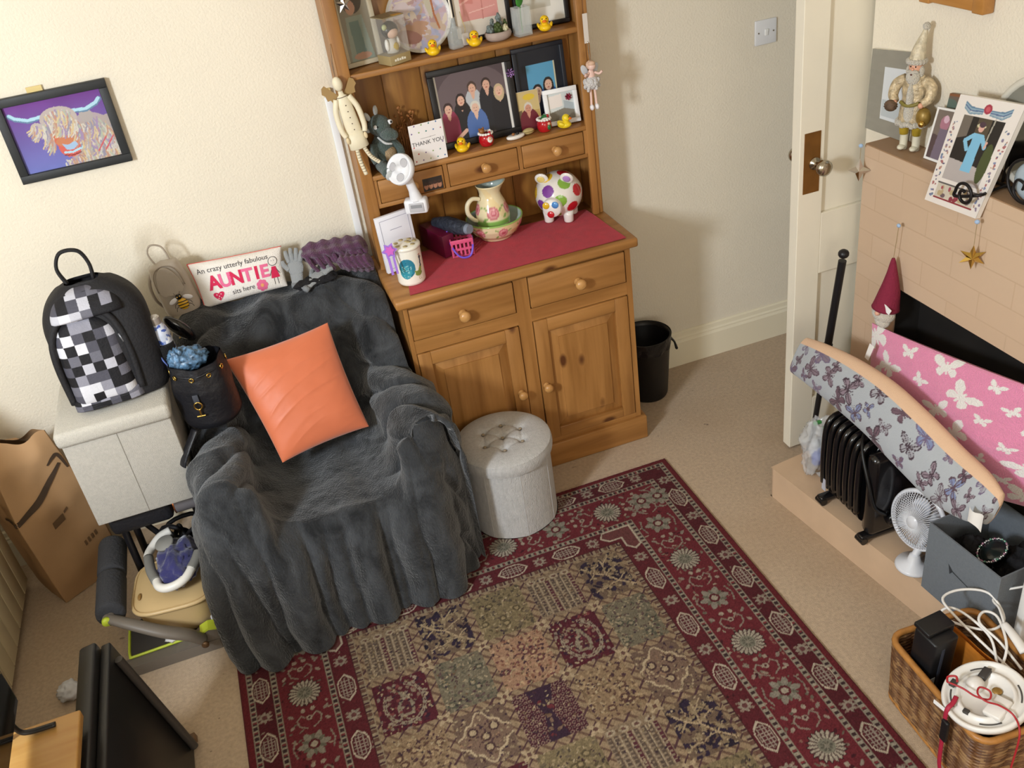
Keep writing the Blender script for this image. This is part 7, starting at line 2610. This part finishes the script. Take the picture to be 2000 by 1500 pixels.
def butterfly(P_, x, y, s, a_, c1, c2=None, one=False):
    """One printed butterfly: two upper and two lower wings about a thin body."""
    ca, sa = math.cos(a_), math.sin(a_)
    g = lambda px, py: (x + (px * ca - py * sa) * s, y + (px * sa + py * ca) * s)
    for sx in ((-1, 1) if not one else (1,)):
        up = [(0, .05), (sx * .35, .62), (sx * .75, .80), (sx * .98, .70), (sx * .90, .35), (sx * .55, .05), (0, -.05)]
        lo = [(0, .0), (sx * .55, -.02), (sx * .72, -.25), (sx * .62, -.58), (sx * .38, -.70), (sx * .16, -.40)]
        P_.poly([g(*q) for q in up], c1)
        P_.poly([g(*q) for q in lo], c1)
        if c2:
            P_.poly([g(q[0] * .8 + sx * .06, q[1] * .8 + .06) for q in up], c2)
            P_.poly([g(q[0] * .74 + sx * .06, q[1] * .74 - .03) for q in lo], c2)
            P_.line([g(sx * .05, .05), g(sx * .75, .6)], s * .07, c1)
            P_.line([g(sx * .05, 0), g(sx * .8, .3)], s * .06, c1)
            P_.line([g(sx * .05, -.05), g(sx * .45, -.45)], s * .06, c1)
    P_.line([g(0, .35), g(0, -.45)], s * (.12 if c2 else .16), c1)
    if c2:
        P_.line([g(0, .3), g(.12, .62)], s * .04, c1)
        P_.line([g(0, .3), g(-.12, .62)], s * .04, c1)


cen = np.array([(1.490, 2.195, .520), (1.492, 2.09, .536), (1.494, 1.95, .548), (1.495, 1.80, .548), (1.495, 1.66, .528), (1.498, 1.53, .504), (1.502, 1.43, .502), (1.506, 1.365, .505)])
hgt = np.array([.060, .070, .080, .086, .088, .084, .070, .042])
thk = np.array([.020, .030, .034, .036, .036, .034, .030, .014])
n_l, n_a = 420, 200
C_, Hh, Tt = cubic(cen, n_l, 0), cubic(hgt[:, None], n_l, 0)[:, 0], cubic(thk[:, None], n_l, 0)[:, 0]
tt = np.linspace(0, 1, n_l)
cap = np.clip(np.minimum(tt / .018, (1 - tt) / .018), 0, 1) ** .5
Hh, Tt = Hh * (.35 + .65 * cap), Tt * (.08 + .92 * cap)
aa = np.linspace(0, 2 * PI, n_a + 1)[:-1]
lean_ = math.radians(24)      # the face is tipped upwards, towards the room
ca_, sa_ = np.cos(aa), np.sin(aa)
ex = np.sign(sa_) * np.abs(sa_) ** .9
fx = -np.sign(ca_) * np.abs(ca_) ** .9
lx = fx[None] * Tt[:, None] * (1 + .12 * vnoise(np.broadcast_to(tt[:, None] * 9, (n_l, n_a)), np.broadcast_to(sa_[None] * 1.5, (n_l, n_a)), 0, 6))
lz = ex[None] * Hh[:, None]
ptx = C_[:, None, 0] + lx * math.cos(lean_) + lz * math.sin(lean_)
ptz = C_[:, None, 2] - lx * math.sin(lean_) * 1 + lz * math.cos(lean_)
pty = np.broadcast_to(C_[:, None, 1], ptx.shape)
# coordinates on the cloth: along the length, and around from the bottom edge
UU = np.broadcast_to((tt * .92)[:, None], ptx.shape).copy()
VVv = lz + 0 * UU
P = Paint(UU, VVv, '#a9adb2')
CH = ['#4f3d47', '#5a4650', '#45353f']
for k in range(33):
    butterfly(P, .03 + (k // 3) * .083 + (k % 3) * .022 + rs.uniform(-.010, .010), -.055 + (k % 3) * .050 + rs.uniform(-.012, .012), [.040, .024, .033, .022, .037][k % 5], rs.uniform(-1.6, 1.6), rs.choice(CH + ['#6d5f78']), rs.choice(['#8a7a84', '#9b9aa0', '#80707a', '#7b86a8', '#6d5560']))
q = np.broadcast_to((fx[None] > 0.12) | ((fx[None] > -.80) & (ex[None] > .64)), P.U.shape)
P.C[q] = lin('#d9b596')
ex_t = thing('draught_excluder', 'long stuffed draught excluder printed with butterflies, peach backed, across the radiator', 'draught excluder', (0, 0, 0))
npgrid('cover', np.stack([ptx, pty, ptz], -1), VC('printed_linen', 0.9, bump=0.25, bscale=300, sheen=0.15), P.C, ex_t, closed_v=True)
MB(M('paper_label', '#ece8e2', 0.6)).grid(lambda u, v: (1.452 - .003 * math.sin(u * 6), 1.398 - .045 * u, .470 + .045 * v + .004 * math.sin(u * 5 + v * 3)), 8, 8).build('care_label', ex_t)

# pink fleece cushion with white butterflies in the fire opening
pk_c = [(1.645, 2.050, .655), (1.645, 1.385, .780), (1.645, 1.385, .440), (1.645, 2.035, .135)]


def pink_cols(u, v):
    P_ = Paint(u * .32, v * .30, '#e389ae')
    P_.C *= (1 + .04 * vnoise(u * 12, v * 12, 0, 3))[..., None].astype(np.float32)
    r2 = random.Random(11)
    k = 0
    for j in range(9):
        for i in range(6):
            x = -.29 + i * .150 + (.075 if j % 2 else 0) + r2.uniform(-.012, .012)
            y = .265 - j * .086 + r2.uniform(-.010, .010)
            butterfly(P_, x, y, [.062, .030, .050, .030][k % 4], r2.uniform(-.7, .7), PINK_W)
            k += 1
    return P_.C, P_.C * 0 + np.array(lin('#d8608e'), np.float32)


pc_, _ = cushion('pink_cushion', pk_c, .085, VC('pink_fleece', 0.95, sheen=0.5, bump=0.5, bscale=260), None, pink_cols, nu_=230, nv_=230, wr=.005, seed=9, pinch=.03)
lb_ = MB(M('paper_label', '#ece8e2', 0.6)).raw([(1.598, 1.995, .628), (1.598, 1.975, .625), (1.590, 1.985, .575), (1.590, 2.003, .578)], [(0, 1, 2, 3)]).build('care_label', pc_)
tag(pc_, 'pink fleece cushion with white butterflies leaning in the black fire opening', 'cushion')

# white desk fan
fa = thing('desk_fan', 'white desk fan with a round grille on the hearth beside the grey cube', 'fan', (1.528, 1.615, HZ), 0)
fa.scale = (.88, .88, .92)
fw = M('fan_plastic', '#dcdde2', 0.3, coat=0.2)
MB(fw).at(T(-.034, -.012, 0)).lathe([(.056, .0), (.058, .004), (.054, .012), (.022, .022), (.016, .045), (.0, .046)], 32).build('base', fa)
MB(fw).tube([(-.034, -.012, .04), (.004, .0, .08), (.030, .01, .125)], [.013, .013, .016], 14).build('neck', fa)
XF = T(-.006, .022, .150) @ rot(0, -78, 12)
hd = MB(fw).at(XF)
hd.tube([(.094 * math.cos(a_), .094 * math.sin(a_), 0) for a_ in [2 * PI * k / 40 for k in range(40)]], .008, 10, closed=True, sub=1)
hd.lathe([(.022, .030), (.020, .034), (0, .035)], 24)
for k in range(60):
    a_ = 2 * PI * k / 60
    hd.tube([(.020 * math.cos(a_), .020 * math.sin(a_), .032), (.060 * math.cos(a_), .060 * math.sin(a_), .029), (.086 * math.cos(a_), .086 * math.sin(a_), .016), (.094 * math.cos(a_), .094 * math.sin(a_), 0), (.088 * math.cos(a_), .088 * math.sin(a_), -.016), (.04 * math.cos(a_), .04 * math.sin(a_), -.030)], .0012, 5, sub=2)
hd.build('grille', fa)
MB(fw).at(XF).lathe([(.040, -.030), (.042, -.05), (.034, -.08), (0, -.088)], 26).build('motor_housing', fa)
bl = MB(M('fan_blade', '#c3c6cf', 0.35))
for k in range(3):
    bl.at(XF @ rot(0, 0, 120 * k) @ T(.042, 0, .004) @ rot(24, 0, 0)).ball((0, 0, 0), (.040, .030, .0018), 14)
bl.build('blades', fa)
mg = thing('white_mug', 'white mug lying on the hearth behind the desk fan', 'mug', (1.612, 1.590, .205), 30)
MB(pot_wh).at(rot(70, 0, 0)).lathe([(.0, -.035), (.028, -.035), (.031, -.02), (.032, .035), (.029, .035), (.028, -.02), (.0, -.03)], 26).build('body', mg)
MB(pot_wh).at(rot(70, 0, 0)).tube([(-.031, 0, .020), (-.050, 0, .014), (-.050, 0, -.012), (-.031, 0, -.018)], .0055, 8).build('handle', mg)

# grey fabric cube of dark bags
cu = thing('fabric_cube', 'open dark grey fabric cube full of black things on the hearth', 'storage box', (1.580, 1.418, HZ), 3)
gf = M('felt_grey', '#6d7379', 0.9, var=0.05, vscale=120, bump=0.25, bscale=300)
w_, d_c, h_c, tk_ = .108, .120, .232, .004
cbx = MB(gf)
cbx.box(-w_, -w_ + tk_, -d_c, d_c, 0, h_c).box(w_ - tk_, w_, -d_c, d_c, 0, h_c).box(-w_ + tk_, w_ - tk_, -d_c, -d_c + tk_, 0, h_c).box(-w_ + tk_, w_ - tk_, d_c - tk_, d_c, 0, h_c).box(-w_ + tk_, w_ - tk_, -d_c + tk_, d_c - tk_, 0, tk_)
cbx.build('walls', cu)
MB(M('slot_dark', '#2f3236', 0.9)).at(T(-w_ - .0008, 0, 0)).raw([(0, .040, .150), (0, .032, .120), (0, .022, .135)], [(0, 1, 2)]).raw([(0, .024, .136), (0, -.030, .126), (0, -.030, .1235), (0, .022, .132)], [(0, 1, 2, 3)]).build('handle_slot', cu)
bkf = M('black_fabric', '#121114', 0.85, var=0.3, vscale=30, bump=0.6, bscale=60)
for k, (c, r, sd, lab) in enumerate((((1.555, 1.465, .255), (.050, .055, .050), 2, 'black fabric pouch in the far corner of the grey cube'), ((1.625, 1.375, .262), (.052, .060, .055), 5, 'black furry bag in the right half of the grey cube'), ((1.565, 1.36, .205), (.056, .050, .070), 8, 'black bag deep in the near corner of the grey cube'))):
    o = MB(bkf).grid(lambda u, v: crumple(u, v, c, r, sd), 36, 24, cu=True).build('black_bag')
    tag(o, lab, 'bag', 'black bags in the grey cube')
rg = thing('beaded_bag', 'dark round evening bag with a sparkling beaded rim in the grey cube', 'bag', (1.560, 1.405, .316), 0, rx=-18, ry=-30)
MB(M('bag_teal_black', '#0c1a1a', 0.3, coat=0.5)).lathe([(0, -.012), (.034, -.008), (.038, 0), (.030, .006), (0, .009)], 36).build('body', rg)
bdm = [M('bead_silver', '#d9dde0', 0.1, 0.9), M('bead_green', '#6fa08c', 0.1, 0.6), M('bead_rose', '#a87f94', 0.15, 0.6)]
b_ = MB(bdm[0])
for k in range(44):
    a_ = 2 * PI * k / 44
    b_.use(bdm[(k * 7) % 3 if k % 2 else 0]).ball((.039 * math.cos(a_), .039 * math.sin(a_), .003 + .002 * (k % 2)), .0036, 8)
b_.build('beaded_rim', rg)

# white pedestal with a shell dish at the right edge
wp = thing('white_pedestal', 'white pedestal table at the right edge beside the grey cube', 'table', (1.590, 1.190, HZ))
MB(M('pedestal_white', '#e4e2de', 0.45)).box(-.075, .075, -.075, .075, .285, .305, .006).build('top', wp)
for sx in (-1, 1):
    for sy in (-1, 1):
        MB(M('pedestal_white', '#e4e2de', 0.45)).box(sx * .062 - .011, sx * .062 + .011, sy * .062 - .011, sy * .062 + .011, .001, .286, .003).build('leg', wp)
sd_ = thing('trinket_bowl', 'small bowl of mosaic shell pieces on the white pedestal', 'bowl', (1.580, 1.200, HZ + .307))
MB(M('bowl_pearl', '#cfc9bf', 0.3)).lathe([(.030, 0), (.052, .012), (.062, .028), (.060, .028), (.048, .014), (0, .006)], 30).build('bowl', sd_)
b_ = MB(bdm[0])
shc = [M('shell_' + c[1:], c, 0.3) for c in ('#3f3f42', '#cfcfca', '#a86f6a', '#7fa092', '#e4e2da')]
for k in range(60):
    a_, r_2 = rs.uniform(0, 2 * PI), .052 * math.sqrt(rs.random())
    b_.use(shc[k % 5]).at(T(r_2 * math.cos(a_), r_2 * math.sin(a_), .024 + rs.uniform(0, .006)) @ rot(rs.uniform(-30, 30), rs.uniform(-30, 30), rs.uniform(0, 90))).box(-.006, .006, -.004, .004, -.0015, .0015)
o = b_.build('shell_pieces', sd_)
o['kind'] = 'stuff'

# ------------------------------------------------------------------ wicker basket in the near right corner
WB = thing('wicker_basket', 'brown wicker basket with a cane rim in the bottom right corner', 'basket', (1.338, 1.182, 0.0015), -3)
bw_, bd_, bh_ = .122, .168, .202


def rr_pt(u, wx, wy, r=.035):
    """Rounded rectangle outline, u in 0..1 at even arc length."""
    L1, L2, La = 2 * (wx - r), 2 * (wy - r), PI * r / 2
    tot = 2 * (L1 + L2) + 4 * La
    s_ = (u % 1) * tot
    for L_, kind, arg in ((L1, 'l', (-(wx - r), -wy, 1, 0)), (La, 'a', (wx - r, -(wy - r), -PI / 2)), (L2, 'l', (wx, -(wy - r), 0, 1)), (La, 'a', (wx - r, wy - r, 0)),
                          (L1, 'l', (wx - r, wy, -1, 0)), (La, 'a', (-(wx - r), wy - r, PI / 2)), (L2, 'l', (-wx, wy - r, 0, -1)), (La, 'a', (-(wx - r), -(wy - r), PI))):
        if s_ <= L_:
            if kind == 'l':
                return arg[0] + arg[2] * s_, arg[1] + arg[3] * s_
            g = arg[2] + s_ / r
            return arg[0] + r * math.cos(g), arg[1] + r * math.sin(g)
        s_ -= L_
    return -(wx - r), -wy


nu_, nv_ = 640, 150
ol = np.array([rr_pt(k / nu_, 1 * bw_, bd_) for k in range(nu_)])
nrm = np.stack([np.roll(ol, -1, 0)[:, 1] - np.roll(ol, 1, 0)[:, 1], -(np.roll(ol, -1, 0)[:, 0] - np.roll(ol, 1, 0)[:, 0])], -1)
nrm /= np.linalg.norm(nrm, axis=1, keepdims=True)
zz = np.linspace(0.006, bh_, nv_)
per = 1.05
su = np.arange(nu_) / nu_ * per
nst = 30
SU, ZZ = np.meshgrid(su, zz, indexing='ij')
strand = ZZ / .0054
rowi = np.floor(strand)
ph = SU / per * nst * PI + rowi * PI
weave = np.sin(ph)
prof_ = np.sqrt(np.clip(1 - (2 * (strand - rowi) - 1) ** 2, 0, 1))
off_ = .0028 * weave * prof_ + .0016 * prof_
col = np.empty(SU.shape + (3,), np.float32)
base_c = np.array([lin('#64432a'), lin('#7b5636'), lin('#6c4a2e'), lin('#8d6a44'), lin('#573822')], np.float32)
rn = np.random.default_rng(4)
pick = rn.integers(0, 5, (int(rowi.max()) + 2, 90))
col = base_c[pick[rowi.astype(int), (SU / per * 30 + rowi * .5).astype(int) % 90]]
stk = (np.abs(np.mod(SU / per * nst, 1) - .5) < .13) & (weave < .6)
col[stk] = lin('#a07c50')
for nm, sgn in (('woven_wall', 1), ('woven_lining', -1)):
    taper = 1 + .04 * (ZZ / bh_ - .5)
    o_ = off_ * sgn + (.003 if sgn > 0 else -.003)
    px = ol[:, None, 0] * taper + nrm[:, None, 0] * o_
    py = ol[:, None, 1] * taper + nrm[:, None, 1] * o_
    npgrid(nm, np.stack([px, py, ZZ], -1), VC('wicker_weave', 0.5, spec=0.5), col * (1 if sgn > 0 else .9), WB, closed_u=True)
MB(M('wicker_base', '#5b3a22', 0.7)).prism([rr_pt(k / 60, bw_ * .97, bd_ * .97) for k in range(60)], 0.0, .008).build('base', WB)
cane = M('cane_rim', '#a9743a', 0.4, var=0.2, vscale=40)
MB(cane).tube([(*[c * 1.022 for c in rr_pt(k / 80, bw_, bd_)], bh_ + .003) for k in range(80)], .0085, 10, closed=True, sub=1).build('rim', WB)
MB(cane).tube([(*[c * .99 for c in rr_pt(k / 80, bw_, bd_)], .007) for k in range(80)], .0065, 8, closed=True, sub=1).build('foot_rim', WB)

# in the basket
bbx = thing('black_plastic_box', 'upright black plastic box with a flap lid at the far end of the basket', 'plastic box', (1.270, 1.276, .012), 4, rx=3)
bbx.scale = (1.08, 1.08, 1.02)
bp_ = M('device_black', '#141416', 0.4)
MB(bp_).box(-.033, .033, -.035, .030, 0, .285, .006).build('body', bbx)
MB(bp_).box(-.034, .040, -.012, .034, .287, .300, .003).box(.030, .040, -.012, .034, .255, .290, .003).build('flap', bbx)
MB(M('device_stripe', '#3f4450', 0.25)).box(-.012, -.004, -.0358, -.035, .09, .26).build('trim_strip', bbx)
MB(M('device_label', '#b3bcc6', 0.5)).box(-.029, -.016, -.0360, -.035, .13, .165).build('label_sticker', bbx)
of = MB(M('pouch_amber', '#c07526', 0.6, var=0.2, vscale=14, bump=0.3, bscale=40))
of.grid(lambda u, v: (1.322 + .050 * u + .010 * math.sin(v * 3), 1.322 - .19 * u + .012 * math.sin(v * 5), .02 + .245 * v * (1 - .12 * u) + .006 * math.sin(u * 7)), 24, 24)
of.grid(lambda u, v: (1.334 + .050 * u + .012 * math.sin(v * 3), 1.332 - .19 * u + .008 * math.sin(v * 5), .02 + .242 * v * (1 - .12 * u) + .006 * math.sin(u * 7)), 24, 24)
of.raw([(1.322, 1.322, .02), (1.372, 1.132, .02), (1.384, 1.142, .02), (1.334, 1.332, .02)], [(0, 1, 2, 3)])
tag(of.build('amber_pouch'), 'amber brown padded pouch standing in the middle of the wicker basket', 'pouch')
cd = MB(M('brown_box', '#5f4536', 0.7)).box(-.05, .05, -.06, .06, 0, .17, .002).build('brown_carton')
place(cd, (1.305, 1.10, .012), 4)
tag(cd, 'brown carton under the white round fitting in the basket', 'box')
# white round electrical fitting with red wire
fit = thing('round_fitting', 'white round electrical ceiling fitting lying on top of the wicker basket', 'electrical fitting', (1.280, 1.098, .243), 20, rx=-10, ry=-14)
pw_ = M('fitting_white', '#e2ded8', 0.35)
f_ = MB(pw_).lathe([(.0, -.018), (.080, -.018), (.093, -.010), (.095, .0), (.092, .006), (.086, .006), (.083, -.001), (.066, -.001), (.064, .005), (.057, .005), (.055, -.002), (.0, -.002)], 56)
f_.build('dish', fit)
MB(pw_).box(-.045, .012, -.060, -.018, -.002, .014, .004).build('terminal_cover', fit)
MB(pw_).ball((.010, .030, .008), (.022, .020, .018), 16).build('dome_cap', fit)
MB(M('connector_dark', '#3a3634', 0.5)).box(.030, .062, .018, .036, .002, .016, .003).build('connector', fit)
MB(M('connector_dark', '#3a3634', 0.5)).box(-.022, -.002, .064, .078, .004, .012, .002).build('connector', fit)
MB(M('connector_dark', '#3a3634', 0.5)).box(-.066, -.054, .004, .018, .0, .009, .002).build('connector', fit)
for a0 in (20, 110, 200, 290):
    sl_ = MB(M('slot_shadow', '#4a4642', 0.8)).tube([(.0745 * math.cos(math.radians(a0 + k * 9)), .0745 * math.sin(math.radians(a0 + k * 9)), -.0002) for k in range(5)], .0018, 6, sub=2)
    sl_.build('slot', fit)
MB(M('screw_amber', '#a8864a', 0.4, .6)).ball((.024, -.014, .001), (.010, .012, .003), 12).build('contact_plate', fit)
rw = M('wire_red', '#a8262e', 0.4)
w_r = MB(rw)
P0 = [(1.215, 1.150, .268), (1.230, 1.120, .272), (1.243, 1.092, .268), (1.262, 1.072, .270), (1.275, 1.085, .276), (1.262, 1.102, .278), (1.246, 1.090, .277), (1.250, 1.068, .274), (1.272, 1.050, .268), (1.285, 1.020, .260), (1.270, .985, .245), (1.255, .975, .15), (1.25, .972, .06)]
w_r.tube(P0, .0022, 8)
w_r.tube([(1.215, 1.150, .268), (1.225, 1.160, .270), (1.238, 1.150, .275), (1.232, 1.138, .272)], .0026, 8)
tag(w_r.build('red_wire'), 'thin red wire looped over the white round fitting', 'wire')
ld_ = thing('lanyard', 'red lanyard with a white tag and black fob hanging over the basket side', 'lanyard', (1.196, 1.118, .214), 0)
MB(M('lanyard_red', '#a3203a', 0.6)).tube([(.03, .01, .022), (.012, .0, .0185), (-.006, -.004, .008), (-.008, -.006, -.06), (-.008, -.01, -.17), (-.008, -.02, -.2)], .0055, 8, flat=.4).build('strap', ld_)
MB(M('tag_white', '#eceae8', 0.6)).at(T(-.008, .016, .002) @ rot(0, 0, 10)).box(-.002, .0, -.018, .016, -.004, .007).build('tag', ld_)
MB(bp_).box(-.016, -.006, -.022, -.002, -.085, -.018, .003).build('fob', ld_)
# white cable with adapter
wc = M('cable_white', '#e3e0dc', 0.4)
wh = thing('white_cable', 'tangle of white charging cable with a plug at the back of basket', 'cable', (1.392, 1.272, .222))
MB(wc).tube([(.02, -.14, -.02), (-.01, -.06, .02), (-.03, .03, .05), (-.020, .085, .055), (.035, .085, .06), (.085, .045, .06), (.075, -.02, .04), (.03, -.03, .03), (-.02, .01, .03), (-.045, .06, .03), (-.02, .06, .045), (.0, .02, .045), (.01, -.05, .03), (-.015, -.11, .0), (.02, -.09, .035), (.055, -.02, .05), (.04, .01, .05), (.01, -.01, .045), (.02, -.07, .03), (.035, -.13, -.01)], .0034, 8).build('cord', wh)
MB(wc).tube([(.055, -.04, .05), (.05, -.08, .045), (.045, -.12, .035)], [.008, .012, .013], 12, flat=.7).build('plug', wh)
MB(wc).tube([(.055, -.04, .05), (.075, .0, .055), (.085, .03, .05), (.11, .04, .06), (.14, .0, .10)], .003, 8).build('cord', wh)

# ------------------------------------------------------------------ cow picture on the left of the long wall
def art_cow(P_, w, h):
    g = np.clip(P_.V / h, 0, 1)[..., None]
    c0, c1 = np.array(lin('#6d74b8')), np.array(lin('#6a3186'))
    P_.C[...] = (c0 * (1 - g) + c1 * g)
    P_.C *= (1 + .12 * vnoise(P_.U * 20, P_.V * 20, 0, 3))[..., None].astype(np.float32)
    hair = ['#c3bbb4', '#a9a0a6', '#b7a08a', '#c9c4b8', '#8f8a9c', '#b58a78', '#a8b0a0', '#9a86a8', '#c9b48c']

    def shag(cx, cy, rx, ry, n_, ln, ang0, ang1, wd=.004):
        for _ in range(n_):
            a_, r_3 = rs.uniform(0, 2 * PI), math.sqrt(rs.random())
            x, y = cx + rx * r_3 * math.cos(a_), cy + ry * r_3 * math.sin(a_)
            t_ = rs.uniform(ang0, ang1)
            P_.line([(x, y), (x + ln * .5 * math.cos(t_), y + ln * .5 * math.sin(t_)), (x + ln * math.cos(t_ - .25), y + ln * math.sin(t_ - .25))], wd, rs.choice(hair))
    P_.ell(w * .78, h * .28, w * .28, h * .42, '#a99aa0')
    P_.poly([(w * .45, 0), (w, 0), (w, h * .62), (w * .7, h * .6)], '#a99c98')
    shag(w * .78, h * .30, w * .24, h * .36, 220, .030, -1.9, -.9)
    for x in (.98, .9):
        P_.line([(w * x, h * .3), (w * (x - .12), h * .12)], .004, '#c25a62')
    P_.ell(w * .26, h * .60, w * .07, h * .10, '#b3a9a6')
    shag(w * .25, h * .60, w * .05, h * .08, 40, .022, -2.4, -1.6)
    P_.ell(w * .78, h * .66, w * .07, h * .10, '#a79e9c')
    for s_, x in ((-1, .34), (1, .66)):          # horns
        P_.line([(w * x, h * .76), (w * (x + s_ * .14), h * .74), (w * (x + s_ * .26), h * .80), (w * (x + s_ * .31), h * .86)], .012, '#5f7f9c')
        P_.line([(w * x, h * .77), (w * (x + s_ * .14), h * .755), (w * (x + s_ * .26), h * .815), (w * (x + s_ * .30), h * .865)], .009, '#a9cfe0')
    P_.poly([(w * .34, h * .74), (w * .66, h * .76), (w * .62, h * .36), (w * .58, h * .14), (w * .46, h * .12), (w * .38, h * .36)], '#c4674e')
    P_.ell(w * .51, h * .27, w * .115, h * .15, '#cc5f55')
    P_.ell(w * .51, h * .36, w * .12, h * .08, '#c07a58')
    P_.poly([(w * .44, h * .33), (w * .50, h * .30), (w * .58, h * .34), (w * .60, h * .28), (w * .54, h * .22), (w * .47, h * .23)], '#9db8d6')
    P_.line([(w * .44, h * .20), (w * .52, h * .185), (w * .62, h * .22), (w * .65, h * .28)], .006, '#a9cfe0')
    P_.line([(w * .43, h * .16), (w * .51, h * .14), (w * .60, h * .16)], .003, '#7a2f34')
    for s_ in (-1, 1):
        P_.ell(w * (.51 + s_ * .095), h * .50, w * .014, h * .02, '#4a2a2c')
    P_.ell(w * .50, h * .70, w * .19, h * .17, '#b3a6a2')
    shag(w * .50, h * .70, w * .15, h * .13, 150, .036, -2.0, -1.1)
    shag(w * .34, h * .50, w * .05, h * .16, 40, .034, -1.9, -1.3)
    shag(w * .66, h * .50, w * .05, h * .16, 40, .034, -1.9, -1.2)
    shag(w * .55, h * .06, w * .16, h * .05, 60, .020, -1.9, -1.1)


pic = picture_frame('cow_picture', 'black framed painting of a shaggy horned cow on purple, left wall side', .318, .247, .024, .020, M('black_frame_wood', '#26282a', 0.55, var=0.15, vscale=20), art_cow, (-.440, 3.080, 1.318), 0, ry=0)
MB(M('fixing_yellow', '#d8c183', 0.7)).box(-.055, -.012, -.003, 0, .247, .262).build('hanging_tab', pic)

# ------------------------------------------------------------------ round ottoman and waste bin
om_ = M('linen_silver', '#b4b1ae', 0.85, var=0.10, vscale=120, bump=0.4, bscale=350, stretch=(1, 1, .35), sheen=0.2)
OT = thing('round_ottoman', 'round silver grey fabric ottoman with a buttoned lid beside the fur armchair', 'ottoman', (.585, 2.508, .0105))
b_ = MB(om_)
R0 = .153


def ott(u, v):
    a_ = 2 * PI * u
    sec = PI / 4
    k = math.cos(sec / 2) / math.cos((a_ % sec) - sec / 2)
    r = R0 * (.55 + .45 * 1) * (1 - .03 * (1 - k) / .076 * 0) * (1 - .25 * (1 - k))
    return (r * math.cos(a_), r * math.sin(a_), .268 * v)


b_.grid(ott, 96, 8, cu=True).lathe([(R0, .268), (0, .268)], 48).lathe([(0, 0), (R0, 0)], 48)
b_.build('body', OT)
sm2 = MB(M('linen_seam_grey', '#b9b7b6', 0.9))
for k in range(8):
    a_ = k * PI / 4
    sm2.at(rot(0, 0, math.degrees(a_)) @ T(R0, 0, 0)).box(-.0008, .0010, -.0010, .0010, .002, .266)
sm2.build('panel_seams', OT)
rr_, aa_ = np.meshgrid(np.linspace(0, 1, 70), np.linspace(0, 2 * PI, 145)[:-1], indexing='ij')
px, py = rr_ * .160 * np.cos(aa_), rr_ * .160 * np.sin(aa_)
btn = [(0, 0)] + [(.072 * math.cos(k * PI / 3 + .3), .072 * math.sin(k * PI / 3 + .3)) for k in range(6)]
pz = .320 - .016 * rr_ ** 6
for bx0, by0 in btn:
    d2 = (px - bx0) ** 2 + (py - by0) ** 2
    pz -= .012 * np.exp(-d2 / .00022) + .003 * np.exp(-d2 / .0012)
for i_, (ax, ay) in enumerate(btn):
    for (cx, cy) in btn[i_ + 1:]:
        if .04 < math.hypot(ax - cx, ay - cy) < .08:
            L2 = (cx - ax) ** 2 + (cy - ay) ** 2
            tq = np.clip(((px - ax) * (cx - ax) + (py - ay) * (cy - ay)) / L2, 0, 1)
            d2 = (px - ax - tq * (cx - ax)) ** 2 + (py - ay - tq * (cy - ay)) ** 2
            pz -= .0035 * np.exp(-d2 / .00003)
top = np.stack([px, py, pz], -1)
side_z = np.linspace(.303, .262, 8)[:, None]
bulge = .160 + .003 * np.sin(np.linspace(0, PI, 8))[:, None]
sd2 = np.stack([bulge * np.cos(aa_[:1]), bulge * np.sin(aa_[:1]), np.broadcast_to(side_z, (8, 144))], -1)
npgrid('lid', np.concatenate([top, sd2], 0), om_, None, OT, closed_v=True)
for bx0, by0 in btn:
    MB(M('button_taupe', '#9a8a74', 0.7)).ball((bx0, by0, .3075), (.006, .006, .003), 12).build('button', OT)

WBN = thing('waste_bin', 'black waste bin lined with a black bag beside the pine dresser', 'bin', (1.312, 2.945, .002))
bm2 = M('bin_black', '#121113', 0.45, var=0.1, vscale=20)
MB(bm2).lathe([(0, 0), (.074, 0), (.078, .01), (.097, .262), (.101, .266), (.101, .272), (.096, .272), (.093, .255), (.074, .012), (0, .010)], 40).build('bin', WBN)
ln = MB(M('liner_black', '#151417', 0.35, bump=0.5, bscale=50))
ln.grid(lambda u, v: ((.1025 + .003 * math.sin(u * 70 + v * 4) * v) * math.cos(2 * PI * u) * (1 - .06 * v), (.1025 + .003 * math.sin(u * 70 + v * 4) * v) * math.sin(2 * PI * u) * (1 - .06 * v), .274 - .055 * v + .004 * math.sin(u * 40) * v), 120, 8, cu=True)
ln.tube([(.098, -.02, .235), (.112, -.024, .215), (.120, -.026, .185)], [.010, .008, .012], 10, flat=.5)
ln.build('liner', WBN)
